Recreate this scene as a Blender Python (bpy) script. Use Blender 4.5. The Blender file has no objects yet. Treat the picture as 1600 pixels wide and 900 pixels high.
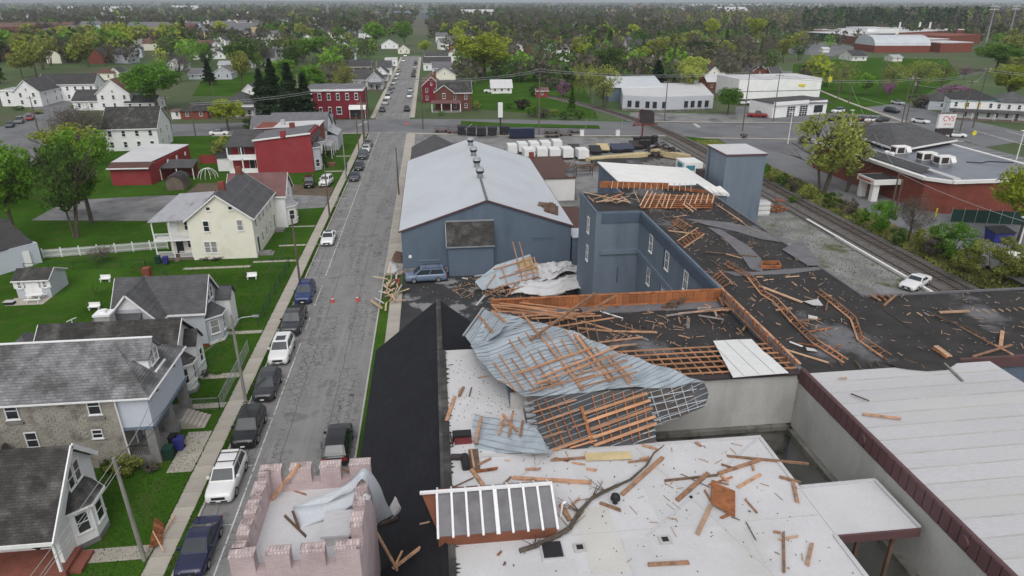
import bpy,math,random
from mathutils import Vector,Matrix
random.seed(7)
S=bpy.context.scene
COL=S.collection

# ---------------------------------------------------------------- camera, sky, sun, exposure
cam=bpy.data.cameras.new('camera');cam.lens=24;cam.sensor_width=36.0
cam.clip_start= .1;cam.clip_end=40000
camo=bpy.data.objects.new('camera',cam);COL.objects.link(camo)
camo.location=(0,0,32);camo.rotation_euler=(math.radians(90-22.7),0,math.radians(-6.5))
S.camera=camo

SUN_EL,SUN_AZ=math.radians(50),math.radians(186)
W=bpy.data.worlds.new('World');S.world=W;W.use_nodes=True
wn,wl=W.node_tree.nodes,W.node_tree.links
sky=wn.new('ShaderNodeTexSky');sky.sky_type='NISHITA';sky.sun_disc=False
sky.sun_elevation=SUN_EL;sky.sun_rotation=SUN_AZ;sky.air_density=1;sky.dust_density=5;sky.ozone_density=1.0
hsv=wn.new('ShaderNodeHueSaturation');hsv.inputs['Saturation'].default_value= .22  # overcast: a grey sky
wl.new(sky.outputs[0],hsv.inputs['Color'])
mx=wn.new('ShaderNodeMix');mx.data_type='RGBA';mx.inputs[0].default_value= .35;mx.inputs[7].default_value=(3.9,4.05,4.3,1)  # even cloud cover
wl.new(hsv.outputs[0],mx.inputs[6]);wl.new(mx.outputs[2],wn['Background'].inputs[0]);wn['Background'].inputs[1].default_value= .15
sl=bpy.data.lights.new('sun','SUN');sl.energy= .55;sl.angle=math.radians(60);sl.color=(1,.97,.92)
so=bpy.data.objects.new('sun',sl);COL.objects.link(so)
so.rotation_euler=(math.pi/2-SUN_EL,0,math.pi-SUN_AZ)
S.view_settings.view_transform='Standard';S.view_settings.look='None'
S.view_settings.exposure= .1;S.view_settings.gamma=1.0
S.cycles.max_bounces=5;S.cycles.diffuse_bounces=3;S.cycles.volume_bounces=1

# ---------------------------------------------------------------- materials
MATS={}
def mat(name,col,rough=.85,var=.12,scale=.6,bump=.0,metal=.0,fine=.08,fscale=14,stain=None,sscale=.25,sramp=(.5,.68),rnd=.0,spec=.35,stretch=(1,1,1),pat=None):
    m=bpy.data.materials.new(name);m.use_nodes=True
    n,l=m.node_tree.nodes,m.node_tree.links
    b=n['Principled BSDF'];b.inputs['Roughness'].default_value=rough;b.inputs['Metallic'].default_value=metal
    b.inputs['Specular IOR Level'].default_value=spec
    tc=n.new('ShaderNodeTexCoord');mp=n.new('ShaderNodeMapping');mp.inputs['Scale'].default_value=stretch
    l.new(tc.outputs['Object'],mp.inputs[0]);vec=mp.outputs[0]
    def noise(sc,det=4):
        t=n.new('ShaderNodeTexNoise');t.inputs['Scale'].default_value=sc;t.inputs['Detail'].default_value=det
        t.inputs['Roughness'].default_value= .6;l.new(vec,t.inputs['Vector']);return t
    def mixn(a,bcol,fac,mode='MIX'):
        x=n.new('ShaderNodeMix');x.data_type='RGBA';x.blend_type=mode
        for s_,v in((x.inputs[6],a),(x.inputs[7],bcol),(x.inputs[0],fac)):
            if isinstance(v,bpy.types.NodeSocket):l.new(v,s_)
            elif isinstance(v,(int,float)):s_.default_value=v
            else:s_.default_value=(*v,1)
        return x.outputs[2]
    def ramp(src,a,bb,ca,cb):
        r=n.new('ShaderNodeValToRGB');r.color_ramp.elements[0].position=a;r.color_ramp.elements[1].position=bb
        r.color_ramp.elements[0].color=(*ca,1);r.color_ramp.elements[1].color=(*cb,1);l.new(src,r.inputs[0]);return r.outputs[0]
    lo=tuple(c*(1-var)for c in col);hi=tuple(c*(1+var)for c in col)
    c=ramp(noise(scale).outputs[0],.32,.68,lo,hi)
    if fine:
        f=ramp(noise(fscale,3).outputs[0],.3,.7,(1-fine,)*3,(1+fine,)*3)
        c=mixn(c,f,1,'MULTIPLY')
    if stain:
        st=ramp(noise(sscale,6).outputs[0],sramp[0],sramp[1],(0,0,0),(1,1,1))
        c=mixn(c,stain,st)
    if pat:c=pat(n,l,vec,c,mixn,ramp,noise)
    if rnd:
        oi=n.new('ShaderNodeObjectInfo')
        r=ramp(oi.outputs['Random'],0,1,(1-rnd,)*3,(1+rnd,)*3)
        c=mixn(c,r,1,'MULTIPLY')
    l.new(c,b.inputs['Base Color'])
    if bump:
        bp=n.new('ShaderNodeBump');bp.inputs['Strength'].default_value=bump;bp.inputs['Distance'].default_value= .03
        l.new(noise(fscale*1.5,4).outputs[0],bp.inputs['Height']);l.new(bp.outputs[0],b.inputs['Normal'])
    MATS[name]=m
    return m

def pat_courses(wid,hgt,amt=.35,planes='xz',mort=.03):
    # small units too fine to model: courses of shingles or bricks as tone differences
    def f(n,l,vec,c,mixn,ramp,noise):
        sp=n.new('ShaderNodeSeparateXYZ');l.new(vec,sp.inputs[0]);cb=n.new('ShaderNodeCombineXYZ')
        ad=n.new('ShaderNodeMath');ad.operation='ADD'
        l.new(sp.outputs['X'],ad.inputs[0]);l.new(sp.outputs['Y'],ad.inputs[1])
        l.new(ad.outputs[0]if planes=='xyz' else sp.outputs[planes[0].upper()],cb.inputs[0]);l.new(sp.outputs[planes[-1].upper()],cb.inputs[1])
        br=n.new('ShaderNodeTexBrick');br.inputs['Scale'].default_value=1.0
        br.inputs['Brick Width'].default_value=wid;br.inputs['Row Height'].default_value=hgt
        br.inputs['Mortar Size'].default_value=mort*hgt*4;br.inputs['Mortar Smooth'].default_value= .3
        br.inputs['Color1'].default_value=(1+amt* .5,)*3+(1,);br.inputs['Color2'].default_value=(1-amt* .5,)*3+(1,)
        br.inputs['Mortar'].default_value=(1-amt,)*3+(1,)
        l.new(cb.outputs[0],br.inputs['Vector'])
        return mixn(c,br.outputs[0],1,'MULTIPLY')
    return f

def pat_cracks(n,l,vec,c,mixn,ramp,noise):
    # old road: alligator cracking in patches, long seams, dark tar streaks
    nz=noise(1.3,3);wv=n.new('ShaderNodeMix');wv.data_type='RGBA';wv.inputs[0].default_value= .12
    l.new(vec,wv.inputs[6]);l.new(nz.outputs['Color'],wv.inputs[7])
    vo=n.new('ShaderNodeTexVoronoi');vo.feature='DISTANCE_TO_EDGE';vo.inputs['Scale'].default_value=1.5
    l.new(wv.outputs[2],vo.inputs['Vector'])
    e=ramp(vo.outputs['Distance'],.012,.05,(.85,)*3,(0,0,0))
    pm=n.new('ShaderNodeMapping');pm.inputs['Scale'].default_value=(.5, .07,1);l.new(vec,pm.inputs[0]);pt=n.new('ShaderNodeTexNoise');pt.inputs['Scale'].default_value=1;pt.inputs['Detail'].default_value=4;l.new(pm.outputs[0],pt.inputs['Vector'])
    patch=ramp(pt.outputs[0],.45,.56,(0,0,0),(1,1,1))
    c=mixn(c,(.042,.042,.044),mixn((0,0,0),e,patch))
    dk=ramp(noise(.35,8).outputs[0],.56,.64,(0,0,0),(.6,)*3)
    c=mixn(c,(.11,.107,.105),dk)
    mp=n.new('ShaderNodeMapping');mp.inputs['Scale'].default_value=(1.6, .05,1);l.new(vec,mp.inputs[0])
    t=n.new('ShaderNodeTexNoise');t.inputs['Scale'].default_value=1;t.inputs['Detail'].default_value=5;l.new(mp.outputs[0],t.inputs['Vector'])
    sx=n.new('ShaderNodeSeparateXYZ');l.new(vec,sx.inputs[0]);wb=n.new('ShaderNodeMath');wb.operation='MULTIPLY_ADD';wb.inputs[1].default_value= .5;l.new(noise(.5,4).outputs[0],wb.inputs[0]);l.new(sx.outputs['X'],wb.inputs[2])
    fr=n.new('ShaderNodeMath');fr.operation='PINGPONG';fr.inputs[1].default_value=1.55;l.new(wb.outputs[0],fr.inputs[0])
    c=mixn(c,(.06, .058, .058),ramp(fr.outputs[0], .018, .04,(.8,)*3,(0,0,0)))
    lt=ramp(t.outputs[0],.52,.7,(0,0,0),(.55,)*3)
    return mixn(c,(.29,.282,.272),lt)

def pat_seams(period,axis='y',dark=.6,w=.03):
    def f(n,l,vec,c,mixn,ramp,noise):
        sp=n.new('ShaderNodeSeparateXYZ');l.new(vec,sp.inputs[0])
        a=n.new('ShaderNodeMath');a.operation='MULTIPLY';a.inputs[1].default_value=1/period;l.new(sp.outputs[axis.upper()],a.inputs[0])
        fr=n.new('ShaderNodeMath');fr.operation='FRACT';l.new(a.outputs[0],fr.inputs[0])
        k=ramp(fr.outputs[0],w/period* .5,w/period,(dark,)*3,(1,1,1))
        return mixn(c,k,1,'MULTIPLY')
    return f

M={}
def D(key,*a,**k):M[key]=mat(key,*a,**k)
D('asphalt',(.235, .23, .226), .9, .14, .35, .3,fscale=25,pat=pat_cracks)
D('asphalt_new',(.17, .172, .18), .85, .10, .12, .2,fscale=20,stain=(.12, .12, .125),sscale=.08)
D('yard_asphalt',(.04, .04, .042), .8, .25, .3, .2,fscale=20,stain=(.24, .24, .24),sscale=.22,sramp=(.56, .6))
D('gravel',(.22, .218, .218), .95, .2, .4, .4,fscale=18,stain=(.1, .1, .1),sscale=.15)
D('gravel_weedy',(.235, .232, .235), .95, .3, .25, .4,fine=.15,fscale=9,stain=(.085, .10, .045),sscale=.16,sramp=(.55, .63))
D('patch_beige',(.575, .56, .53), .7, .05, .5, .08)
D('patch_grey',(.55, .55, .56), .7, .05, .5, .08)
D('retail_ground',(.15, .14, .135), .9, .35, .02,fine=.3,fscale=.12,spec=.1)
D('ballast',(.13, .12, .115), .95, .3,1.5, .6,fscale=20)
D('concrete',(.42, .385, .335), .9, .12, .5, .2,rnd=.09,stain=(.33, .30, .26),sscale=.6,sramp=(.55, .8))
D('kerb_stone',(.45, .43, .4), .9, .12, .5)
D('paint_white',(.62, .62, .61), .8, .15,2,stain=(.2, .2, .2),sscale=2.2,sramp=(.48, .62))
D('grass',(.043, .102, .013), .95, .24, .10, .5,fine=.26,fscale=6,stain=(.078, .105, .03),sscale=.5,sramp=(.5, .75),spec=0)
D('grass_far',(.062, .105, .03), .95, .3, .02,0,fine=.15,fscale=.3,stain=(.09, .085, .05),sscale=.012,sramp=(.45, .65))
D('dirt',(.12, .09, .065), .95, .25, .6, .4)
D('land',(.10, .11, .062), .95, .35, .004,0,fine=.25,fscale=.03,stain=(.10, .085, .07),sscale=.0025,sramp=(.42, .6))
D('mill_wall',(.118, .157, .208), .8, .07, .5, .1,fine=.04,fscale=8,stain=(.085, .118, .162),sscale=.35,sramp=(.52, .75),stretch=(1,1, .3))
D('mill_wall_lit',(.16, .20, .247), .8, .08, .5, .1,fine=.04,fscale=8,stain=(.11, .145, .19),sscale=.35,sramp=(.52, .75),stretch=(1,1, .3))  # lit copy of the mill wall paint: brighter west-face light put into its colour
D('mill_stain',(.08, .108, .15), .8, .07, .5, .1)
D('mill_trim',(.165, .21, .265), .8, .06, .5)
D('warehouse_roof',(.54, .57, .61), .55, .05, .25,stain=(.50, .52, .55),sscale=.12,sramp=(.48, .62),pat=pat_seams(1,'y', .9, .05))
D('white_roof',(.585, .58, .595), .7, .05, .4, .08,stain=(.50, .495, .475),sscale=.22,sramp=(.5, .72),fine=.05,fscale=9)
D('panel_white',(.51, .505, .52), .55, .05, .3,rnd=.05,stain=(.54, .53, .51),sscale=.5,sramp=(.5, .75),stretch=(.2,1,1))
D('tar',(.036, .033, .033), .85, .3, .5, .3,fine=.15,fscale=12,stain=(.155, .155, .165),sscale=.13,sramp=(.585, .66))
D('black_shingle',(.0135, .0138, .0185), .85, .25, .8, .3,fine=.2,fscale=10,stretch=(1,1,1),pat=pat_courses(.5, .16, .3,'yz'))
D('roof_paper',(.15, .148, .16), .8, .15,1, .2)
D('slate_grey',(.10, .10, .105), .85, .2, .8, .2,rnd=.12,pat=pat_courses(.45, .11, .3,'xz'))
D('slate_pale',(.23, .23, .24), .85, .2, .6, .2,stain=(.10, .10, .10),sscale=.5,sramp=(.46, .62),pat=pat_courses(.35, .13, .4,'xz'))
D('slate_black',(.05, .048, .046), .85, .3, .9, .2,stain=(.15, .145, .135),sscale=.7,sramp=(.5, .75),pat=pat_courses(.4, .12, .4,'xz'))
D('roof_dark',(.062, .06, .062), .85, .2, .6, .1,rnd=.3)
D('roof_brown',(.14, .075, .058), .85, .15, .6,rnd=.15)
D('roof_rustbrown',(.10, .05, .04), .7, .12, .6)
D('roof_tin',(.42, .42, .45), .5, .2, .8,stain=(.25, .24, .25),sscale=.8,stretch=(1, .4,1))
D('roof_maroon',(.17, .085, .085), .7, .15, .6)
D('siding_white',(.84, .84, .845), .7, .05, .5,rnd=.06,pat=pat_seams(.15,'z', .86, .03))
D('siding_grey',(.50, .52, .57), .7, .05, .5,pat=pat_seams(.15,'z', .86, .03))
D('siding_bluewhite',(.60, .64, .72), .7, .05, .5,pat=pat_seams(.2,'z', .9, .03))
D('siding_cream',(.82, .79, .68), .75, .05, .5,stain=(.72, .69, .58),sscale=.5)
D('stucco_white',(.78, .77, .75), .8, .05, .5)
D('trim_white',(.82, .82, .82), .6, .03,1)
D('pane',(.03, .035, .04), .12, .3,1.5,spec=.6)
D('pane_curtain',(.28, .28, .28), .25, .3,2,spec=.5)
D('red_paint',(.285, .036, .044), .75, .10, .5,stain=(.27, .055, .055),sscale=.4)
D('red_brick',(.22, .062, .042), .85, .12, .6, .1,pat=pat_courses(.5, .16, .25,'xyz'))
D('brown_brick',(.14, .055, .042), .85, .12, .6, .1,pat=pat_courses(.5, .16, .25,'xyz'))
D('crimson',(.18, .014, .026), .7, .08, .5)
D('pink_brick',(.55, .44, .445), .85, .10, .8, .1,stain=(.46, .36, .365),sscale=.7,pat=pat_courses(.30, .085, .12,'xyz', .05))
D('pink_cap',(.57, .46, .455), .85, .10, .8, .1,stain=(.28, .22, .22),sscale=2.0,sramp=(.5, .66),pat=pat_courses(.12, .3, .3,'xy', .02))
D('stone_block',(.36, .34, .295), .9, .12,1.2, .2,rnd=.15,stain=(.18, .165, .14),sscale=.9)
D('mortar',(.33, .31, .27), .9, .1,1)
D('stone_pillar',(.23, .225, .22), .9, .2,1.5, .3)
D('stucco_grey',(.46, .455, .435), .9, .12, .35, .15,stain=(.33, .325, .30),sscale=.3,sramp=(.5, .7),stretch=(1,1, .45))
D('stucco_dirty',(.18, .175, .155), .9, .35, .6, .2,stain=(.05, .055, .045),sscale=.9,sramp=(.5, .7))
D('fascia_maroon',(.115, .06, .064), .6, .1, .8)
D('plank',(.39, .22, .135), .8, .25,1.2, .2,fine=.2,fscale=10,rnd=.45,stain=(.22, .15, .10),sscale=1.5,sramp=(.5, .7))
D('plank_pale',(.52, .34, .22), .8, .2,1.2, .2,rnd=.25)
D('plank_dark',(.13, .085, .06), .85, .3,1.5, .2,rnd=.3)
D('plank_grey',(.26, .24, .23), .85, .2,1.5, .2,rnd=.2)
D('rust_board',(.33, .125, .05), .8, .3,1.2, .2,rnd=.3,stain=(.10, .04, .02),sscale=2,sramp=(.5, .72))
D('raft_wood',(.43, .225, .125), .8, .2,1.2,rnd=.25)
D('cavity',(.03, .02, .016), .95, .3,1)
D('metal_blue',(.44, .50, .55), .42, .12, .8,metal=.25,stain=(.33, .37, .41),sscale=.7,fine=.06)
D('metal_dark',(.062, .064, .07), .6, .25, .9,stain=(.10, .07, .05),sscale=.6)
D('metal_edge',(.36, .38, .40), .5, .1,1,metal=.3)
D('steel',(.35, .36, .37), .45, .2,1,metal=.5)
D('rail_steel',(.16, .13, .115), .5, .2,1,metal=.3)
D('tie_wood',(.085, .07, .06), .9, .3,2,rnd=.3)
D('pole_wood',(.13, .105, .085), .9, .2,2,stretch=(1,1, .2),rnd=.2)
D('pole_grey',(.26, .25, .23), .9, .2,2,stretch=(1,1, .2))
D('wire',(.04, .04, .042), .6,0,1,fine=0)
D('wire_pale',(.34, .35, .35), .6,0,1,fine=0)
D('black_plastic',(.02, .02, .021), .6, .1,1)
D('white_plastic',(.75, .75, .74), .5, .05,1)
D('green_plastic',(.015, .05, .035), .6, .1,1)
D('blue_plastic',(.035, .04, .22), .5, .1,1)
D('blue_tarp',(.04, .16, .35), .5, .1,1)
D('orange',(.6, .07, .04), .6, .1,1)
D('hydrant_red',(.35, .03, .03), .5, .1,1)
D('tyre',(.018, .018, .018), .9, .1,3)
D('rim',(.42, .42, .43), .35, .1,3,metal=.6)
D('car_glass',(.035, .045, .052), .1, .2, .8,spec=.6,fine=0)
D('headlamp',(.7, .72, .74), .15, .05,2,spec=.8)
D('taillamp',(.32, .015, .015), .25, .1,2)
D('chrome',(.55, .56, .57), .2, .05,2,metal=.8)
D('bark',(.10, .082, .065), .95, .3,2, .3)
D('brick_porch',(.24, .085, .06), .85, .15,1.5)
D('glass_grey',(.19, .185, .195), .2, .15, .7,spec=.7,stain=(.13, .12, .13),sscale=.5)
D('cedar_red',(.19, .07, .04), .8, .15,1)
D('school_glass',(.02, .045, .04), .15, .3, .05)
D('sign_dark',(.045, .035, .037), .7, .1,1)
D('sign_red',(.16, .03, .035), .6, .1,1)
D('letter_red',(.55, .02, .03), .5,0,1,fine=0)
D('yellow_sign',(.72, .62, .04), .5, .05,1)
D('teal_paint',(.05, .22, .27), .5, .1,1)
D('lumber_tan',(.52, .42, .24), .8, .15, .7,rnd=.15)
D('navy_paint',(.018, .026, .06), .4, .1,1)
D('fence_green',(.012, .045, .035), .7, .15, .6)
D('fence_wood',(.16, .13, .105), .9, .2,1)
D('brush_dark',(.035, .04, .022), .9, .3,1)
def leafmat(key,c,rnd=.22):
    D(key,c, .8, .38, .35,0,rnd=rnd,fine=.25,fscale=2.2,spec=.15)
    n,l=M[key].node_tree.nodes,M[key].node_tree.links;b=n['Principled BSDF'];t=n.new('ShaderNodeBsdfTranslucent');x=n.new('ShaderNodeMixShader');x.inputs[0].default_value= .35
    l.new(b.inputs['Base Color'].links[0].from_socket,t.inputs['Color']);l.new(b.outputs[0],x.inputs[1]);l.new(t.outputs[0],x.inputs[2]);l.new(x.outputs[0],n['Material Output'].inputs['Surface'])
leafmat('leaf_green',(.166,.309,.040));leafmat('leaf_dark',(.088,.160,.034));leafmat('leaf_lime',(.342,.406,.047))
leafmat('leaf_olive',(.282,.309,.077));leafmat('leaf_pale',(.374,.420,.101));leafmat('leaf_conifer',(.030,.057,.023))
leafmat('leaf_twig',(.165, .145, .12));leafmat('leaf_pink',(.33, .16, .27));leafmat('leaf_plum',(.07, .032, .042));leafmat('leaf_bush',(.127,.269,.032))
leafmat('wood_grey',(.125, .112, .088));leafmat('wood_green',(.088, .12, .042));leafmat('wood_olive',(.115, .125, .055))
PAINT=dict(white=(.78, .78, .78),charcoal=(.035, .037, .045),black=(.012, .012, .014),blue=(.022, .04, .14),navy=(.016, .02, .06),slate=(.06, .066, .08),silver=(.45, .46, .47),lightblue=(.16, .21, .31),red=(.24, .02, .02),maroon=(.09, .012, .02),grey=(.16, .165, .17),tan=(.3, .25, .18))
for k,c in PAINT.items():D('paint_car_'+k,c, .22, .03,1,spec=.7,fine=0)

# ---------------------------------------------------------------- mesh helpers
class MB:
    def __init__(s):s.v=[];s.f=[];s.m=[];s.smooth=False
    def add(s,vs,fs,mi=0):
        o=len(s.v);s.v+=[tuple(p)for p in vs]
        for f in fs:s.f.append(tuple(i+o for i in f));s.m.append(mi)
        return s
    def box(s,x0,x1,y0,y1,z0,z1,mi=0):
        return s.add([(x0,y0,z0),(x1,y0,z0),(x1,y1,z0),(x0,y1,z0),(x0,y0,z1),(x1,y0,z1),(x1,y1,z1),(x0,y1,z1)],
                     [(0,3,2,1),(4,5,6,7),(0,1,5,4),(1,2,6,5),(2,3,7,6),(3,0,4,7)],mi)
    def beam(s,p,q,w,h,up=(0,0,1),mi=0):
        p=Vector(p);q=Vector(q);d=(q-p).normalized();u=Vector(up)
        if abs(d.dot(u))> .98:u=Vector((1,0,0))
        a=d.cross(u).normalized()*w/2;b=a.cross(d).normalized()*h/2
        vs=[p-a-b,p+a-b,p+a+b,p-a+b,q-a-b,q+a-b,q+a+b,q-a+b]
        return s.add(vs,[(0,3,2,1),(4,5,6,7),(0,1,5,4),(1,2,6,5),(2,3,7,6),(3,0,4,7)],mi)
    def cyl(s,p,q,r0,r1=None,n=8,mi=0,cap=True):
        r1=r0 if r1 is None else r1
        p=Vector(p);q=Vector(q);d=(q-p).normalized();u=Vector((0,0,1))if abs(d.z)< .95 else Vector((1,0,0))
        a=d.cross(u).normalized();b=a.cross(d).normalized()
        vs=[p+(a*math.cos(t)+b*math.sin(t))*r0 for t in[i*2*math.pi/n for i in range(n)]]
        vs+=[q+(a*math.cos(t)+b*math.sin(t))*r1 for t in[i*2*math.pi/n for i in range(n)]]
        fs=[(i,(i+1)%n,n+(i+1)%n,n+i)for i in range(n)]
        if cap:fs+=[tuple(range(n-1,-1,-1)),tuple(range(n,2*n))]
        return s.add(vs,fs,mi)
    def slab(s,pts,th,mi=0):
        # polygon (any plane, counter-clockwise seen from above) given a thickness downwards along its normal
        P=[Vector(p)for p in pts];nrm=(P[1]-P[0]).cross(P[2]-P[0]).normalized();n=len(P)
        Q=[p-nrm*th for p in P]
        return s.add(P+Q,[tuple(range(n)),tuple(range(2*n-1,n-1,-1))]+[(i,n+i,n+(i+1)%n,(i+1)%n)for i in range(n)],mi)
    def poly(s,pts,mi=0):return s.add(pts,[tuple(range(len(pts)))],mi)
    def prism(s,pts,z0,z1,mi=0):
        n=len(pts)
        return s.add([(x,y,z0)for x,y in pts]+[(x,y,z1)for x,y in pts],
                     [tuple(range(n-1,-1,-1)),tuple(range(n,2*n))]+[(i,(i+1)%n,n+(i+1)%n,n+i)for i in range(n)],mi)
    def tube(s,pts,r,n=5,mi=0):
        for a,b in zip(pts[:-1],pts[1:]):s.cyl(a,b,r,r,n,mi)
        return s
    def mesh(s,name,mats,off=(0,0,0)):
        me=bpy.data.meshes.new(name);ox,oy,oz=off
        me.from_pydata([(x-ox,y-oy,z-oz)for x,y,z in s.v],[],s.f)
        for m in(mats if isinstance(mats,(list,tuple))else[mats]):me.materials.append(M[m])
        if any(s.m):me.polygons.foreach_set('material_index',s.m)
        if s.smooth:me.polygons.foreach_set('use_smooth',[True]*len(s.f))
        me.update();return me

def tag(o,label=None,cat=None,group=None,kind=None):
    for k,v in(('label',label),('category',cat),('group',group),('kind',kind)):
        if v:o[k]=v
    return o
def link(name,data,parent=None,loc=None,rz=0):
    o=bpy.data.objects.new(name,data);COL.objects.link(o)
    if parent:o.parent=parent
    if loc is not None:o.location=loc
    if rz:o.rotation_euler=(0,0,rz)
    return o
class Thing:
    # an Empty at the base of a thing; part() adds a mesh given in world metres (or local ones)
    def __init__(s,name,label,cat,loc=(0,0,0),rz=0,group=None,local=False):
        s.o=link(name,None,None,loc,rz);s.o.empty_display_size= .3;tag(s.o,label,cat,group)
        s.off=(0,0,0)if local else tuple(loc)
    def part(s,name,mb,mats,parent=None,label=None,kind=None):
        o=link(name,mb.mesh(name,mats,s.off),parent or s.o)
        if label:o['label']=label
        if kind:o['kind']=kind
        return o
def solo(name,mb,mats,label,cat,loc=(0,0,0),group=None):
    o=link(name,mb.mesh(name,mats,loc),None,loc);return tag(o,label,cat,group)
def struct(name,mb,mats,parent=None):
    o=link(name,mb.mesh(name,mats),parent)
    if not parent:o['kind']='structure'
    return o
def copy_tree(o,parent=None):
    c=o.copy();COL.objects.link(c);c.parent=parent
    for ch in o.children:copy_tree(ch,c)
    return c
R=random.uniform
def BX(*a):return MB().box(*a)
def BM(*a):return MB().beam(*a)
def SL(*a):return MB().slab(*a)
def CY(*a):return MB().cyl(*a)
def PM(*a):return MB().prism(*a)

# ================================================================ GROUND, ROADS, PAVEMENTS
LZ= .12  # kerb height: lawns and pavements stand this much above the road
def sheet(name,pts,z,m):return struct(name,MB().poly([(x,y,z)for x,y in pts]),m)
def rect(x0,x1,y0,y1):return[(x0,y0),(x1,y0),(x1,y1),(x0,y1)]
sheet('ground',rect(-15500,15500,-400,18000),-.06,'land')
sheet('field',rect(-420,560,20,760),-.03,'grass_far')
# front lawns on the left, back yards
sheet('lawn',[(-100,15),(-17.3,15),(-17.3,184),(-57,186),(-100,186)],LZ,'grass')
sheet('verge',rect(-17.3,-16.9,15,184),LZ- .004,'grass')
# main street
sheet('street',rect(-16.8,-7,-10,470),0,'asphalt')
# cross street (bends slightly) and the small road north of the grass strip
sheet('cross_street',[(-300,190),(-57,187),(-16.8,186.5),(25,177.5),(71,168.5),(130,158),(260,130),(260,152),(157,170),(135,186),(93,189),(60,195),(25,204.5),(-3,208.5),(-22,209.5),(-60,207),(-300,212)],.008,'asphalt_new')
sheet('grass_strip',[p[:2]for p in[(7.8,196.3,.06),(21.75,190.93,.06),(45.51,185.6,.06),(46.2,190.83,.06),(22.43,196.86,.06),(8.1,203.09,.06)]],LZ,'grass')
# diagonal road at the right
sheet('side_road',[(131,150),(157,160),(157.5,198),(162,230),(169,265),(190,340),(172,345),(153,265),(144,228),(136,186)],.012,'asphalt_new')
# left neighbourhood street with parked cars
sheet('back_street',[(-98,150),(-84,152),(-104,215),(-122,262),(-134,262),(-118,205)],LZ+ .008,'asphalt_new')
sheet('garage_forecourt',[(86,191),(134,184.5),(143,228),(100,222)],.10,'asphalt_new')
sheet('office_forecourt',[(56,197),(92,190.5),(97,206),(62,214)],.104,'gravel')
sheet('garage_lawn',[(112,212),(137,199),(143,226),(150,262),(126,252)],LZ+ .01,'grass')
# industrial yard behind and between the buildings
sheet('rear_yard',[(-5,82),(58,82),(57.5,170),(25,176.5),(-5,183)],.05,'gravel')
sheet('mill_yard',rect(-4.6,27,45,83),.055,'yard_asphalt')
sheet('side_yard',rect(27,58,25,100),.06,'gravel_weedy')
sheet('retail_park',[(-620,660),(-190,640),(-170,930),(-700,940)],-.01,'retail_ground')
# pharmacy grounds
sheet('pharmacy_drive',[(70.5,60),(131,60),(131,157),(72,167.5),(69.5,142),(71,128)],.03,'asphalt_new')
sheet('trackside_bank',[(65.2,40),(70.5,40),(70.5,128),(69,142),(71,166),(66,168)],.10,'dirt')
sheet('bank_grass',[(66.5,110),(70.4,110),(69,142),(70.8,165),(66.6,167)],LZ+ .01,'grass')
# gravel drive on the left and red-building lot
sheet('gravel_drive',[(-17.3,114.5),(-17.3,121),(-28,124),(-49,125.5),(-64,124),(-64,112),(-45,109.5),(-30,113)],LZ+ .006,'gravel')
sheet('mud_patch',[(-18.9,121),(-18.9,128),(-32,133),(-45,134),(-45,126),(-28,124)],LZ+ .004,'dirt')
# pavement of the far side of the crossing and further up the street
for nm,x0,x1,y0,y1 in(('pavement',-18.6,-17.2,211,460),('pavement',-6.8,-5.4,211,460)):
    sheet(nm,rect(x0,x1,y0,y1),LZ,'concrete')
sheet('crossing_kerbside',[(-57,185.4),(-17.3,185),(-17.3,186.4),(-57,187)],LZ+ .01,'concrete')
sheet('corner_pavement',[(-6.8,183.4),(25,175.6),(60,172.4),(60,173.6),(25,177.3),(-6.8,185.3)],.11,'concrete')
sheet('pharmacy_pavement',[(66,168.6),(131,156.2),(131,157.8),(66,170)],.115,'concrete')
sheet('north_pavement',[(58,195.6),(93,189.2),(134.5,185.8),(134.5,187),(93,190.6),(58,197)],.115,'concrete')
sheet('side_road_pavement',[(134.6,186),(136,186),(144,228),(153,265),(151.6,265),(142.6,228)],LZ+ .02,'concrete')
# grass by the level crossing
sheet('crossing_grass',[p[:2]for p in[(63.1,172.59,.1),(64.86,163.54,.1),(69.66,157.26,.1),(70.37,162.91,.1),(68.35,168.35,.1)]],LZ,'grass')
# kerbs
kb=MB()
kb.box(-16.9,-16.75,15,186,0, .125);struct('kerb',kb,'kerb_stone')
kb=MB();kb.box(-7.05,-6.9,20,186,0, .125);struct('kerb',kb,'kerb_stone')
for x0,x1 in((-16.9,-16.75),(-7.05,-6.9)):
    struct('kerb',BX(x0,x1,210,465,0, .125),'kerb_stone')

# pavement slabs, each one its own piece
def slabs(name,x0,x1,y0,y1,step,z=LZ):
    base=struct(name,BX(x0,x1,y0,y1,-.02,z- .015),'kerb_stone')
    me=BX(0,x1-x0,.012,step- .012,z- .03,z+ .012).mesh('slab','concrete')
    y=y0
    while y<y1- .1:
        o=link('slab',me,base);o.location=(x0,y,R(-.004, .004));o.rotation_euler=(R(-.002, .002),R(-.003, .003),0);y+=step
    return base
slabs('left_pavement',-18.7,-17.35,26,112,1.52)
struct('left_pavement_far',BX(-18.7,-17.35,112.3,184,0,LZ+ .008),'concrete')
slabs('right_pavement',-6.88,-4.75,82,142,2.4)
struct('right_pavement_far',BX(-6.88,-4.75,142.3,183,0,LZ+ .008),'concrete')
slabs('yard_pavement',-5.85,-4.5,50,75,1.6)
sheet('kerb_island',rect(-6.9,-5.87,57,74),LZ+ .004,'grass')
sheet('wall_verge',rect(-6.9,-5.4,30,57),LZ+ .002,'grass')
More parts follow.
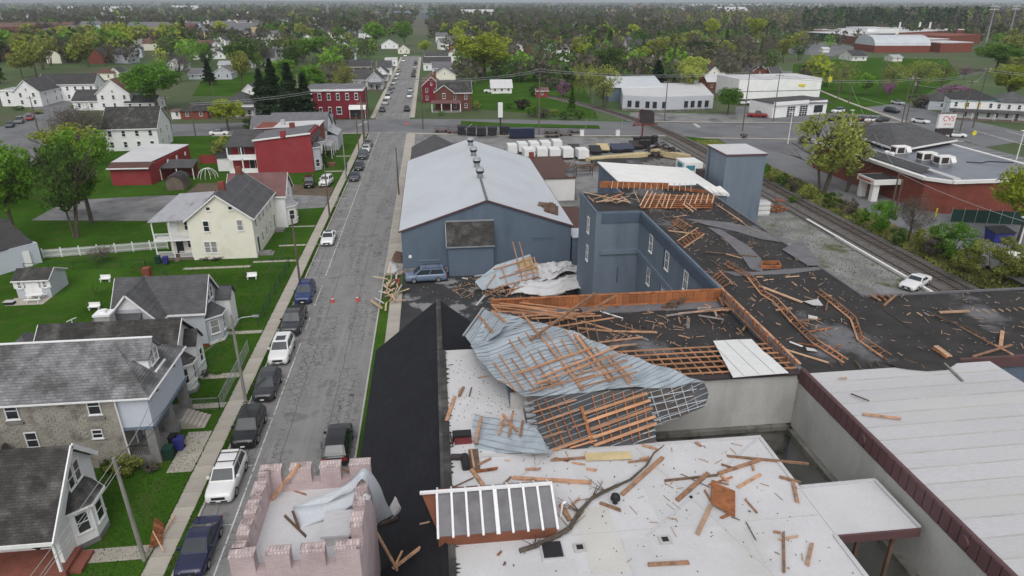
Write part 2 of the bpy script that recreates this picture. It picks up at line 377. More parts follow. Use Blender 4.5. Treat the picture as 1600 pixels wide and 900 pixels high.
# house walks and steps of concrete
def walk(x0,x1,y0,y1,m='concrete'):struct('garden_path',BX(x0,x1,y0,y1,0,LZ+ .016),m)
walk(-24,-18.75,35,36.2);walk(-20.6,-18.75,43.6,48.8);walk(-22.6,-18.72,52.3,53.1);walk(-22.2,-18.72,57.4,58.3)
walk(-22.4,-18.72,66.6,67.3);walk(-24.6,-18.72,88.2,88.8);walk(-33,-24.5,86.6,87.3);walk(-22.5,-18.72,94.6,95.2);walk(-22.5,-18.72,103.6,104.1)
walk(-22.4,-18.72,141,141.8);walk(-22,-18.72,156,156.8);walk(-17.34,-16.92,52.3,53.1);walk(-17.34,-16.92,66.6,67.4);walk(-17.34,-16.92,94.6,95.2)
struct('garden_path',BX(-17.34,-16.92,114.5,121,0,LZ+ .014),'concrete')
# road paint: parking line with ticks, crossing bars, lane marks
pl=MB()
y=30
while y<186:
    if random.random()< .93:pl.box(-14.42,-14.32,y,y+3.05, .004, .008)
    y+=3.1
y=37.6
while y<180:
    pl.box(-16.7,-14.45,y,y+ .1, .004, .008);y+=6.35
struct('parking_lines',pl,'paint_white')
pl=MB()
for a,b,w in(((74.35,191.32,0),(73.43,184.87,0), .9),((84.37,185.77,0),(91.43,182.82,0), .3),((145.75,172.48,0),(142.92,151.85,0), .35),((153.96,170.54,0),(152.62,162.95,0), .3),((-20.91,198.85,0),(-18.85,206.54,0), .5),((142.53,225.3,0),(137.53,187.55,0), .3),((154.67,239.29,0),(152.18,211.94,0), .25),((-16.47,186.98,0),(-7.33,186.43,0), .4),((-14.96,219.18,0),(-7.08,218.28,0), .35)):
    d=Vector((b[0]-a[0],b[1]-a[1],0)).normalized();q=Vector((-d.y,d.x,0))*w/2
    A=Vector((a[0],a[1], .022));B=Vector((b[0],b[1], .022));pl.poly([A-q,B-q,B+q,A+q])
struct('crossing_lines',pl,'paint_white')
# stencilled white patches on the pharmacy bays
pl=MB()
for k in range(6):pl.box(124.5,130,134+3.2*k,134.15+3.2*k, .036, .04)
struct('bay_lines',pl,'paint_white')

# ---------------------------------------------------------------- railway
def rail_x(y):
    return 62.3 if y<160 else 62.3-(y-160)**2* .0021
RB=MB();ys=list(range(30,262,6))
for a,b in zip(ys[:-1],ys[1:]):
    xa,xb=rail_x(a),rail_x(b)
    RB.add([(xa-2.6,a, .03),(xa+2.7,a, .03),(xb+2.7,b, .03),(xb-2.6,b, .03),(xa-1.5,a, .22),(xa+1.5,a, .22),(xb+1.5,b, .22),(xb-1.5,b, .22)],[(0,4,7,3),(4,5,6,7),(5,1,2,6)])
railway=struct('railway',RB,'ballast')
RB=MB()
for a,b in zip(range(30,168,6),range(36,174,6)):
    xa,xb=rail_x(a)-3.6,rail_x(b)-3.6
    RB.add([(xa-1.2,a, .07),(xa+1.1,a, .07),(xb+1.1,b, .07),(xb-1.2,b, .07)],[(0,1,2,3)])
struct('siding_bed',RB,'ballast')
tie=BX(-1.3,1.3,-.13, .13, .18, .28).mesh('tie','tie_wood')
yy=46;n=0
while n<292:
    ang=math.atan2(rail_x(yy+ .5)-rail_x(yy), .5)
    o=link('tie',tie,railway,(rail_x(yy),yy,R(-.02, .02)),-ang+R(-.02, .02));yy+= .62;n+=1
for s_ in(-.72, .72):
    rm=MB()
    for a,b in zip(range(30,256,6),range(36,262,6)):rm.beam((rail_x(a)+s_,a, .34),(rail_x(b)+s_,b, .34), .07, .15)
    struct('rail',rm,'rail_steel',railway)
for s_ in(-.72, .72):
    rm=MB()
    for a,b in zip(range(30,166,6),range(36,172,6)):rm.beam((rail_x(a)+s_-3.5,a, .16),(rail_x(b)+s_-3.5,b, .16), .07, .13)
    struct('siding_rail',rm,'rail_steel',railway)
solo('timber_edge',BM((58.3,98.2, .2),(58,66, .2), .35, .3),'stucco_white','long pale timber edging laid beside the railway gravel','edging',(58.2,82,0))

# ---------------------------------------------------------------- distant hills
def hills(name,y,amp,base,seed,m,x0=-14000,x1=14000):
    rr=random.Random(seed);n=90;ph=[rr.uniform(0,6.28)for _ in range(6)]
    mb=MB();top=[]
    for i in range(n+1):
        x=x0+(x1-x0)*i/n
        h=base+amp*(sum(math.sin(x/(4200/(k+1))+ph[k])/(k+1)for k in range(6))* .4)
        top.append((x,max(h,2)))
    vs=[]
    for x,h in top:vs+=[(x,y-900,-1),(x,y,h),(x,y+1500,h* .9)]
    fs=[]
    for i in range(n):
        for k in range(2):fs.append((3*i+k,3*i+3+k,3*i+4+k,3*i+1+k))
    mb.add(vs,fs);mb.smooth=True;return struct(name,mb,m)
D('hill_wood',(.075, .085, .06), .95, .3, .01,0,fine=.3,fscale=.05,stretch=(1,1,1))
hills('hills',9000,30,28,3,'hill_wood');hills('far_hills',14000,60,55,5,'hill_wood')

# ================================================================ WINDOWS AND HOUSES: shared builders
_cache={}
def win_mesh(w,h,style):
    k=('f',w,h,style)
    if k not in _cache:
        t= .07 if w<1 else .09;mb=MB()
        mb.box(-w/2,-w/2+t,-.07,0,0,h);mb.box(w/2-t,w/2,-.07,0,0,h)
        mb.box(-w/2+t,w/2-t,-.07,0,h-t,h);mb.box(-w/2+t,w/2-t,-.07,0,0,t)
        if style!='fixed':mb.box(-w/2+t,w/2-t,-.055,0,h/2- .03,h/2+ .03)
        if style=='grid':mb.box(-.02, .02,-.05,0,t,h/2- .03);mb.box(-.02, .02,-.05,0,h/2+ .03,h-t)
        if style=='arch':mb.prism([(0,0)]*0 or[(-w/2,-.06),(w/2,-.06),(w/2,0),(-w/2,0)],h,h+ .14)
        _cache[k]=mb
    return _cache[k]
_me={}
def window(parent,x,y,z,ang,w=.9,h=1.5,style='sash',fm='trim_white',pm='pane',shutters=None,sill=True):
    k=(round(w,2),round(h,2),style,fm)
    if k not in _me:_me[k]=win_mesh(*k[:3]).mesh('window',fm)
    p=(k[0],k[1],pm)
    if p not in _me:_me[p]=BX(-w/2+ .06,w/2- .06,-.03,-.005, .06,h- .06).mesh('pane',pm)
    o=link('window',_me[k],parent,(x,y,z),ang)
    link('pane',_me[p],o)
    if sill:
        q=('sill',k[0],fm)
        if q not in _me:_me[q]=BX(-w/2- .06,w/2+ .06,-.12,0,-.07,-.001).mesh('sill',fm)
        link('sill',_me[q],o)
    if shutters:
        q=('sh',k[1],shutters)
        if q not in _me:_me[q]=BX(-.2, .2,-.05,0,0,h).mesh('shutter',shutters)
        for s_ in(-1,1):link('shutter',_me[q],o,(s_*(w/2+ .23),0,0))
    return o
def door(parent,x,y,z,ang,w=.95,h=2.05,m='trim_white',fm='trim_white'):
    k=('door',w,h,m)
    if k not in _me:
        mb=BX(-w/2,w/2,-.05,0,0,h);mb.box(-w/2+ .15,w/2- .15,-.065,-.05, .25, .95);mb.box(-w/2+ .15,w/2- .15,-.065,-.05,1.15,h- .2)
        _me[k]=mb.mesh('door',m)
    k2=('df',w,h,fm)
    if k2 not in _me:
        mb=BX(-w/2- .1,-w/2- .002,-.08,0,0,h+ .1);mb.box(w/2+ .002,w/2+ .1,-.08,0,0,h+ .1);mb.box(-w/2,w/2,-.08,0,h+ .002,h+ .1)
        _me[k2]=mb.mesh('door_frame',fm)
    o=link('door',_me[k],parent,(x,y,z),ang);link('door_frame',_me[k2],o)
    return o
FACE={'S':0,'E':math.pi/2,'N':math.pi,'W':-math.pi/2}  # outward direction of a wall -> window angle (frames face -Y)

def gable_mesh(x0,x1,y0,y1,z0,eave,ridge,axis):
    # closed wall body with gables; axis = direction of the ridge
    mb=MB()
    if axis=='y':
        xm=(x0+x1)/2
        P=[(x0,z0),(x1,z0),(x1,eave),(xm,ridge),(x0,eave)]
        vs=[(x,y0,z)for x,z in P]+[(x,y1,z)for x,z in P]
    else:
        ym=(y0+y1)/2
        P=[(y1,z0),(y0,z0),(y0,eave),(ym,ridge),(y1,eave)]
        vs=[(x0,y,z)for y,z in P]+[(x1,y,z)for y,z in P]
    return mb.add(vs,[(0,1,2,3,4),(9,8,7,6,5)]+[(i,5+i,5+(i+1)%5,(i+1)%5)for i in range(5)])
def gable_roof(x0,x1,y0,y1,eave,ridge,axis,oh=.35,rake=.3,th=.14,lift=.02):
    # two sloping slabs, butted at the ridge
    mb=MB()
    if axis=='y':
        xm=(x0+x1)/2;s=(ridge-eave)/(xm-x0);a=x0-oh;b=x1+oh;ya,yb=y0-rake,y1+rake
        ze=eave-s*oh+th+lift;zr=ridge+th+lift
        mb.slab([(a,ya,ze),(xm,ya,zr),(xm,yb,zr),(a,yb,ze)],th);mb.slab([(xm,ya,zr),(b,ya,ze),(b,yb,ze),(xm,yb,zr)],th)
    else:
        ym=(y0+y1)/2;s=(ridge-eave)/(ym-y0);a=y0-oh;b=y1+oh;xa,xb=x0-rake,x1+rake
        ze=eave-s*oh+th+lift;zr=ridge+th+lift
        mb.slab([(xa,a,ze),(xb,a,ze),(xb,ym,zr),(xa,ym,zr)],th);mb.slab([(xa,ym,zr),(xb,ym,zr),(xb,b,ze),(xa,b,ze)],th)
    return mb
def rake_trim(x0,x1,y0,y1,eave,ridge,axis,oh=.35,rake=.3,th=.14,w=.05,h=.17):
    mb=MB()
    if axis=='y':
        xm=(x0+x1)/2;s=(ridge-eave)/(xm-x0);ze=eave-s*oh+ .06;zr=ridge+ .06
        for yy in(y0-rake-w/2- .002,y1+rake+w/2+ .002):
            mb.beam((x0-oh,yy,ze),(xm,yy,zr),w,h);mb.beam((xm,yy,zr),(x1+oh,yy,ze),w,h)
        for xx in(x0-oh- .03,x1+oh+ .03):mb.box(xx- .03,xx+ .03,y0-rake,y1+rake,ze- .12,ze+ .09)
    else:
        ym=(y0+y1)/2;s=(ridge-eave)/(ym-y0);ze=eave-s*oh+ .06;zr=ridge+ .06
        for xx in(x0-rake-w/2- .002,x1+rake+w/2+ .002):
            mb.beam((xx,y0-oh,ze),(xx,ym,zr),w,h);mb.beam((xx,ym,zr),(xx,y1+oh,ze),w,h)
        for yy in(y0-oh- .03,y1+oh+ .03):mb.box(x0-rake,x1+rake,yy- .03,yy+ .03,ze- .12,ze+ .09)
    return mb
def hip_roof(x0,x1,y0,y1,eave,ridge,oh=.4,th=.14):
    a,b,c,d=x0-oh,x1+oh,y0-oh,y1+oh;z=eave+ .02
    if b-a>d-c:h=(d-c)/2;r0=(a+h,(c+d)/2,ridge);r1=(b-h,(c+d)/2,ridge)
    else:h=(b-a)/2;r0=((a+b)/2,c+h,ridge);r1=((a+b)/2,d-h,ridge)
    mb=MB();A,B,C_,D_=(a,c,z),(b,c,z),(b,d,z),(a,d,z)
    lo=[(p[0],p[1],z-th)for p in(A,B,C_,D_)]
    vs=[A,B,C_,D_,r0,r1]+lo
    if b-a>d-c:fs=[(0,1,5,4),(1,2,5),(2,3,4,5),(3,0,4)]
    else:fs=[(0,1,4),(1,2,5,4),(2,3,5),(3,0,4,5)]
    return mb.add(vs,fs+[(6,7,1,0),(7,8,2,1),(8,9,3,2),(9,6,0,3),(9,8,7,6)])

# ================================================================ WAREHOUSE (grey-blue, gabled)
T=Thing('warehouse','grey-blue gabled warehouse with pale metal roof and a row of ridge vents','warehouse',(6.4,102,0))
wx0,wx1,wy0,wy1,we,wr=-4.55,16.95,82,122.8,5.75,9.35
T.part('wall',gable_mesh(wx0,wx1,wy0,wy1,0,we,wr,'y'),'mill_wall')
T.part('roof',gable_roof(wx0,wx1,wy0,wy1,we,wr,'y', .25, .2, .12),'warehouse_roof')
T.part('rake_trim',rake_trim(wx0,wx1,wy0,wy1,we,wr,'y', .25, .2, .12, .05, .2),'fascia_maroon')
T.part('ridge_cap',BX(6.05,6.35,wy0- .1,93.2,wr+ .14,wr+ .24),'roof_paper')
for yv in(93.8,100.5,108.6,117):
    v=T.part('roof_vent',CY((6.2,yv,9.4),(6.2,yv,10.1), .42, .42,12),'steel')
    T.part('vent_neck',CY((6.2,yv,10.1),(6.2,yv,10.45), .5, .62,12),'black_plastic',v);T.part('vent_cap',CY((6.2,yv,10.46),(6.2,yv,10.82), .66, .5,12),'metal_edge',v)
# entrance box with its dark lean-to roof
eb=T.part('entrance_box',BX(1.2,6.85,80.6,81.99, .05,4.05),'mill_wall')
T.part('entrance_roof',SL([(1,80.35,4.1),(7,80.35,4.1),(7,81.97,6.75),(1,81.97,6.75)], .16),'slate_black',eb)
T.part('roof_edge',BX(1,7,80.29,80.345,3.88,4.06).box(1,7,81.9,81.985,6.76,6.95).beam((.97,80.35,4.04),(.97,81.9,6.7), .06, .2),'metal_edge',eb)
st=MB();rr=random.Random(4)
for k in range(46):
    x=-4.4+k%23* .24;z= .1+ .34*(k//23);st.box(x+ .015,x+ .225,81.9-rr.uniform(0, .05),82,z+ .015,z+ .32)
T.part('stone_base',st,'stone_block',kind='stuff')
T.part('wall_lamp',CY((-3.6,81.99,2.4),(-3.6,81.9,2.4), .22, .22,10),'trim_white')
T.part('vent_slot',BX(-2.7, .1,81.93,81.99,1.75,1.9),'mill_trim')
fs=T.part('faded_sign',BX(11.9,15,81.95,81.99,4,4.45),'mill_wall')
for k in range(11):T.part('worn_letter',BX(12.05+k* .26,12.2+k* .26,81.93,81.949,4.1+(k%3)* .04,4.32),'mill_stain',fs)
fl=MB()
for p,q,w_ in[(20.71,90.55,21.38,88.37,.05)]and(((13.2,86.5,7.1),(15.8,86,6.25),1.7),((13.6,88.2,7.05),(15.4,87.8,6.9),1.5)):fl.beam(p,q,w_, .05)
T.part('torn_flap',fl,'plank_dark')
tm=MB();rr=random.Random(8)
for k in range(6):tm.cyl((14+ .3*k,84.6,6.75+ .25*math.sin(k* .5)- .1*k),(14+ .3*k+ .32,86.4,7.35+ .45*math.sin(k* .55)- .1*k), .2, .2,6)
T.part('torn_flap',tm,'plank_dark')
# brown-roofed lean-to beside it, low link with white roof and porch
T=Thing('brown_roof_annex','low white annex with flat brown roof against the warehouse side','annex',(21,122,0))
T.part('wall',BX(17.3,24,114.2,131,0,3.95),'stucco_white')
T.part('roof',SL([(17.2,114,4.1),(24.2,114,4.1),(24.5,131.2,4.3),(17.2,131.2,4.3)], .13),'roof_rustbrown')
T.part('chimney',BX(18.2,19.1,130,130.9,4.3,5.3),'red_brick')
T=Thing('rust_roof_annex','small pale annex with rusty brown roof behind the grey tower','annex',(21,93,0))
T.part('wall',BX(17.3,21.5,86,100,0,2.9),'stucco_dirty');T.part('roof',SL([(17.2,85.9,3.15),(21.6,85.9,3),(21.6,100.1,3),(17.2,100.1,3.15)], .12),'roof_rustbrown')
T=Thing('link_porch','low grey link with pale flat roof between warehouse and grey tower','link building',(18.8,84,0))
T.part('wall',BX(17.2,20.4,82.3,85.8,0,4),'mill_wall');T.part('roof',BX(17.18,20.6,82.1,85.85,4,4.15),'warehouse_roof')
T=Thing('dust_collector','grey steel dust collector hopper on braced legs behind the warehouse','hopper',(23.44,115.67,0))
hx,hy,_=(23.44,115.67,0)
T.part('hopper_drum',CY((hx,hy,3.6),(hx,hy,4.8), .9, .9,12),'steel');T.part('hopper_cone',CY((hx,hy,2.4),(hx,hy,3.6), .35, .9,12),'steel')
T.part('hopper_cap',CY((hx,hy,4.85),(hx,hy,5.15),1, .8,12),'metal_dark')
for a,b in((-1,-1),(1,-1),(1,1),(-1,1)):T.part('leg',BM((hx+a*1.3,hy+b*1.3,0),(hx+a* .6,hy+b* .6,3.8), .1, .1),'steel')
# small dark-roofed shed at the warehouse's far corner
T=Thing('corner_shed','dark-roofed shed at the far street corner of the warehouse','shed',(-1.5,134,0))
T.part('wall',gable_mesh(-4.4,4.8,123.4,146,0,3.8,6.2,'y'),'mill_wall');T.part('roof',gable_roof(-4.4,4.8,123.4,146,3.8,6.2,'y', .3, .2),'roof_dark')

# ================================================================ GREY MILL with torn-off roof
T=Thing('mill_building','big grey-blue mill with stripped black tar roof strewn with broken framing','mill',(24,50,0));MILL=T
ZR=11.9
T.part('wall',BX(21,31.1,33.4,77,0,ZR),'mill_wall_lit',label='long grey-blue wing wall facing the yard')
T.part('tower_wall',BX(16.3,20.998,66.4,74.6,0,ZR),'mill_wall_lit',label='grey-blue end tower beside the recessed court')
T.part('east_wall',BX(31.102,75,33.4,43.1,0,ZR),'mill_wall')
T.part('yard_wing_wall',BX(3.7,20.998,33.4,45.3,0,11.1),'mill_wall')
# roof decks, slightly uneven tar
def deck(name,x0,x1,y0,y1,z,m,parent=None,nx=10,ny=10,amp=.05,t=T,label=None):
    rr=random.Random(int(x0*7+y0));mb=MB();vs=[(x0+(x1-x0)*i/nx,y0+(y1-y0)*j/ny,z+(rr.uniform(0,amp)))for j in range(ny+1)for i in range(nx+1)]
    mb.add(vs,[(j*(nx+1)+i,j*(nx+1)+i+1,(j+1)*(nx+1)+i+1,(j+1)*(nx+1)+i)for j in range(ny)for i in range(nx)])
    return t.part(name,mb,m,parent,label)
deck('roof_deck',21.25,31,33.4,76.6,ZR+ .02,'tar',nx=8,ny=20,label='black tar roof of the long wing')
deck('roof_deck',31,75,33.4,42.9,ZR+ .025,'tar',nx=16,ny=6,label='black tar roof of the far east wing')
deck('roof_deck',16.5,21.2,66.6,74.4,ZR+ .02,'tar',nx=4,ny=5)
deck('roof_deck',4,20.9,36.9,44.9,11.16,'tar',nx=14,ny=8,amp=.1,label='black tar roof of the yard wing')
# parapets
def parapet(x0,x1,y0,y1,z0,z1,m='mill_wall',t=T,name='parapet'):return t.part(name,BX(x0,x1,y0,y1,z0,z1),m)
parapet(20.998,21.24,45.4,66.39,ZR,12.05);parapet(16.3,20.99,66.4,66.6,ZR,12.06);parapet(16.3,16.5,66.62,74.6,ZR,12.06)
parapet(30.9,31.1,43.2,77,ZR,12.05,'roof_paper');parapet(31.1,75,42.9,43.1,ZR,12.07,'roof_paper')
T.part('upper_band',BX(16.9,20.96,66.3,66.399,10.9,11.89).box(20.9,20.997,45.4,66.29,10.9,11.89),'mill_stain')
T.part('trim_band',BX(16.9,20.9,66.22,66.397,7.45,7.95).box(20.84,20.996,45.4,66.2,7.45,7.95),'mill_trim')
T.part('downpipe',CY((18.9,66.33,4.2),(18.9,66.33,6), .05, .05,6).cyl((20.93,58.2,8.9),(20.93,58.2,11.3), .04, .04,6),'mill_stain')
for y,z in((62.1,9.1),(57.2,9.1),(52.2,9.1),(62.1,5.6),(57.4,6),(52.3,5.6)):window(T.o,20.96-24,y-50,z,FACE['W'], .95,1.75,'grid')
for z in(8.9,5.7):window(T.o,16.27-24,69.5-50,z,FACE['W'], .9,1.75,'grid')
# rusty board parapet on the yard wing
nb=32
bmesh_=[BX(0, .515,-.04, .04,0, .8+R(-.03, .03)).mesh('parapet_board','rust_board')for _ in range(4)]
pb=T.part('board_parapet',BM((3.6,45.36,12),(21.05,45.2,12.05), .12, .1).beam((3.6,45.18,11.28),(21,45.02,11.28), .1, .09).beam((3.6,45.3,12.06),(21.05,45.26,12.11), .3, .04),'rust_board')
for k in range(nb):link('parapet_board',random.choice(bmesh_),pb,(3.7-24+k* .54,45.26- .005*k-50+R(-.015, .015),11.22),R(-.02, .02))
T.part('parapet_bed',BX(4,20.9,43.9,45.1,11.12,11.24),'roof_paper')
# stub studs along the edge between the wings
st=MB();xs=21.1
for k in range(30):
    y=45.2-k* .39;st.beam((xs- .1,y,11.5),(xs- .12+R(-.1, .1),y+R(-.1, .1),12.05+R(0, .35)), .06, .1)
T.part('edge_stud',st,'rust_board',kind='stuff')
for x_,z_,w_ in((20.86,11.55, .14),(21.08,12.14, .16)):T.part('edge_plate',BM((x_,45.3,z_),(x_+ .02,33.6,z_),w_, .07),'plank')
# open rafter grid along the south edge of the yard wing
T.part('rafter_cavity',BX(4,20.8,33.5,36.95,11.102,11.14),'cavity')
for k in range(6):T.part('batten',BM((5.2,33.55+k* .75,11.93-k* .066),(20.9,33.55+k* .75,11.93-k* .066), .09, .07),'raft_wood')
for k in range(27):T.part('rafter',BM((4.9+k* .6,33.5,11.86),(4.9+k* .6,37.45,11.5), .045, .1),'raft_wood')
T.part('stucco_wall',BX(3.7,20.94,33.18,33.399,8.3,11.75),'stucco_grey',label='grey stucco wall above the alley')
T.part('lower_stucco_wall',BX(3.7,20.99,33.28,33.398,0,8),'stucco_dirty')
T.part('wall_ledge',BX(3.7,20.59,32.85,33.39,8,8.29),'stucco_dirty')
T.part('coping',BX(3.6,20.9,32.95,33.45,11.752,11.86),'sign_dark')
T.part('edge_coping',BX(21.25,31.2,32.72,33.38,11.7,11.97),'tar')
# dark strips of torn roofing on the tar
for nm,pts in(('torn_felt',[(24.64,63.39,11.99),(26.39,62.76,11.99),(28.58,61.65,11.99),(30.27,59.59,11.99),(31.63,56.15,11.99),(31.34,55.1,11.99),(29.42,56.4,11.99),(28.03,58.84,11.99),(26.07,61.09,11.99)]),
                ('torn_felt',[(25.85,60.51,11.985),(26.84,59.79,11.985),(27.42,54.68,11.985),(27.08,51.42,11.985),(25.85,48.57,11.985),(25.14,49.37,11.985),(25.66,52.05,11.985),(26.08,57.17,11.985)]),
                ('torn_felt',[(22.74,49.07,11.982),(25.24,48.65,11.982),(28.4,49.01,11.982),(31.07,49.14,11.982),(30.91,48.57,11.982),(27.7,47.94,11.982),(23.36,48.02,11.982)])):
    T.part(nm,SL([(p[0],p[1],p[2]+ .01)for p in pts][::-1], .02),'roof_paper',label='grey strip of peeled roofing felt')
T.part('roof_hatch_hole',BM((26.06,49.4,12.1),(27.67,49.22,12.1), .1, .3).beam((26.58,50.39,12.1),(28,50.23,12.1), .1, .3).beam((26.06,49.4,12.1),(26.68,50.38,12.1), .1, .3).beam((27.67,49.22,12.1),(27.95,50.23,12.1), .1, .3),'rust_board')
T.part('edge_sheet',SL([(32.96,55.88,12.03),(31.3,49.29,12.03),(30.1,49.42,12.03),(29.88,53.41,12.03)], .03),'roof_paper',label='pale roofing sheet curled at the east edge')
# north end: rusty fascia boards and exposed framing
T.part('fascia_board',BM((19.2,77.2,12.25),(26.9,75.4,12.25), .12, .75),'rust_board');T.part('fascia_board',BM((26.9,75.4,12.2),(30.6,72.8,12.1), .12, .35),'rust_board')
lb=MB();
for k in range(15):
    x=20.6+k* .62;lb.beam((x,77.1-(x-19)* .26,12.72),(x- .5,75.6-(x-19)* .25,12.2), .07, .1)
T.part('rafter_end',lb,'plank_pale',kind='stuff')

# ---------------------------------------------------------------- white monopitch building and chimney tower to the north
T=Thing('white_roof_store','grey store with broad white sloping roof behind the wrecked rafters','store',(34,100,0))
T.part('wall',MB().add([(26.6,91,0),(41.3,91,0),(41.3,108.2,0),(26.6,108.2,0),(26.6,91,7.85),(41.3,91,6.5),(41.3,108.2,6.5),(26.6,108.2,7.85)],[(0,3,2,1),(4,5,6,7),(0,1,5,4),(1,2,6,5),(2,3,7,6),(3,0,4,7)]),'mill_wall')
T.part('roof',SL([(26.4,90.8,8.02),(41.6,90.8,6.62),(41.6,108.5,6.62),(26.4,108.5,8.02)], .14),'stucco_white')
fl=MB()
for k in range(7):fl.cyl((36.5+k* .8,90.7,7.2- .07*k+ .1*math.sin(k*1.7)),(36.2+k* .8,92+ .25*k,7.4- .07*k), .25, .4,7)
T.part('peeled_edge',fl,'stucco_white')
T=Thing('chimney_tower','tall windowless grey block tower with pale flat cap beside the railway','tower',(47.5,99,0))
T.part('wall',BX(43.2,49.4,97,104.5,0,10.9),'mill_wall_lit');T.part('cap',BX(43.05,49.55,96.85,104.65,10.9,11.15),'fascia_maroon');T.part('cap_roof',BX(43.1,49.5,96.9,104.6,11.152,11.2),'white_roof')
ld=MB();ld.beam((43.12,103,4),(43.12,103,10.8), .05, .05).beam((43.12,103.5,4),(43.12,103.5,10.8), .05, .05)
for k in range(20):ld.beam((43.12,103,4.2+k* .33),(43.12,103.5,4.2+k* .33), .03, .03)
T.part('ladder',ld,'metal_dark')

# ================================================================ FRONT BUILDING: black gable and white membrane roof
T=Thing('front_building','front building with steep black shingle slope and littered white membrane roof','building',(6,30,0));FRONT=T
T.part('wall',MB().add([(-4.9,8,0),(0,8,0),(0,8,10.3),(-4.9,8,6.5),(-4.9,49.2,0),(0,49.2,0),(0,49.2,10.3),(-4.9,49.2,6.5)],[(0,1,2,3),(7,6,5,4),(0,3,7,4),(0,4,5,1),(1,5,6,2),(3,2,6,7)]),'mill_wall')
T.part('shingle_slope',SL([(-5.35,8,6.27),(-.2,8,10.52),(-.2,49.45,10.52),(-5.35,49.45,6.27)], .16),'black_shingle',label='long black shingle slope towards the street')
T.part('shingle_slope',SL([(-.2,40.8,10.52),(4.7,40.8,6.4),(4.7,49.45,6.4),(-.2,49.45,10.52)], .16),'black_shingle',label='short black shingle slope towards the yard')
T.part('ridge_cap',BM((-.2,40.9,10.55),(-.2,49.4,10.55), .35, .05).beam((-.12,8,10.56),(-.12,40.8,10.56), .55, .05),'slate_black')
T.part('yard_gable_wall',MB().add([(.002,40.9,0),(4.4,40.9,0),(4.4,40.9,6.5),(.002,40.9,10.2),(.002,49.2,0),(4.4,49.2,0),(4.4,49.2,6.5),(.002,49.2,10.2)],[(0,1,2,3),(7,6,5,4),(0,4,5,1),(1,5,6,2),(3,2,6,7),(0,3,7,4)]),'mill_wall')
T.part('flat_roof_wall',BX(.002,16.55,8,28.9,0,10.36),'stucco_white');T.part('strip_wall',BX(.004,4.3,28.92,40.88,0,10.35),'stucco_white')
rm=SL([(.12,8,10.5),(16.7,8,10.5),(16.7,29,10.5),(.12,29,10.5)], .14)
T.part('membrane_roof',rm,'white_roof',label='white membrane roof');T.part('membrane_roof',SL([(.12,29.002,10.5),(4.4,29.002,10.5),(4.4,40.8,10.5),(.12,40.8,10.5)], .14),'white_roof',label='white membrane strip beside the black slope')
# ragged shingle edge along the membrane
rg=MB();rr=random.Random(9);y=9.0
while y<40.5:
    l_=rr.uniform(.1, .45);w_=rr.uniform(.05, .3);rg.add([(.1,y,10.516),(.1+w_,y+l_* .5,10.512),(.1,y+l_,10.516)],[(0,1,2)]);y+=l_*rr.uniform(.8,1.6)
T.part('ragged_edge',rg,'slate_black',kind='stuff')
sm=MB()  # welded seams of the membrane, raised
for k in range(3):sm.box(5.2,16.6,12.2+k*5.35,12.25+k*5.35,10.5,10.508)
for x in(7.3,12.9):sm.box(x,x+ .05,8,22.5,10.5,10.509)
for a,b in(((16.4,28.8,10.51),(8.5,22.5,10.51)),((9.8,28.9,10.51),(13,20,10.51)),((5.2,28.6,10.51),(.3,24.5,10.51))):sm.beam(a,b, .16, .025)
T.part('membrane_seam',sm,'panel_white')
for x0,x1,y0,y1,m_,dz in((5.6,7.25,20.6,24.6,'patch_beige',6),(7.4,9.2,18.4,22.4,'patch_grey',6),(9.3,12.8,22.7,25.9,'patch_grey',6),(2.2,5.1,17.8,21.6,'patch_grey',6),(13.1,15.9,12,17.5,'patch_grey',6),(6.2,8.7,26.1,27.9,'patch_grey',6)):T.part('membrane_patch',BX(x0,x1,y0,y1,10.5,10.5+dz/1000),m_)
T.part('membrane_edge',BX(.2,16.72,28.85,29.05,10.505,10.58).box(16.55,16.75,24.7,28.84,10.505,10.57).box(16.55,16.75,8,21.6,10.505,10.57),'panel_white')
# side canopy reaching to the next building
cn=T.part('canopy',SL([(16.72,21.6,10.5),(20.55,21.5,10.62),(20.5,24.7,10.64),(16.72,24.8,10.5)], .12),'white_roof',label='white canopy bridging to the maroon-edged roof')
T.part('canopy_fascia',BM((16.75,21.52,10.36),(20.55,21.43,10.45), .1, .42),'fascia_maroon',cn)
T.part('canopy_edge',BM((16.75,24.8,10.56),(20.5,24.72,10.7), .14, .1).beam((20.52,21.5,10.68),(20.47,24.7,10.7), .14, .1),'panel_white',cn)
for x_ in(19.75,18.05):T.part('post',BM((x_,21.9,6.2),(x_,21.9,10.36), .16, .16),'plank_dark',cn)
rl=BM((18.05,21.9,7.3),(17.4,19.6,7.3), .08, .1).beam((16.8,21.95,7.9),(18.05,21.9,7.9), .08, .1)
for k in range(12):rl.beam((18.05- .054*k,21.8- .19*k,6.2),(18.05- .054*k,21.8- .19*k,7.3), .05, .05)
for k in range(8):rl.beam((16.85+k* .15,21.93,6.3),(16.85+k* .15,21.93,7.9), .05, .05)
T.part('railing',rl,'plank_dark',cn);T.part('landing',BX(16.6,20,14,24.6,6,6.18),'stucco_dirty',cn)
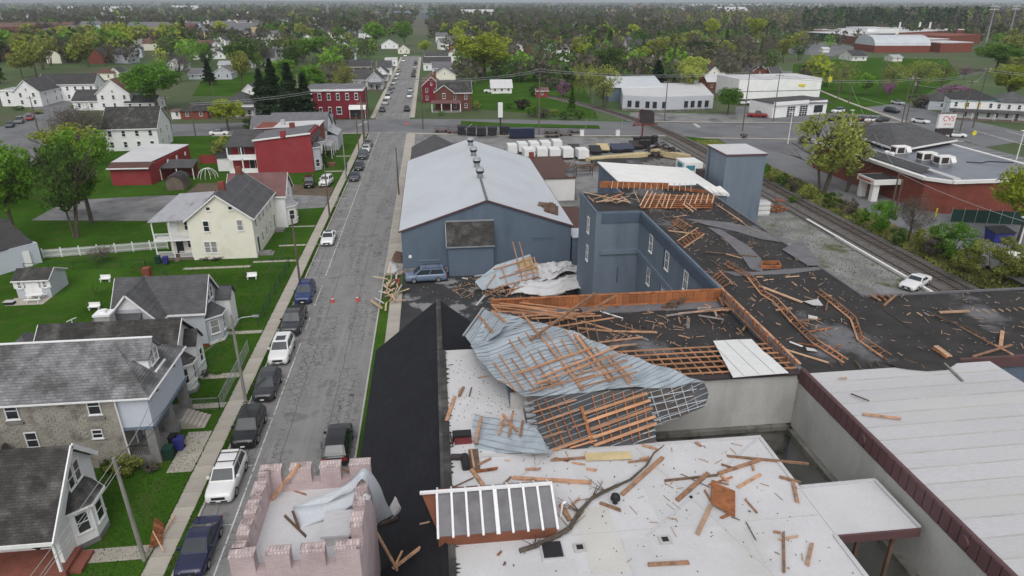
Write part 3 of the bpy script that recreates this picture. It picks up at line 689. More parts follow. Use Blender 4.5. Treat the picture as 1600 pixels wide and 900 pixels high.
# skylight
x0,x1,yS,yR,yN,z0,zs,zr=-.55,4.6,22.9,24.75,26.1,10.45,10.98,11.85
sk=T.part('skylight',MB().add([(x0,yS,z0),(x1,yS,z0),(x1,yN,z0),(x0,yN,z0),(x0,yS,zs),(x1,yS,zs),(x1,yN,zs),(x0,yN,zs),(x0,yR,zr- .1),(x1,yR,zr- .1)],[(0,1,5,4),(2,3,7,6),(1,2,6,9,5),(3,0,4,8,7),(4,5,9,8),(6,7,8,9)]),'cedar_red',label='long ridged skylight with white glazing bars and brown base')
n=8
for k in range(n):
    a=x0+(x1-x0)*k/n+ .03;b=x0+(x1-x0)*(k+1)/n- .03
    T.part('pane',SL([(a,yS+ .02,zs+ .04),(b,yS+ .02,zs+ .04),(b,yR,zr- .04),(a,yR,zr- .04)], .03),'glass_grey',sk)
    T.part('pane',SL([(a,yR,zr- .04),(b,yR,zr- .04),(b,yN- .02,zs+ .04),(a,yN- .02,zs+ .04)], .03),'sign_red' if k<3 else 'glass_grey',sk)
for k in range(n+1):
    x=x0+(x1-x0)*k/n;w_= .17 if k==4 else .1
    T.part('glazing_bar',BM((x,yS- .08,zs+ .02),(x,yR,zr+ .02),w_, .07).beam((x,yR,zr+ .02),(x,yN,zs+ .06),w_* .8, .05),'trim_white',sk)
T.part('ridge_bar',BM((x0- .75,yR,zr+ .06),(x1+ .05,yR,zr+ .06), .16, .09),'trim_white',sk)
T.part('end_gable',SL([(x0- .02,yR,zr- .1),(x0- .7,yR+ .1,zr),(x0- .02,yS+ .6,zs- .2)], .05),'cedar_red',sk)
# vents on the membrane
cv=(4.24,22.07,10.5)
T.part('roof_hatch',BX(cv[0]- .5,cv[0]+ .45,cv[1]- .55,cv[1]+ .45,10.5,10.62),'panel_white');T.part('hatch_lid',BX(cv[0]- .42,cv[0]+ .4,cv[1]- .45,cv[1]+ .4,10.622,10.68),'black_plastic')
for px in((5.43,22.12,10.5),(9.19,22.15,10.5)):
    v=T.part('drain_box',BX(px[0]- .26,px[0]+ .26,px[1]- .24,px[1]+ .24,10.5,10.58),'stucco_grey');T.part('drain_hole',BX(px[0]- .14,px[0]+ .14,px[1]- .13,px[1]+ .13,10.581,10.6),'black_plastic',v)
mv=(7.65,24.75,10.5);T.part('mushroom_vent',CY((mv[0],mv[1],10.5),(mv[0],mv[1],10.75), .12, .12,10).cyl((mv[0],mv[1],10.75),(mv[0],mv[1],10.95), .24, .2,12).cyl((mv[0],mv[1],10.951),(mv[0],mv[1],11.05), .2, .07,12),'black_plastic')
T.part('vent_pipe',CY((4.95,24.1,10.5),(5.05,24.2,11.2), .05, .05,8).cyl((5.05,24.2,11.2),(5.2,24.25,11.22), .06, .06,8),'trim_white')
# lower shingled bay beside the turret and ledges under the alley
T.part('lower_shingles',SL([(-3.2,8,8.25),(-.25,8,10.7),(-.25,23,10.7),(-3.2,23,8.25)], .2),'black_shingle')

# ================================================================ CASTLE TURRET, pink brick with battlements
T=Thing('castle_turret','pink brick square turret with battlements and littered white roof','turret',(-5.5,21.8,0))
cx0,cx1,cy0,cy1,zt,zf,zm=-7.75,-3.27,19.3,24.5,13.42,13.05,14.1
T.part('wall',BX(cx0,cx1,cy0,cy1,0,zf- .1),'pink_brick')
w= .42
T.part('parapet',BX(cx0,cx1,cy0,cy0+w,zf- .1,zt).box(cx0,cx1,cy1-w,cy1,zf- .1,zt).box(cx0,cx0+w,cy0+w,cy1-w,zf- .1,zt).box(cx1-w,cx1,cy0+w,cy1-w,zf- .1,zt),'pink_brick')
T.part('turret_roof',BX(cx0+w,cx1-w,cy0+w,cy1-w,zf- .1,zf),'white_roof')
def merlon(x0,x1,y0,y1):
    m=T.part('merlon',BX(x0,x1,y0,y1,zt,zm),'pink_brick');T.part('merlon_cap',BX(x0- .02,x1+ .02,y0- .02,y1+ .02,zm,zm+ .07),'pink_cap',m)
LX=cx1-cx0;LY=cy1-cy0
for k in range(4):
    a=cx0+k*(LX- .84)/3
    merlon(a,a+ .84,cy0,cy0+w);merlon(a,a+ .84,cy1-w,cy1)
for k in range(1,4):
    b=cy0+k*(LY- .8)/4;merlon(cx0,cx0+w,b,b+ .8);merlon(cx1-w,cx1,b,b+ .8)
for y_ in(cy0+w,cy1-w- .35):merlon(cx0+ .01,cx0+w,y_,y_+ .35)
hb=T.part('roof_curb',BX(-4.75,-3.85,20.7,21.9,zf,13.5),'panel_white');T.part('hatch_lid',BX(-4.85,-3.75,20.6,22,13.502,13.6),'panel_white',hb)

# ================================================================ SOUTH-EAST BUILDING, white metal roof with maroon fascia
T=Thing('metal_roof_building','low-pitched white metal roof building with maroon fascia and grey stucco wall','building',(30,22,0))
T.part('wall',BX(21.2,32.3,5,33.38,0,11.6),'stucco_grey');T.part('alley_wall',BX(20.95,21.198,5,33.17,8.1,11.2),'stucco_grey');T.part('alley_ledge',BX(20.6,21.19,5,32.84,7.75,8.09),'stucco_dirty')
k=0;y=32.65
while y>5:
    pan=T.part('roof_panel',SL([(21.15,y-1.08,12.03),(32.6,y-1.08,12.13),(32.6,y,12.13),(21.15,y,12.03)], .05+ .006*(k%3)),'panel_white')
    T.part('panel_seam',BM((21.15,y-1.1,12.03),(32.6,y-1.1,12.13), .03, .065),'stucco_grey',pan)
    y-=1.12;k+=1
T.part('roof_base',BX(21.2,32.4,5,32.7,11.602,11.95),'metal_dark')
fp=BX(-.03, .03,0, .5,0, .9).mesh('fascia_panel','fascia_maroon');y=33.1
while y>5:
    link('fascia_panel',fp,T.o,(20.93-30+R(-.008, .008),y- .5-22,11.18));y-= .55
T.part('fascia_rail',BX(20.96,21.14,5,33.2,12,12.1),'fascia_maroon');T.part('fascia_backing',BX(20.965,21.13,5,33.19,11.2,11.99),'sign_dark')
for y in(33.2,26.7,19.56):T.part('medallion',CY((20.95,y,11.62),(20.82,y,11.62), .27, .24,16),'fascia_maroon')
T.part('east_fascia',BX(31.2,75,33.2,33.39,11.3,12.02),'fascia_maroon')

# ================================================================ STORM DEBRIS
def plank_obj(a,b,w,h,m,label,group=None,parent=None,name='plank',cat='plank'):
    w*= .7
    a=Vector(a);b=Vector(b);L=(b-a).length;mb=MB();rr=random.Random(int(a.x*97+b.y*31))
    e=[rr.uniform(0, .12)for _ in range(4)]  # splintered ends
    mb.add([(e[0],-w/2,-h/2),(L-e[1],-w/2,-h/2),(L-e[2],w/2,-h/2),(e[3],w/2,-h/2),(e[0],-w/2,h/2),(L-e[1],-w/2,h/2),(L-e[2],w/2,h/2),(e[3],w/2,h/2)],
           [(0,3,2,1),(4,5,6,7),(0,1,5,4),(1,2,6,5),(2,3,7,6),(3,0,4,7)])
    o=link(name,mb.mesh(name,m),parent)
    d=(b-a).normalized();o.location=a;o.rotation_euler=(0,-math.asin(max(-1,min(1,d.z))),math.atan2(d.y,d.x))
    if label:tag(o,label,cat,group)
    return o
def planks(segs,z,label,group,m='plank',w=.14,h=.06,lift=.05):
    for s_ in segs:
        ww=(s_[4]if len(s_)>4 else w)*R(.6,1.25)
        plank_obj((s_[0],s_[1],z+lift+R(0, .03)),(s_[2],s_[3],z+lift+R(0, .05)),ww,max(h,min(ww* .5, .1)),m if random.random()< .68 else random.choice(['plank_pale','plank_grey','plank_dark','rust_board']),label,group)
def one(s_,z,label,m='plank',w=.2,h=.08,tz=0,name='plank',cat='plank'):
    s_=s_[0];return plank_obj((s_[0],s_[1],z+ .05),(s_[2],s_[3],z+ .05+tz),w,h,m,label,None,None,name,cat)

def clip(poly,p,n):
    out=[]
    for i in range(len(poly)):
        a,b=poly[i],poly[(i+1)%len(poly)];da,db=(a-p).dot(n),(b-p).dot(n)
        if da>=0:out.append(a)
        if(da>=0)!=(db>=0):out.append(a+(b-a)*(da/(da-db)))
    return out
def buckle(p):return .10*math.sin(1.15*p.x+ .7*p.y)+ .07*math.sin(2.4*p.y-1.3*p.x+1)+ .045*math.sin(4.1*p.x+2.2*p.y)
def strip_sheets(T,outline,direction,wid,m,th=.03,wob=.04,parent=None,rib='metal_edge',ribh=.05,buck=0):
    # a torn roof sheet split into its own long metal panels, each a little out of true
    P=[Vector(p)for p in outline];nrm=Vector((0,0,0))
    for i in range(len(P)):nrm+=P[i].cross(P[(i+1)%len(P)])
    nrm.normalize();nrm=nrm if nrm.z>0 else-nrm
    if(P[1]-P[0]).cross(P[2]-P[1]).dot(nrm)<0:P.reverse()
    d=Vector(direction);d=(d-nrm*d.dot(nrm)).normalized();q=nrm.cross(d).normalized()
    ts=[p.dot(q)for p in P];t=min(ts);rr=random.Random(len(outline))
    while t<max(ts):
        c=clip(clip(P,q*t,q),q*(t+wid),-q)
        if len(c)>=3:
            mb=MB();off=nrm*rr.uniform(-wob,wob);tw=rr.uniform(-wob,wob)
            c2=[p+off+nrm*(tw*(p.dot(d)-c[0].dot(d))* .05)for p in c]
            s_=sum(((c2[i]-c2[0]).cross(c2[(i+1)%len(c2)]-c2[0])for i in range(len(c2))),Vector())
            if s_.dot(nrm)<0:c2.reverse()
            if s_.length> .02:
                if buck:  # cut across into short lengths and bend them, so that the sheet is creased
                    u=min(p.dot(d)for p in c2);u1=max(p.dot(d)for p in c2)
                    while u<u1:
                        cc=clip(clip(c2,d*u,d),d*(u+ .8),-d);u+= .8
                        if len(cc)>2:
                            cb=[p+nrm*buckle(p)*buck for p in cc];mb.add(cb,[tuple(range(len(cc)))]);e=[b for p,b in zip(cc,cb)if abs(p.dot(q)-t)< .06]
                            if len(e)>1:mb.beam(min(e,key=lambda p:p.dot(d))+nrm* .02,max(e,key=lambda p:p.dot(d))+nrm* .021, .035, .045,nrm,1)
                    T.part('metal_panel',mb,[m,rib],parent);t+=wid;continue
                n_=len(c2);lo=[p-nrm*th for p in c2]
                mb.add(c2+lo,[tuple(range(n_)),tuple(range(2*n_-1,n_-1,-1))]+[(i,n_+i,n_+(i+1)%n_,(i+1)%n_)for i in range(n_)])
                ds=[p.dot(d)for p in c2];e=[p for p in c2 if abs(p.dot(q)-t)<wob*2+ .02]
                if len(e)>=2:mb.beam(min(e,key=lambda p:p.dot(d))+nrm* .02,max(e,key=lambda p:p.dot(d))+nrm* .021, .03,ribh,nrm,1)
                T.part('metal_panel',mb,[m,rib if ribh else m],parent)
        t+=wid
def battens(T,segs,m,w,h,off,nrm=(0,0,1),name='batten'):
    for s_ in segs:
        o=Vector(nrm)*(off+R(0, .03));mb=BM(Vector(s_[:3])+o,Vector(s_[3:6])+o,s_[6]if len(s_)>6 else w,h,nrm)
        T.part(name,mb,m)

# ---- the big peeled roof sheet lying over the yard wing and the alley
T=Thing('metal_roof_wreck','huge crumpled blue-grey metal roof sheet with wooden battens draped over the alley','roof wreckage',(8,33,11))
MSo=[(1.74,38.53,12.04),(3.37,42.89,12.24),(4.39,42.43,12.25),(7.94,39.86,12.27),(10.52,36.47,12.23),(12.88,33.76,12.21),(14.55,32.04,12.2),(10.87,32.08,12.09),(7.25,32.19,11.99),(4.43,32.05,11.9),(3.12,33.89,11.92),(2.25,36.09,11.97)]
ra=Vector((9.32,36.51,12.2))-Vector((3.89,34.11,11.95))
strip_sheets(T,MSo,ra, .34,'metal_blue',wob=.025,buck=1)
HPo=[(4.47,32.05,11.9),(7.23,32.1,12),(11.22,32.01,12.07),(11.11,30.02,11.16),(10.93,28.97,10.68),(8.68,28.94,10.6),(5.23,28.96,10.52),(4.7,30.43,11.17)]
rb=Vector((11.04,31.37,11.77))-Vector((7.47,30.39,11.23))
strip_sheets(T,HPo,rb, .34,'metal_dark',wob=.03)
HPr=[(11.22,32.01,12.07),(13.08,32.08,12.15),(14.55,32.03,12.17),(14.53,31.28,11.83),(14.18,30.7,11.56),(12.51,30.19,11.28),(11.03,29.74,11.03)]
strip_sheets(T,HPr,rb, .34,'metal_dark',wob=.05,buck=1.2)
nM=(-.05, .05,1);nH=(-.1,-.8, .6)
battens(T,[(4.2,34.27,11.97,9.13,36.54,12.19,.16),(5.53,33.65,11.99,10.75,36.44,12.24,.14),(7.7,34.43,12.08,10.82,35.64,12.21),(7.54,33.61,12.04,10.87,34.8,12.18),(7.39,32.89,12.02,10.98,34.06,12.16),(7.45,32.29,12,11.06,33.41,12.14),(4.68,32.33,11.92,8.62,33.44,12.07),(5.03,32.99,11.95,8.5,34.59,12.11)],'raft_wood', .085, .06, .2,nM)
battens(T,[(3.01,35.9,11.99,3.93,32.64,11.91),(3.41,36.82,12.03,4.37,32.7,11.92),(4.09,36.25,12.03,5.01,32.6,11.94),(4.23,38.55,12.11,5.5,32.52,11.95),(4.83,38.79,12.14,6.11,32.69,11.97),(5.37,39.39,12.18,6.63,32.74,11.99),(5.5,42.05,12.27,7.65,32.19,12,.15),(6.52,39.82,12.23,7.65,33.25,12.04),(7.48,38.03,12.19,8.12,33.18,12.05),(7.95,39.24,12.25,8.85,33.61,12.08),(8.46,38.63,12.24,9.41,32.84,12.07,.2),(8.71,38.42,12.24,9.69,32.93,12.09),(9.37,36.74,12.21,10.45,32.55,12.1),(9.95,35.78,12.19,10.69,32.78,12.11),(10.17,34.33,12.15,10.34,32.17,12.08),(3.12,33.89,11.92,3.8,33.31,11.92)],'raft_wood', .07, .06, .1,nM)
battens(T,[(7.39,30.84,11.43,11.13,31.71,11.93,.15),(7.47,30.39,11.23,11.2,31.28,11.74,.15),(7.59,29.92,11.02,11.19,30.83,11.53,.15),(7.6,29.49,10.83,11.23,30.34,11.31,.15),(7.62,29.07,10.64,11.19,29.94,11.13,.15),(5.31,28.98,10.53,7.8,29.61,10.89,.13),(4.86,30.53,11.22,7.23,31.11,11.55),(4.67,31.16,11.5,7.16,31.69,11.81),(6.33,29.06,10.59,7.81,29.33,10.76),(5.01,29.73,10.86,6.15,29.98,11.01),(6.63,30.15,11.1,7.6,30.35,11.21)],'raft_wood', .09, .07, .2,nH)
battens(T,[(4.98,31.89,11.84,5.71,29.01,10.56),(5.47,31.88,11.85,6.13,29.08,10.6),(5.98,31.91,11.88,6.61,29.1,10.62),(6.48,31.9,11.89,7.09,29.12,10.64),(7.37,31.29,11.64,7.54,29.15,10.67,.18),(8.09,31.87,11.92,8.2,29.09,10.66),(8.67,31.89,11.95,8.62,29.12,10.68),(9.25,31.88,11.96,9.14,29.14,10.71),(9.84,31.9,11.98,9.68,29.09,10.7),(10.38,31.89,11.99,10.1,29.12,10.73),(10.91,31.85,11.98,10.6,29.18,10.77)],'rust_board', .06, .05, .1,nH)
battens(T,[(11.38,31.8,11.98,11.45,29.85,11.09),(11.99,31.9,12.04,12.04,30.05,11.2),(12.61,32,12.1,12.63,30.25,11.31),(13.2,31.99,12.11,13.15,30.42,11.4),(13.79,31.98,12.12,13.71,30.59,11.49),(11.14,31.44,11.81,14.46,31.76,12.04),(11.09,30.99,11.6,14.5,31.44,11.9),(11.11,30.54,11.4,14.41,31.06,11.73),(11.13,30.09,11.2,14.28,30.77,11.59),(9.95,29.06,10.7,10.97,29.25,10.81),(10.33,29.45,10.88,11.06,29.59,10.97)],'metal_edge', .045, .03, .08,nH,'metal_strip')
FLo=[(1.51,41.71,11.1),(3,43.23,12.3),(4.15,39.32,13.2),(3.58,38.56,12.74),(2.03,38.83,11.5)]
strip_sheets(T,FLo,Vector((3,43.23,12.3))-Vector((1.51,41.71,11.1)), .3,'metal_blue',wob=.03)
nF=(-.5,-.4, .75)
battens(T,[(2.57,42.96,11.95,3.26,39.1,12.48,.14),(3.47,41.94,12.67,4.12,39.08,13.18,.14)],'raft_wood', .12, .08, .1,nF)
battens(T,[(1.46,41.6,11.06,3,43.32,12.3,.12)],'metal_edge', .12, .1, .1,nF,'eave_strip')
# dark end of the wreck seen beside the membrane strip
ed=MB()
for k in range(8):
    a=Vector((4.36,31.8-k* .36,11.75-k* .15));ed.box(a.x- .05,a.x+ .45,a.y- .1,a.y+ .1,a.z- .12,a.z+ .02)
T.part('roof_rib',ed,'metal_edge',kind='stuff')
plank_obj((5.47,38.02,12.13),(10.65,42.52,13.2), .19, .14,'plank','long reddish beam slanting across the metal wreck to the board parapet',cat='beam',name='beam').location.z+= .25
plank_obj((10.39,43.48,11.6),(12.41,43.12,13), .16, .12,'plank','bare timber leaning over the rusty board parapet',cat='beam',name='beam')

# ---- smaller blue sheet on the membrane strip
T=Thing('metal_roof_piece','smaller torn blue-grey roof sheet with short battens on the white membrane','roof sheet',(3,30,10.6))
SSo=[(1.58,32.46,10.77),(3.23,31.41,11),(4.69,30.33,11.2),(4.94,29.27,11.15),(5.05,28.11,11.07),(3.28,28.77,10.77),(1.11,29.92,10.44)]
strip_sheets(T,SSo,Vector((4.69,30.33,11.2))-Vector((1.58,32.46,10.77)), .4,'metal_blue',wob=.03,buck=.7)
battens(T,[(1.93,31.94,10.79,1.48,29.94,10.52,.16),(3.08,31.68,11,2.76,30.25,10.8),(3.7,31.84,11.14,3.24,29.92,10.87),(4.11,30.87,11.13,3.82,29.71,10.97),(2.94,31.02,10.91,3.51,30.76,11),(3.12,31.78,11.02,3.71,30.17,10.99)],'plank', .13, .09, .1)
cr=MB();
for k in range(4):cr.cyl((4.5+ .13*k,29.6- .35*k,10.9),(4.9+ .1*k,29.3- .36*k,11), .2- .03*k, .12,7)
T.part('curled_end',cr,'metal_blue')

# ---- battens and ladders thrown over the yard wing
Z=11.6
T=Thing('roof_lattice','tangled lattice of reddish battens collapsed behind the big metal wreck','lattice',(7,43,11.2))
for s_ in[(3.64,45.62,8.52,42.94,.12),(3.63,44.93,7.31,43.95),(3.65,44.14,10.78,42.79),(3.66,45.27,4.56,41.93,.2),(4.27,45.78,9.84,43.77),(4.97,43.66,9.44,42.94),(8.39,42.21,11.92,43.65),(3.91,44.45,9.09,42.34),(4.84,42.51,8.8,43.23),(6.92,41.45,10.65,43.24),(7.24,40.72,11.89,41.71),(6.21,42.67,11.21,42.63),(4.2,45.09,8.17,43.52),(4.6,44.48,9.19,41.7)]:
    T.part('batten',BM((s_[0],s_[1],11.75+R(-.15, .15)),(s_[2],s_[3],11.75+R(-.15, .15)),s_[4]if len(s_)>4 else .1, .07),'raft_wood')
for s_ in[(4.18,45.9,4.23,43.97),(4.82,45.59,4.84,43.68),(5.37,45.07,5.48,42.96),(5.99,44.77,6.12,42.68),(6.59,44.36,6.7,42.3),(7.64,43.69,7.43,41.6),(8.26,43.51,7.99,41.24),(8.89,43.66,8.53,40.39),(9.5,43.7,9.05,39.95),(10.12,43.96,9.57,39.13),(10.76,43.89,10.15,38.88)]:
    T.part('cross_batten',BM((s_[0],s_[1],11.62),(s_[2],s_[3],11.5), .07, .07),'plank')
planks([(9.72,42.7,11.59,40.95,.18),(9.18,41.62,11.54,40.75,.16),(11.56,40.85,14.54,40.31,.17),(10.09,39.29,13.37,39.67,.18),(10.48,38.61,12.65,38.73,.15),(8.44,42.42,11.33,43.05),(8.97,40.56,10.48,41.37),(11.99,42.02,13.4,40.54,.1),(12.96,40.1,13.61,39.17,.2),(12.8,40.81,14.57,40.41,.1)],11.22,'broken reddish batten lying on the tar roof between lattice and rafter grid','battens on the yard wing roof')
planks([(12.47,40.75,12.67,41.63),(12.91,40.7,13.11,41.58),(13.4,40.54,13.66,41.42),(13.92,40.48,14.23,41.35),(10.65,39.32,11.13,39.83),(11.18,39.36,11.66,39.87),(11.69,39.48,12.16,39.91),(12.25,39.61,12.69,39.94)],11.3,'short stub batten beside the fallen ladder frame','stub battens on the yard wing roof',w=.08)
one([(11.47,44.24,12.88,42.76)],11.2,'long white trim strip lying on the tar near the rusty parapet','trim_white', .16, .05);one([(12.57,43.34,14.51,40.22)],11.2,'thin dark cable strip crossing the tar roof','sign_dark', .06, .05)
planks([(15.78,42.33,20.35,43.12,.15),(16.82,42.64,21.69,42.86,.13),(18.07,42.17,19.67,41.25,.15),(17.27,42.05,17.01,40.93),(20.68,42.31,23.36,44.05,.2),(20.99,46.15,20.49,43.45,.2),(21.55,42.54,22.67,41.33,.13),(18.72,42.64,21.37,43.23,.15),(18.74,43.31,20.59,42.54),(19.54,42.66,19.34,41.81),(19.78,42.3,19.97,41.85),(21.23,42.91,22.76,42.85),(19.03,42.94,22.11,43.26),(16.61,42.02,16.36,40.9),(19.22,41.51,19.45,42.56)],11.4,'broken batten in the heap at the meeting of the two tar roofs','battens heaped where the tar roofs meet',w=.12,lift=.12)
planks([(14.97,41.68,15.39,41.53,.2),(15.84,39.77,16.45,39.13,.12),(20.38,39.85,21.2,40.87,.2),(19.44,44.49,19.79,43.86),(12.73,44.9,13.05,44.63),(14.92,43.63,15.3,43.47),(19.27,40.47,19.25,39.87)],11.22,'small wood scrap lying on the tar of the yard wing','wood scraps on the yard wing roof')
planks([(16.82,40.65,17.48,42.35,.3),(18.67,43.88,19.75,43.75,.5)],11.2,'grey board flat on the tar beside the batten heap','grey boards on the yard wing roof','plank_grey', .3)
sd=Thing('roof_scrap','rusty lump of torn flashing on the tar below the board parapet','scrap',(16.88,44.42,11.2));p_=(16.88,44.42,11.2)
mb=MB();rr=random.Random(2)
for k in range(7):q=(p_[0]+rr.uniform(-.8, .8),p_[1]+rr.uniform(-.3, .3),11.3+rr.uniform(0, .3));mb.beam(q,(q[0]+rr.uniform(-.7, .7),q[1]+rr.uniform(-.3, .3),q[2]+rr.uniform(-.2, .3)), .25, .15)
sd.part('scrap_body',mb,'plank_dark')
# loose white corrugated sheet on the rafter grid
T=Thing('white_roof_sheet','white ribbed roof sheet lying across the bare rafter grid','roof sheet',(18,34,12))
wo=[(17.55,38.03,11.47),(18.92,38.07,11.46),(20.17,38.02,11.46),(19.98,36,11.64),(20.04,35.18,11.71),(19.97,32.76,11.93),(16.51,32.59,11.96)]
strip_sheets(T,[(x,y,z+ .16)for x,y,z in wo],(.02,1,-.07), .95,'white_plastic',wob=.008,rib='panel_white',ribh=.015)
# ---- stud ladders on the long wing
def ladder(label,path,hgt=.36,m='plank',step=.42,zb=12.0):
    P=[Vector((p[0],p[1],zb))for p in path];T=Thing('stud_ladder',label,'stud frame',P[0])
    for a,b in zip(P[:-1],P[1:]):
        d=(b-a).normalized();q=Vector((-d.y,d.x,0))*hgt* .8;lift=Vector((0,0,hgt* .75))
        T.part('rail',BM(a+Vector((0,0, .06)),b+Vector((0,0, .06)), .11, .08),m);T.part('rail',BM(a+q+lift,b+q+lift+Vector((0,0,R(-.1, .1))), .08, .06),m)
        n=max(2,int((b-a).length/step))
        for k in range(n):
            s_=a+(b-a)*(k+ .5)/n;T.part('rung',BM(s_+Vector((0,0, .07)),s_+q*R(.5,1.5)+lift*R(.5,1.3)+(b-a).normalized()*R(-.15, .15), .07, .05),'rust_board')
ladder('long reddish stud frame snaking over the tar roof towards the maroon fascia',[(23.35,50.57,12),(24.07,47.48,12),(23.58,44.07,12),(23.88,42.74,12),(23.45,39.25,12),(23.32,36.24,12),(23.85,33.58,12)])
ladder('second reddish stud frame bending across the tar east of the long one',[(27.84,44.08,12),(27.88,42.29,12),(27.73,39.27,12),(26.44,36.33,12),(26.62,33.67,12)])
ladder('short broken stud frame near the grey court wall',[(22.82,62.48,12),(23.26,59.36,12)], .7);ladder('pale ladder-like frame at the edge above the court windows',[(21.51,54.79,12),(24.65,58.23,12)], .8,'plank_pale', .35)
ladder('rusty stub frame on the corner of the court parapet',[(21.27,48.05,11.9),(21.34,45.68,11.9)], .8,'plank', .4,11.9)
planks([(29.83,68.72,29.76,59.61,.12),(29.76,67.47,29.91,61.68,.1)],12,'long straight batten along the east edge of the mill roof','battens on the east edge of the mill roof','plank_pale')
one([(24.16,45.75,25.93,42.28)],12,'wide pale board split off the long stud frame','plank_pale', .35);one([(22.93,53.62,26.94,51.86)],12,'long dark plank across the peeled felt strip','plank_dark', .16)
one([(21.09,35.71,22.98,33.68)],12,'pale curved lath near the maroon fascia corner','plank_pale', .13);one([(21.7,59.73,23.83,58.51)],12,'weathered thick board beside the short stud frame','plank_pale', .3)
planks([(23.85,39.4,25.69,39.5),(23.78,37.75,25.77,38.19),(23.29,41.25,24.7,41.41,.2),(24.14,35.88,24.13,34.19,.2),(23.8,35.06,25.04,35.87,.15),(22.43,36.34,23.79,35.49),(21.9,60.31,23.03,61.4,.15),(24.02,40,24.26,38.56),(26.76,40.74,27.96,42.51),(24,41.82,24.06,40.62)],12,'loose batten lying among the stud frames on the long tar roof','battens on the long mill roof')
planks([(26.97,47.15,28.19,47.15),(24.72,47.41,25.37,47.33,.12),(24.96,46.57,25.43,46.79),(25.47,46.78,26.03,46.85),(27.02,46.21,27.04,45.55),(27.37,45,27.36,44.13),(22.37,39.27,22.53,38.85),(24.5,52.79,25.45,51.56),(28.32,43.41,28.66,43.14),(23.26,49.69,23.5,49.23),(22.57,43.59,22.59,42.89),(22.24,46.75,22.27,46.09),(22.48,46.46,22.45,45.69),(26.96,45.69,27.06,45.29),(28.9,46.79,29.33,46.61),(23.63,63.92,25.27,64.41),(22.21,63.42,22.5,62.31),(25.63,36.07,25.9,35.95)],12,'small pale splinter scattered on the long tar roof','splinters on the long mill roof','plank_pale', .1)
planks([(21.95,36.58,22.45,35.81,.15),(22.69,51.41,22.84,49.59,.1)],12,'white trim board lying near the long stud frame','white trims on the long mill roof','trim_white')
WS=[("pointed white roofing scrap on the tar between the two stud frames",[(26.07,42.47,12.06),(26.3,41.65,12.06),(27.03,41.57,12.06),(27.26,42.69,12.06)]),("small square white scrap on the tar below the pointed one",[(25.16,40.16,12.06),(24.89,39.67,12.06),(25.4,39.4,12.06),(25.56,39.69,12.06)]),("white scrap caught under the long stud frame",[(22.58,35.68,12.06),(22.44,35.27,12.06),(23.07,35.11,12.06),(22.96,35.38,12.06)])]
for lb_,q in WS:
    q=[(x,y,z+R(0, .12))for x,y,z in q];solo('roof_scrap',SL(q, .03),'panel_white',lb_,'scrap',q[0])
# east wing
planks([(31.56,43.29,31.61,41.86,.35),(32.2,43.09,32.02,41.82,.3),(31.35,41.1,33.44,42.83,.2),(32.74,42.91,32.7,42.32,.2),(33.75,39.73,34.3,37.32,.14),(34.3,37.32,34.48,34.62,.16),(34.62,37.38,34.81,36.11,.12),(32.05,33.37,35.64,34.48,.25),(34.79,34.41,36.58,36.38,.3),(34.55,34.7,34.73,33.31,.16),(30.36,34.74,30.37,33.32,.15)],12,'loose batten on the tar roof of the far east wing','battens on the east wing roof')
one([(34.46,39.65,36.83,39.6)],12,'pale wide board lying flat on the east wing tar','plank_pale', .4);one([(30.83,35.03,30.73,33.52)],12,'pale plank pair at the east wing edge by the white metal roof','plank_pale', .5)
planks([(32.91,39.83,32.93,39.19),(33.44,39.77,33.46,39.13),(37.84,39.7,37.93,39.15),(38.55,39.73,38.45,39.2),(39.04,39.67,39.07,39.23),(39.62,39.71,39.56,39.18),(40.25,39.75,40.13,39.22),(40.83,39.8,40.66,39.27),(37.3,39.76,37.34,39.32),(31.9,39.41,32.48,39.77)],12,'short pale lath in the row on the east wing tar','laths on the east wing roof','plank_pale', .12)
one([(29.66,32.74,29.25,30.61)],12.12,'plank hanging over the torn edge of the white metal roof','plank_grey', .18);one([(21.57,28.13,23.4,27.45)],12.12,'long brown plank alone on the white metal roof','plank', .18)
planks([(22.36,31.68,22.91,31.62),(22.11,30.04,22.73,29.12)],12.12,'thin dark stick lying on the white metal roof','sticks on the white metal roof','plank_dark', .1)
# torn north edge of the white metal roof: jagged dark felt and dangling laths
planks([(22.88,33.52,22.73,32.92),(24.58,33.65,24.37,32.65),(25.23,33.57,25.1,32.72),(25.8,33.51,25.63,32.74),(27.6,33.54,28.08,32.46,.15),(27.78,33.2,28.06,32.78),(28.23,32.68,27.98,32.09),(23.58,33.68,23.46,33.07),(26.54,33.82,26.34,32.89)],12.08,'snapped lath along the torn edge of the white metal roof','laths at the torn metal roof edge','plank_dark', .1)
solo('torn_roofing',SL([(26.28,33.15,12.17),(26.51,32.58,12.17),(27.11,32.28,12.17),(28.08,31.94,12.17),(29.3,31.96,12.17),(30.41,32.6,12.17),(29.24,32.97,12.17),(27.82,33.3,12.17)], .03),'tar','ragged black felt lapped over the white metal roof edge','torn roofing',(28.19,32.66,12.15))

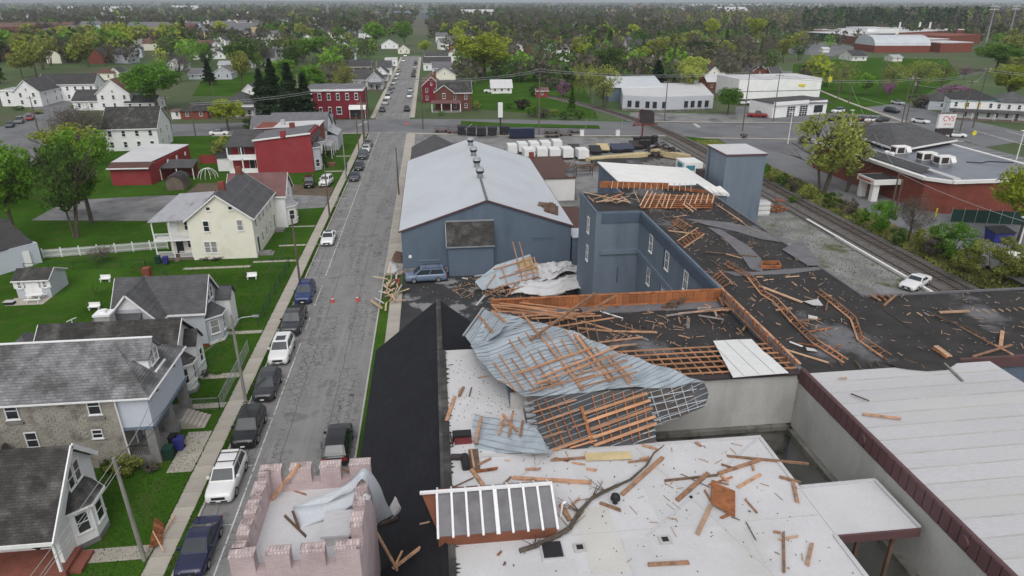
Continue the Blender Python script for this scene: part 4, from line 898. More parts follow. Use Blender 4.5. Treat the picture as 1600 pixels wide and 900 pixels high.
# ---- collapsed rafters at the mill's north end
T=Thing('collapsed_rafters','collapsed panel of rust-coloured boards and pale rafters at the mill north end','rafters',(24,72,12))
for k in range(7):
    T.part('sheathing_board',BM(Vector((21.19,67.35,12.03))+(Vector((22.88,70.37,12.77))-Vector((21.19,67.35,12.03)))*(k+ .5)/7,Vector((28.62,66.4,12.06))+(Vector((30.14,69.15,12.73))-Vector((28.62,66.4,12.06)))*(k+ .5)/7, .42, .04),'rust_board')
for s_ in[(21.3,67.75,12.12,23,70.8,12.87),(21.59,67.3,12.03,23.44,70.59,12.83),(22.12,67.23,12.03,23.71,70.27,12.77),(22.75,67.02,12.01,24.53,70.16,12.77),(23.49,67.19,12.07,24.83,69.98,12.74),(23.81,66.88,12.01,25.2,69.78,12.71),(24.27,66.82,12.01,25.91,69.55,12.68),(25.78,68.28,12.39,26.71,69.59,12.72),(25.77,67.17,12.14,27.17,69.68,12.75),(26.57,67.48,12.24,27.72,69.61,12.75),(27.1,67.42,12.24,28.27,69.53,12.75),(27.75,67.47,12.27,28.75,69.47,12.76),(28.36,67.39,12.28,29.36,69.39,12.76),(28.96,67.32,12.28,29.98,69.31,12.76)]:
    T.part('rafter',BM(Vector(s_[:3])+Vector((0,-.05, .12)),Vector(s_[3:6])+Vector((0,-.05, .12)), .12, .09),'plank_pale')
planks([(16.42,73.54,20.48,68.56,.15),(16.71,70.27,18.94,72.14),(16.82,69.23,20.07,70.41),(17.35,69.42,20.42,72.25,.12),(17.84,69.11,21.26,71.34),(16.56,71.87,16.69,69.24),(18.7,69.78,20.92,72.75,.18),(19.2,68.96,20.49,69.84,.2),(20.21,71.46,20.42,68.32,.2),(20.91,71.92,22.41,72.57,.2),(20.97,70.3,21.71,69.18),(17.92,70.91,19.07,68.47),(22.22,73.44,21.5,68.7,.1),(23.61,68.46,23.39,66.51,.1),(25.86,67.45,25.92,64.57,.18),(26.37,67.89,26.41,64.98,.15)],12.15,'pale broken rafter in the tangle at the mill north end','rafters at the mill north end','plank_pale',lift=.2)

# ---- white membrane roof of the front building
ZF=10.5
BIG=[(.28,'plank','longest plank on the white membrane, behind the skylight'),(.22,'plank','plank lying alone near the front of the white membrane'),
       (.3,'plank','thick plank end crossing the sticks left of the brown plywood'),(.25,'plank_pale','pale grey-brown plank pointing down from the brown plywood'),
       (.28,'plank','long diagonal plank above the mushroom vent'),(.24,'plank','plank rising right from the brown plywood'),
       (.16,'plank','long thin plank overhanging the alley edge of the membrane'),(.18,'plank','short plank just below the mushroom vent'),
       (.28,'plank','thick plank on the membrane strip beside the black slope'),(.24,'plank','short plank above the thick one on the membrane strip'),
       (.28,'plank','plank leaning towards the skylight from the small blue sheet'),(.32,'plank','stout plank end right of the skylight'),
       (.14,'plank','reddish upright-looking stick near the canopy corner'),(.2,'plank','splintered plank alone beside the canopy corner'),
       (.22,'plank','plank of the T-shaped pair at the alley edge'),(.2,'plank','cross plank of the T-shaped pair at the alley edge'),
       (.12,'plank_dark','long dark stick left of the brown plywood')]
BS_=[(3.08,27.04,6.92,26.22),(8.02,20.85,9.77,20.76),(10.52,24.52,12.81,26.33),(10.66,22.25,12,24.04),(8.03,25.16,10.94,27.79),(13.18,26.19,15.82,27.02),(14.2,27.52,18.05,26.4),(6.85,24.84,7.79,24.13),(.59,34.9,-0,32.22),(1.13,35.86,.81,34.73),(1.13,27.97,1.74,26.34),(5.11,24.91,5.33,23.74),(14.52,22.05,13.38,19.72),(15.42,21.25,14.52,20.01),(16.57,25.17,16.04,23.71),(16.07,25.66,16.96,25.03),(10.32,25.98,13.27,26.08)]
for s_,(w_,m_,lb_)in zip(BS_,BIG):plank_obj((s_[0],s_[1],ZF+ .06),(s_[2],s_[3],ZF+ .08),w_, .1,m_,lb_)
planks([(5.17,28.18,6.99,28.18,.16),(3.79,27.61,4.61,27.52),(6.81,27.32,7.37,27.1),(9,27.58,10.26,27.65),(10.13,28.92,10.91,28.44),(5.43,24.57,6.11,25.24),(13.04,28.88,13.24,28.4,.2),(13.71,25.07,15.35,25.94,.16),(13.73,24.37,13.9,23.26,.16),(13.62,26.95,14.28,26.37),(13.3,26.08,13.41,25.48,.16),(12.1,25.16,12.1,24.29,.15),(12.07,23.13,12.64,23.36,.16),(14.02,22.1,14.41,21.94),(14.03,21.59,15.11,21.7),(1.43,28.19,2.25,28.72,.16),(1.24,27.7,2.49,27.81,.2),(2.52,26.48,3.09,27.14,.14),(15.23,26.77,15.06,26.18),(6.21,27.9,6.93,27.61),(5.37,28.37,6.13,28.02),(9.72,27.77,10.29,27.86),(10.85,24.84,11.12,25.08),(12.35,25.41,13.83,25.87),(12.65,25.76,13.43,25.29)],ZF,'loose short plank scattered on the white membrane roof','planks on the membrane roof')
planks([(-.21,26.42,1.28,27.3,.07),(11.35,26.45,12.45,25.16,.07),(13.13,22.89,13.07,21.59,.05),(12.58,23.2,12.92,22.95,.06),(1.89,22.05,2.11,22.31,.12),(2.1,21.46,2.2,21.65,.1),(4.37,26.13,4.87,25.98,.08),(2.76,28.51,3.23,28.35,.06),(14.57,24.97,14.76,24.9),(13.56,23.51,13.6,23.34),(13.52,21.01,13.74,20.77),(13.61,20.07,13.78,19.92),(14.36,20.77,14.39,20.55),(1.41,34.73,1.63,35.8,.1),(2,36.83,2.82,37.05,.12),(.28,38.65,.69,38.77,.06)],ZF,'thin dark splinter scattered on the white membrane roof','splinters on the membrane roof','plank_dark', .07, .03)
solo('board',BM((6.97,28.24,10.58),(9.34,28.1,10.6), .62, .04),'lumber_tan','wide tan board lying near the alley edge of the white membrane','board',(8.19,28.31,10.5))
q=[(12.64,25.61,10.62),(11.97,23.99,10.62),(12.77,23.13,10.62),(13.49,24.8,10.62)];q[1]=(q[1][0],q[1][1],10.78)
solo('plywood_sheet',SL(q, .06),'rust_board','warped brown plywood sheet amid crossed planks on the membrane','plywood',(12.76,24.44,10.5))
solo('board',BM((1.33,29.56,10.56),(1.34,27.71,10.56), .5, .05),'plank_dark','dark brown board beside the small blue sheet','board',(1.33,28.67,10.5))
one([(1.22,29.55,1.29,27.9)],ZF+ .08,'pale splintered plank on the dark brown board','plank_pale', .14)
T=Thing('duct_piece','bent black duct end lying below the black vent box','duct',(.71,28.48,10.5));a=(.6,28.91,10.5)
T.part('duct_barrel',CY((a[0]- .4,a[1],10.65),(a[0]+ .25,a[1]- .1,10.68), .17, .17,10),'sign_dark');T.part('duct_barrel',CY((a[0]+ .25,a[1]- .05,10.68),(a[0]+ .3,a[1]-1,10.66), .22, .22,10),'black_plastic')
T=Thing('vent_box','open black vent box with maroon side on the membrane strip','vent',(.8,30.38,10.5));a=(.8,30.38,10.5)
T.part('box_side',BX(a[0]- .5,a[0]+ .5,a[1]- .02,a[1]+ .5,10.5,10.9),'black_plastic');T.part('box_front',BX(a[0]- .4,a[0]+ .5,a[1]- .25,a[1]- .022,10.5,10.75),'sign_red');T.part('box_flap',BM((a[0]- .6,a[1]+ .4,10.7),(a[0]- .5,a[1]- .4,10.55), .04, .3),'sign_dark')
# fallen branch
T=Thing('fallen_branch','fallen dark tree branch lying across the membrane beside the skylight','branch',(4.92,23.22,10.5));mb=MB()
bp=[(2.85,22.16,10.6),(3.51,22.35,10.6),(4.56,22.84,10.6),(5.2,23.23,10.6),(5.84,24.23,10.6),(6.62,25.06,10.6),(7.33,25.48,10.6),(8.77,26.17,10.6),(9.86,27.15,10.6),(10.56,28.12,10.6),(11.3,28.71,10.6)]
for i,(a,b)in enumerate(zip(bp[:-1],bp[1:])):mb.cyl((a[0],a[1],10.62),(b[0],b[1],10.62),max(.03, .13- .012*abs(i-2)),max(.025, .12- .012*abs(i-1)),6)
T.part('branch_stem',mb,'bark');mb=MB();rr=random.Random(5)
for i in range(1,7):
    a=bp[i]
    for k in range(5):mb.cyl((a[0],a[1],10.62),(a[0]+rr.uniform(-.9, .9),a[1]+rr.uniform(-.2,1.1),10.6+rr.uniform(0, .35)), .028, .012,4)
T.part('twig',mb,'bark',kind='stuff')
# crumbs of felt and bark
mb=MB();rr=random.Random(12)
for k in range(260):
    x=rr.gauss(9,5);y=rr.gauss(24,5)
    if not(.5<x<16.4 and 12<y<28.6):continue
    s_=rr.uniform(.015, .055);mb.box(x,x+s_,y,y+s_*rr.uniform(.4,1.6),10.517,10.53+s_* .3)
for k in range(160):
    x=rr.uniform(.4,4.2);y=rr.uniform(29,40);s_=rr.uniform(.02, .06);mb.box(x,x+s_,y,y+s_,10.517,10.54)
o=struct('roof_crumbs',mb,'plank_dark');o['kind']='stuff'
mb=MB()
for k in range(700):
    if rr.random()< .6:x=rr.uniform(21.5,30.6);y=rr.uniform(34,70);z=12.0
    elif rr.random()< .6:x=rr.uniform(4.2,20.6);y=rr.uniform(37.5,44.5);z=11.27
    else:x=rr.uniform(31,46);y=rr.uniform(34,42.5);z=12.0
    s_=rr.uniform(.02, .1);mb.box(x,x+s_,y,y+s_*rr.uniform(.4,1.2),z,z+ .02+s_* .2)
o=struct('tar_crumbs',mb,'plank_grey');o['kind']='stuff'
mb=MB()
for k in range(330):  # fine lath splinters
    if rr.random()< .55:x=rr.uniform(21.6,30.4);y=rr.uniform(34,74);z=12.03
    elif rr.random()< .5:x=rr.uniform(4.4,20.4);y=rr.uniform(38,44.5);z=11.29
    else:x=rr.uniform(31.2,47);y=rr.uniform(34,42.5);z=12.03
    a=rr.uniform(0,3.14);l=rr.uniform(.15, .8);mb.beam((x,y,z),(x+math.cos(a)*l,y+math.sin(a)*l,z+rr.uniform(0, .12)),rr.uniform(.02, .05), .025)
for k in range(60):
    x=rr.gauss(10,4.5);y=rr.gauss(25,3);a=rr.uniform(0,3.14);l=rr.uniform(.1, .6)
    if .6<x<16.2 and 13<y<28.5:mb.beam((x,y,10.53),(x+math.cos(a)*l,y+math.sin(a)*l,10.54),rr.uniform(.015, .04), .02)
for k in range(160):
    x=rr.gauss(10,4);y=rr.gauss(75.5,2);a=rr.uniform(0,3.14);l=rr.uniform(.3,1.6)
    if 1<x<19.5 and 68<y<80:mb.beam((x,y, .12),(x+math.cos(a)*l,y+math.sin(a)*l,rr.uniform(.1, .5)),rr.uniform(.03, .08), .04)
o=struct('lath_splinters',mb,'plank_pale');o['kind']='stuff'
mb=MB()
for k in range(500):
    x=rr.gauss(10,6);y=rr.gauss(77,3.5)
    if not(-4<x<20 and 66<y<81.3):continue
    s_=rr.uniform(.03, .12);mb.box(x,x+s_,y,y+s_*rr.uniform(.3,1.2), .06, .09+s_* .3)
o=struct('yard_crumbs',mb,'lumber_tan');o['kind']='stuff'

# ---- castle turret and black slope
plank_obj((-7.4,23.53,13),(-6.09,24.18,14.35), .2, .1,'plank','long plank leaning over the turret battlements towards the street')
plank_obj((-7.4,24.54,13),(-6.7,24.25,13.1), .2, .08,'plank_dark','dark plank crossing under the leaning plank on the turret')
plank_obj((-6.91,24.32,13),(-5.86,23.73,13.05), .14, .06,'plank','thin rust-spotted lath on the turret roof')
plank_obj((-6.08,24.6,13),(-4.85,24.48,13.05), .22, .08,'plank','plank lying along the north side of the turret roof')
plank_obj((-6.63,22.62,13.05),(-5.51,21.24,13.05), .14, .08,'plank_dark','dark splintered plank beside the bent white sheet on the turret')
plank_obj((-6.22,22.42,13.5),(-5.85,21.66,13.05), .14, .07,'plank_dark','dark prop under the end of the bent white sheet')
plank_obj((-6.72,20.7,13),(-6.66,21.09,13), .12, .05,'plank_dark','small dark stick near the front battlements');plank_obj((-4.58,24.7,13.6),(-4.03,24.24,13.6), .12, .07,'plank','short reddish lath on the turret north parapet')
plank_obj(Vector((-4.25,28.41,7.34))+Vector((0,0, .5)),Vector((-2.38,23.12,8.84))+Vector((0,0, .3)), .16, .12,'plank','long reddish plank sliding down the black slope by the turret')
plank_obj(Vector((-2.69,23.51,8.59))+Vector((0,0, .25)),Vector((-1.37,23.64,9.65))+Vector((0,0, .2)), .18, .1,'plank','plank crossing the long reddish one on the black slope')
plank_obj(Vector((-2.57,23.48,8.69))+Vector((0,0, .25)),Vector((-2.19,24.3,9))+Vector((0,0, .2)), .12, .08,'plank','thin lath in the crossed planks on the black slope')
plank_obj(Vector((-1.42,25.26,9.61))+Vector((0,0, .12)),Vector((-.96,24.92,9.98))+Vector((0,0, .12)), .1, .05,'plank_pale','small pale stick left of the skylight')
T=Thing('bent_roof_sheet','bent white metal sheet draped over the turret battlements onto the black slope','metal sheet',(-4.5,22,13))
def ribbon(E1,E2,m,name='metal_panel',nsub=4,sub=3):
    def cat(P,t):
        n=len(P)-1;f=min(max(t*n,0),n-1e-6);i=int(f);u=f-i
        p0,p1,p2,p3=P[max(i-1,0)],P[i],P[i+1],P[min(i+2,n)]
        return .5*((2*p1)+(p2-p0)*u+(2*p0-5*p1+4*p2-p3)*u*u+(3*p1-p0-3*p2+p3)*u**3)
    E1=[Vector(p)for p in E1];E2=[Vector(p)for p in E2];N=(len(E1)-1)*nsub;mb=MB();vs=[]
    rr=random.Random(3)
    for i in range(N+1):
        a=cat(E1,i/N);b=cat(E2,i/N)
        for k in range(sub+1):
            p=a+(b-a)*(k/sub);p.z+= .05*math.sin(k*2.1+i* .7);vs.append(p)
    mb.add(vs,[(i*(sub+1)+k,i*(sub+1)+k+1,(i+1)*(sub+1)+k+1,(i+1)*(sub+1)+k)for i in range(N)for k in range(sub)])
    mb.smooth=True;o=T.part(name,mb,m);s_=o.modifiers.new('thickness','SOLIDIFY');s_.thickness= .025;return o
ribbon([(-6.29,22.8,13.25),(-5.09,23.06,13.5),(-4.02,23.1,14.1),(-3.32,23.16,14.6),(-2.93,23.87,13.3),(-2.88,25.4,11),(-2.63,26.1,9.6)],
       [(-5.19,22.67,13.25),(-4.44,22.9,13.5),(-3.86,22.65,14),(-3.38,22.58,14.55),(-3.21,23.45,13),(-3.4,24.84,10.8),(-3.49,25.95,9.2)],'warehouse_roof')
ribbon([(-6.28,22.76,13.25),(-5.44,22.69,13.35),(-4.41,22.74,13.6),(-3.67,22.36,14.1)],[(-5.87,21.77,13.02),(-5.12,22.02,13.1),(-4.24,22.2,13.4),(-3.65,21.99,13.9)],'warehouse_roof')
ribbon([(-2.99,26.14,9.6),(-2.77,26.12,10.2),(-2.53,26.17,10.7)],[(-2.76,26.08,9.4),(-2.44,26.09,9.7),(-2.28,26.17,10)],'panel_white')
ribbon([(-3.55,25.96,9.2),(-3.09,25.76,9.6),(-2.51,26.08,9.6)],[(-3.45,26,9),(-3.01,25.9,9.2),(-2.41,26.15,9.3)],'metal_dark')
ribbon([(-3.37,22.08,14.2),(-3.19,22.1,14.2),(-3.06,22.17,14.1)],[(-3.35,21.87,14.1),(-3.18,21.85,14.1),(-3.08,22.03,14)],'panel_white')

# ---- yard heap
T=Thing('yard_roof_sheet','torn white and blue roof section with battens dumped in the yard','roof section',(9,77,0))
YPo=[(4.12,75.1,1.42),(6.8,76.72,2.8),(11.15,78.37,3.42),(12.12,77.14,.9),(8.64,75.82,.41),(4.92,74.75,.45)]
strip_sheets(T,YPo,Vector((11.31,78.36,3.34))-Vector((4.77,75.55,1.86)), .9,'metal_blue',wob=.05)
nY=(0,-.7, .7)
battens(T,[(6.45,76.36,2.38,11.44,78.15,2.91),(7.1,75.94,1.35,11.86,77.66,1.89),(7.44,75.53,.51,12.12,77.14,.9),(7.5,76.79,2.58,8.02,75.81,.7),(9.62,77.5,2.72,9.95,76.35,.64),(10.27,77.72,2.78,10.61,76.57,.69),(11.03,78.06,2.96,11.45,76.91,.85),(11.62,78.27,3.02,12.04,77.21,1.05),(5.48,75.03,.64,6.66,76.08,1.81),(9.14,76.78,1.76,12.06,77.99,2.35),(9.51,76.58,1.24,11.82,77.36,1.42)],'raft_wood', .12, .08, .1,nY)
battens(T,[(9.71,76.95,1.76,9.04,78.64,4.91),(10.54,77.29,1.92,9.85,78.82,4.82)],'raft_wood', .13, .1, .2,nY)
T.part('sheet_underlay',SL([(9.28,77.3,2.56),(12.12,77.18,.97),(11.14,78.29,3.29)], .05),'lumber_tan')
def crumple(label,corners,amp,seed,m='white_roof',n=16):
    rr=random.Random(seed);A,B,C_,D_=[Vector(c)for c in corners];vs=[];ph=[rr.uniform(0,6)for _ in range(6)]
    for j in range(n+1):
        for i in range(n+1):
            u,v=i/n,j/n;p=A*(1-u)*(1-v)+B*u*(1-v)+C_*u*v+D_*(1-u)*v
            e=1 if 0<i<n and 0<j<n else .6
            p.z+=amp*e*(math.sin(u*9+v*4+ph[0])* .5+math.sin(v*13-u*5+ph[1])* .4+rr.uniform(-.3, .3))+ .3*amp
            p.x+=rr.uniform(-.15, .15)+ .4*math.sin(v*7+ph[2]);p.y+=rr.uniform(-.15, .15)+ .4*math.sin(u*8+ph[3]);p.z=max(p.z, .1);vs.append(p)
    mb=MB().add(vs,[(j*(n+1)+i,j*(n+1)+i+1,(j+1)*(n+1)+i+1,(j+1)*(n+1)+i)for j in range(n)for i in range(n)])
    mb.smooth=True;o=solo('crumpled_membrane',mb,m,label,'roof membrane',tuple(A));s_=o.modifiers.new('thickness','SOLIDIFY');s_.thickness= .03
crumple('crumpled white roof membrane behind the dumped roof section, by the warehouse',[(11.65,77.17,.4),(17.49,78.67,.4),(17.02,79.74,1.4),(12.33,80.8,1.2)], .5,1)
crumple('rumpled white roof membrane bulging against the grey tower foot',[(7.57,73.06,.3),(16.4,71.65,.8),(17.33,75.11,1.8),(12.48,75.42,.9)], .45,2)
crumple('small white membrane fold below the dumped roof section',[(8.2,75.34,.3),(11.84,75.29,.4),(12.8,77.39,.6),(9.14,76.79,.5)], .3,3)
planks([(3.93,74.83,8.74,76.7,.2),(5.11,75.29,7.61,73.44,.16),(5.71,73.27,8.69,76.3,.22),(6.45,73.19,8.76,74.87,.2),(6.9,73.91,10.06,74.73,.16),(4.37,75.77,6.35,76.36),(7.49,72.32,9.47,74.99,.2),(9.21,72.88,10.82,74.64),(6.2,74.57,7.43,75.42,.25),(8.36,73.36,11.09,73.82),(11.09,72.28,13.32,74.75,.18),(12.5,75.45,13.76,73.71,.2),(12.44,72.7,13.55,74.73,.18),(11.53,73.19,12.85,73.81),(14.03,73.48,16.34,73.81),(13.48,74.34,14.97,73.97),(14.37,73.64,14.65,72.26),(5.18,74.3,6.49,73.57),(7.41,76.03,7.39,73.47),(9.06,76.05,7.94,73.02,.16)], .35,'broken reddish batten in the heap before the dumped roof section','battens in the yard heap',lift=.2)
planks([(3.98,70.98,5.22,73.8,.3),(2.77,79.57,3.48,79.28,.3),(4.33,80.05,5.72,80.33,.3)], .08,'pale scrap board lying on the yard asphalt','scrap boards on the yard','panel_white')
# planks heaped on the right-hand pavement
rr=random.Random(6)
for k in range(46):
    x=rr.uniform(-6.7,-5);y=rr.uniform(70,81);L=rr.uniform(.8,2.6);a=rr.gauss(math.pi/2, .6);z= .25+rr.uniform(0, .5)
    plank_obj((x,y,z),(x+math.cos(a)*L,y+math.sin(a)*L,max(.2,z+rr.uniform(-.3, .3))),rr.uniform(.12, .3), .07,rr.choice(['lumber_tan','plank_pale','panel_white','plank_pale']),'pale torn board in the heap on the pavement beside the warehouse','boards heaped on the right pavement')
T=Thing('paper_sheet','white torn roofing sheet on top of the pavement board heap','sheet',(-6,83,0))
ribbon([(-6.7,82, .3),(-6.4,84, .9),(-6.5,86, .5)],[(-5.6,81.6, .4),(-5.3,83.5, .6),(-5.8,85.5, .3)],'panel_white')
T=Thing('felt_sheet','dark torn felt sheet behind the pavement board heap','sheet',(-5.5,87,0))
ribbon([(-6.3,86, .5),(-5.8,88.5, .9),(-5.9,90, .4)],[(-4.8,85.6, .3),(-4.75,88, .4),(-4.75,89.5, .3)],'plank_dark')
# red board panel fallen on the left verge
T=Thing('wrecked_shutter','fallen red-brown board shutter lying on the grass by the left pavement','panel',(-18.99,37.13,.12))
A=Vector((-18.77,35.35,.6));B=Vector((-18.24,36.05,.25));C_=Vector((-18.66,37.67,.5));D_=Vector((-19.08,37.7,1.1))
for k in range(6):T.part('board',SL([A+(D_-A)*(k/6+ .01),B+(C_-B)*(k/6+ .01),B+(C_-B)*((k+ .9)/6),A+(D_-A)*((k+ .9)/6)], .05),'rust_board')
plank_obj((-18.47,36.99,.3),(-18.24,38.53,.4), .12, .06,'plank','thin reddish lath beside the fallen red panel');plank_obj((-18.93,36.61,.9),(-17.88,35.24,.3), .1, .06,'plank_pale','pale bent lath across the fallen red panel')

# ================================================================ HOUSES ON THE LEFT
def Wn(T,x,y,z,face,w=.9,h=1.5,**k):return window(T.o,x-T.off[0],y-T.off[1],z,FACE[face],w,h,**k)
def Dn(T,x,y,z,face,**k):return door(T.o,x-T.off[0],y-T.off[1],z,FACE[face],**k)
def bay(T,wx,y0,y1,dep,z0,z1,wallm,roofm,zr,win=True,side='E',pm='pane'):
    # three-sided bay on an east wall at x=wx
    c=dep* .9;P=[(wx,y0),(wx+dep,y0+c),(wx+dep,y1-c),(wx,y1)]
    b=T.part('bay',PM(P,z0,z1),wallm)
    o= .25;Q=[(wx,y0-o),(wx+dep+o,y0+c-o* .5),(wx+dep+o,y1-c+o* .5),(wx,y1+o)]
    mb=MB();top=(wx,(y0+y1)/2,zr);vs=[(x,y,z1)for x,y in Q]+[(wx,y0+c* .9,zr),(wx,y1-c* .9,zr)]+[(x,y,z1- .12)for x,y in Q]
    mb.add(vs,[(0,1,4),(1,2,5,4),(2,3,5),(0,6,7,1),(1,7,8,2),(2,8,9,3),(6,9,8,7)]);T.part('bay_roof',mb,roofm,b)
    T.part('bay_fascia',BM((*Q[0],z1- .06),(*Q[1],z1- .06), .05, .16).beam((*Q[1],z1- .06),(*Q[2],z1- .06), .05, .16).beam((*Q[2],z1- .06),(*Q[3],z1- .06), .05, .16),'trim_white',b)
    if win:
        h=min(1.5,z1-z0- .9)
        for(ax,ay),(bx,by)in zip(P[:-1],P[1:]):
            d=Vector((bx-ax,by-ay,0));n=Vector((d.y,-d.x,0)).normalized();m_=(Vector((ax,ay,0))+Vector((bx,by,0)))/2+n* .005
            window(T.o,m_.x-T.off[0],m_.y-T.off[1],z0+ .65,math.atan2(n.y,n.x)+math.pi/2,min(.95,d.length* .62),h,pm=pm)
    return b
# ---- nearest white house, black roof
T=Thing('white_house','white cottage with steep black roof, bay window and brick porch at bottom left','house',(-29,37,LZ))
w=MB();Pf=[(40, .1),(36, .1),(36,4.9),(37.9,6.55),(40,4.6)]
w.add([(-36,y,z)for y,z in Pf]+[(-23.35,y,z)for y,z in Pf],[(0,1,2,3,4),(9,8,7,6,5)]+[(i,5+i,5+(i+1)%5,(i+1)%5)for i in range(5)])
T.part('wall',w,'siding_white')
T.part('roof',SL([(-36.3,33.75,3.02),(-23.05,33.75,3.02),(-23.05,37.9,6.86),(-36.3,37.9,6.86)], .16).slab([(-36.3,37.9,6.86),(-23.05,37.9,6.86),(-23.05,40.25,4.62),(-36.3,40.25,4.62)], .16),'slate_black')
T.part('rake_trim',BM((-23,33.7,2.92),(-23,37.9,6.8), .09, .3).beam((-23,37.9,6.8),(-23,40.3,4.5), .09, .3).box(-36.3,-23.05,33.66,33.74,2.82,3.06),'trim_white')
T.part('cheek_wall',MB().add([(-23.36,34.7, .1),(-23.36,36, .1),(-23.36,36,4.7),(-23.36,34.7,3.55),(-23.6,34.7, .1),(-23.6,36, .1),(-23.6,36,4.7),(-23.6,34.7,3.55)],[(0,1,2,3),(7,6,5,4),(0,3,7,4),(2,1,5,6)]),'siding_white')
for y in(37.35,38.2):Wn(T,-23.33,y,3.95,'E', .72,1.45)
b=bay(T,-23.35,36.15,39.3, .95, .5,3.1,'siding_white','slate_black',4.15)
T.part('bay_base',PM([(-23.35,36.1),(-22.35,37),(-22.35,38.4),(-23.35,39.35)], .1, .499),'stone_pillar')
T.part('porch_floor',BX(-30,-23,33.9,35.99, .1, .62).box(-23,-22.3,34.2,35.9, .1, .36),'brick_porch')
T.part('porch_post',BM((-23.25,34, .62),(-23.25,34,2.85), .16, .16),'trim_white');T.part('porch_post',BM((-27.2,34, .62),(-27.2,34,2.85), .16, .16),'trim_white')
Dn(T,-25.2,35.99, .62,'S',m='pane_curtain');Wn(T,-27,35.99,1.3,'S',1.1,1.4)
T.part('hanging_basket',CY((-24.5,34.6,1.9),(-24.5,34.6,2.15), .12, .22,8).cyl((-24.5,34.6,2.15),(-24.5,34.6,2.4), .3, .12,8),'brush_dark')
T=Thing('side_house','grey tin-roofed house edge peeking in at the far left behind the cottage','house',(-35,42,LZ))
T.part('wall',BX(-40,-31.2,41,43.6, .1,3.2),'siding_white');T.part('roof',SL([(-40.3,40.8,3.2),(-31,40.8,3.2),(-32.4,43.8,4.4),(-40.3,43.8,4.4)], .14),'roof_tin')
# ---- stone house
T=Thing('stone_house','two-storey stone house with pale slate roof, dormer and blue-white siding bay','house',(-29,48,LZ))
T.part('wall',MB().add([(-37,44.85, .1),(-23.5,44.85, .1),(-23.5,52.1, .1),(-37,52.1, .1),(-37,44.85,6.05),(-23.5,44.85,6.05),(-23.5,52.1,6.05),(-37,52.1,6.05),(-37,48.5,8.6),(-23.5,48.5,8.6)],[(0,3,2,1),(0,1,5,4),(1,2,6,9,5),(2,3,7,6),(3,0,4,8,7),(4,5,9,8),(6,7,8,9)]),'mortar')
bl=MB();rr=random.Random(1);z= .12;row=0
OPEN=[(-31.2,-29.75,4.45,6.05),(-25.5,-24.3,4.5,6.1),(-30.4,-29,2,3.6),(-25.75,-24.7,2.5,3.5)]
while z<5.95:
    x=-36.9+(row%2)* .23
    while x<-23.75:
        l= .46
        if not any(x+l>a and x<b_ and z+ .2>c and z<d_ for a,b_,c,d_ in OPEN):bl.box(x+ .008,min(x+l- .008,-23.52),44.85-rr.uniform(.03, .055),44.86,z+ .008,z+ .192)
        x+= .47
    z+= .2;row+=1
for k in range(20):bl.box(-23.86,-23.46,44.8- .04*(k%2)- .03,44.9, .15+k* .29, .15+k* .29+ .26)
T.part('stone_block',bl,'stone_block',kind='stuff')
for x,z,h,w_ in((-30.45,4.6,1.4, .9),(-24.95,4.6,1.4, .9),(-29.7,2.15,1.3, .85),(-25.2,2.6, .75, .75)):Wn(T,x,44.83,z,'S',w_,h)
T.part('window_sill_stone',BX(-31.05,-29.85,44.66,44.84,4.38,4.5).box(-25.5,-24.35,44.66,44.84,4.38,4.5),'stone_pillar')
T.part('roof',SL([(-37.3,44.5,6.06),(-21,44.5,6.06),(-24.5,48.5,8.85),(-37.3,48.5,8.85)], .15).slab([(-37.3,48.5,8.85),(-24.5,48.5,8.85),(-21,52.45,6.06),(-37.3,52.45,6.06)], .15).slab([(-21,44.5,6.06),(-21,52.45,6.06),(-24.5,48.5,8.85)], .15),'slate_pale')
T.part('ridge_cap',BM((-37.3,48.5,8.9),(-21.6,48.5,8.9), .22, .07),'trim_white')
T.part('gutter',BX(-37.3,-21,44.38,44.48,5.93,6.04).box(-20.98,-20.88,44.4,52.5,5.9,6.02),'trim_white');T.part('downpipe',CY((-23.4,44.62,5.9),(-23.25,44.62, .2), .06, .06,6),'trim_white')
# dormer on the street end
dm=T.part('dormer',MB().add([(-24.4,47.5,7),(-21.85,47.5,6.5),(-21.85,49.5,6.5),(-24.4,49.5,7),(-24.4,47.5,7.75),(-21.85,47.5,7.75),(-21.85,49.5,7.75),(-24.4,49.5,7.75),(-24.4,48.5,8.7),(-21.85,48.5,8.7)],[(0,1,5,4),(1,2,6,9,5),(2,3,7,6),(4,5,9,8),(6,7,8,9),(3,0,4,8,7),(0,3,2,1)]),'siding_white')
T.part('dormer_roof',SL([(-24.9,47.25,7.62),(-21.6,47.25,7.62),(-21.6,48.5,8.86),(-24.9,48.5,8.86)], .1).slab([(-24.9,48.5,8.86),(-21.6,48.5,8.86),(-21.6,49.75,7.62),(-24.9,49.75,7.62)], .1),'slate_pale',dm)
for y in(48.15,48.85):Wn(T,-21.82,y,6.7,'E', .6,1.15,style='grid')
T.part('dormer_sill',BX(-21.84,-21.4,47.5,49.5,6.38,6.5),'trim_white',dm)
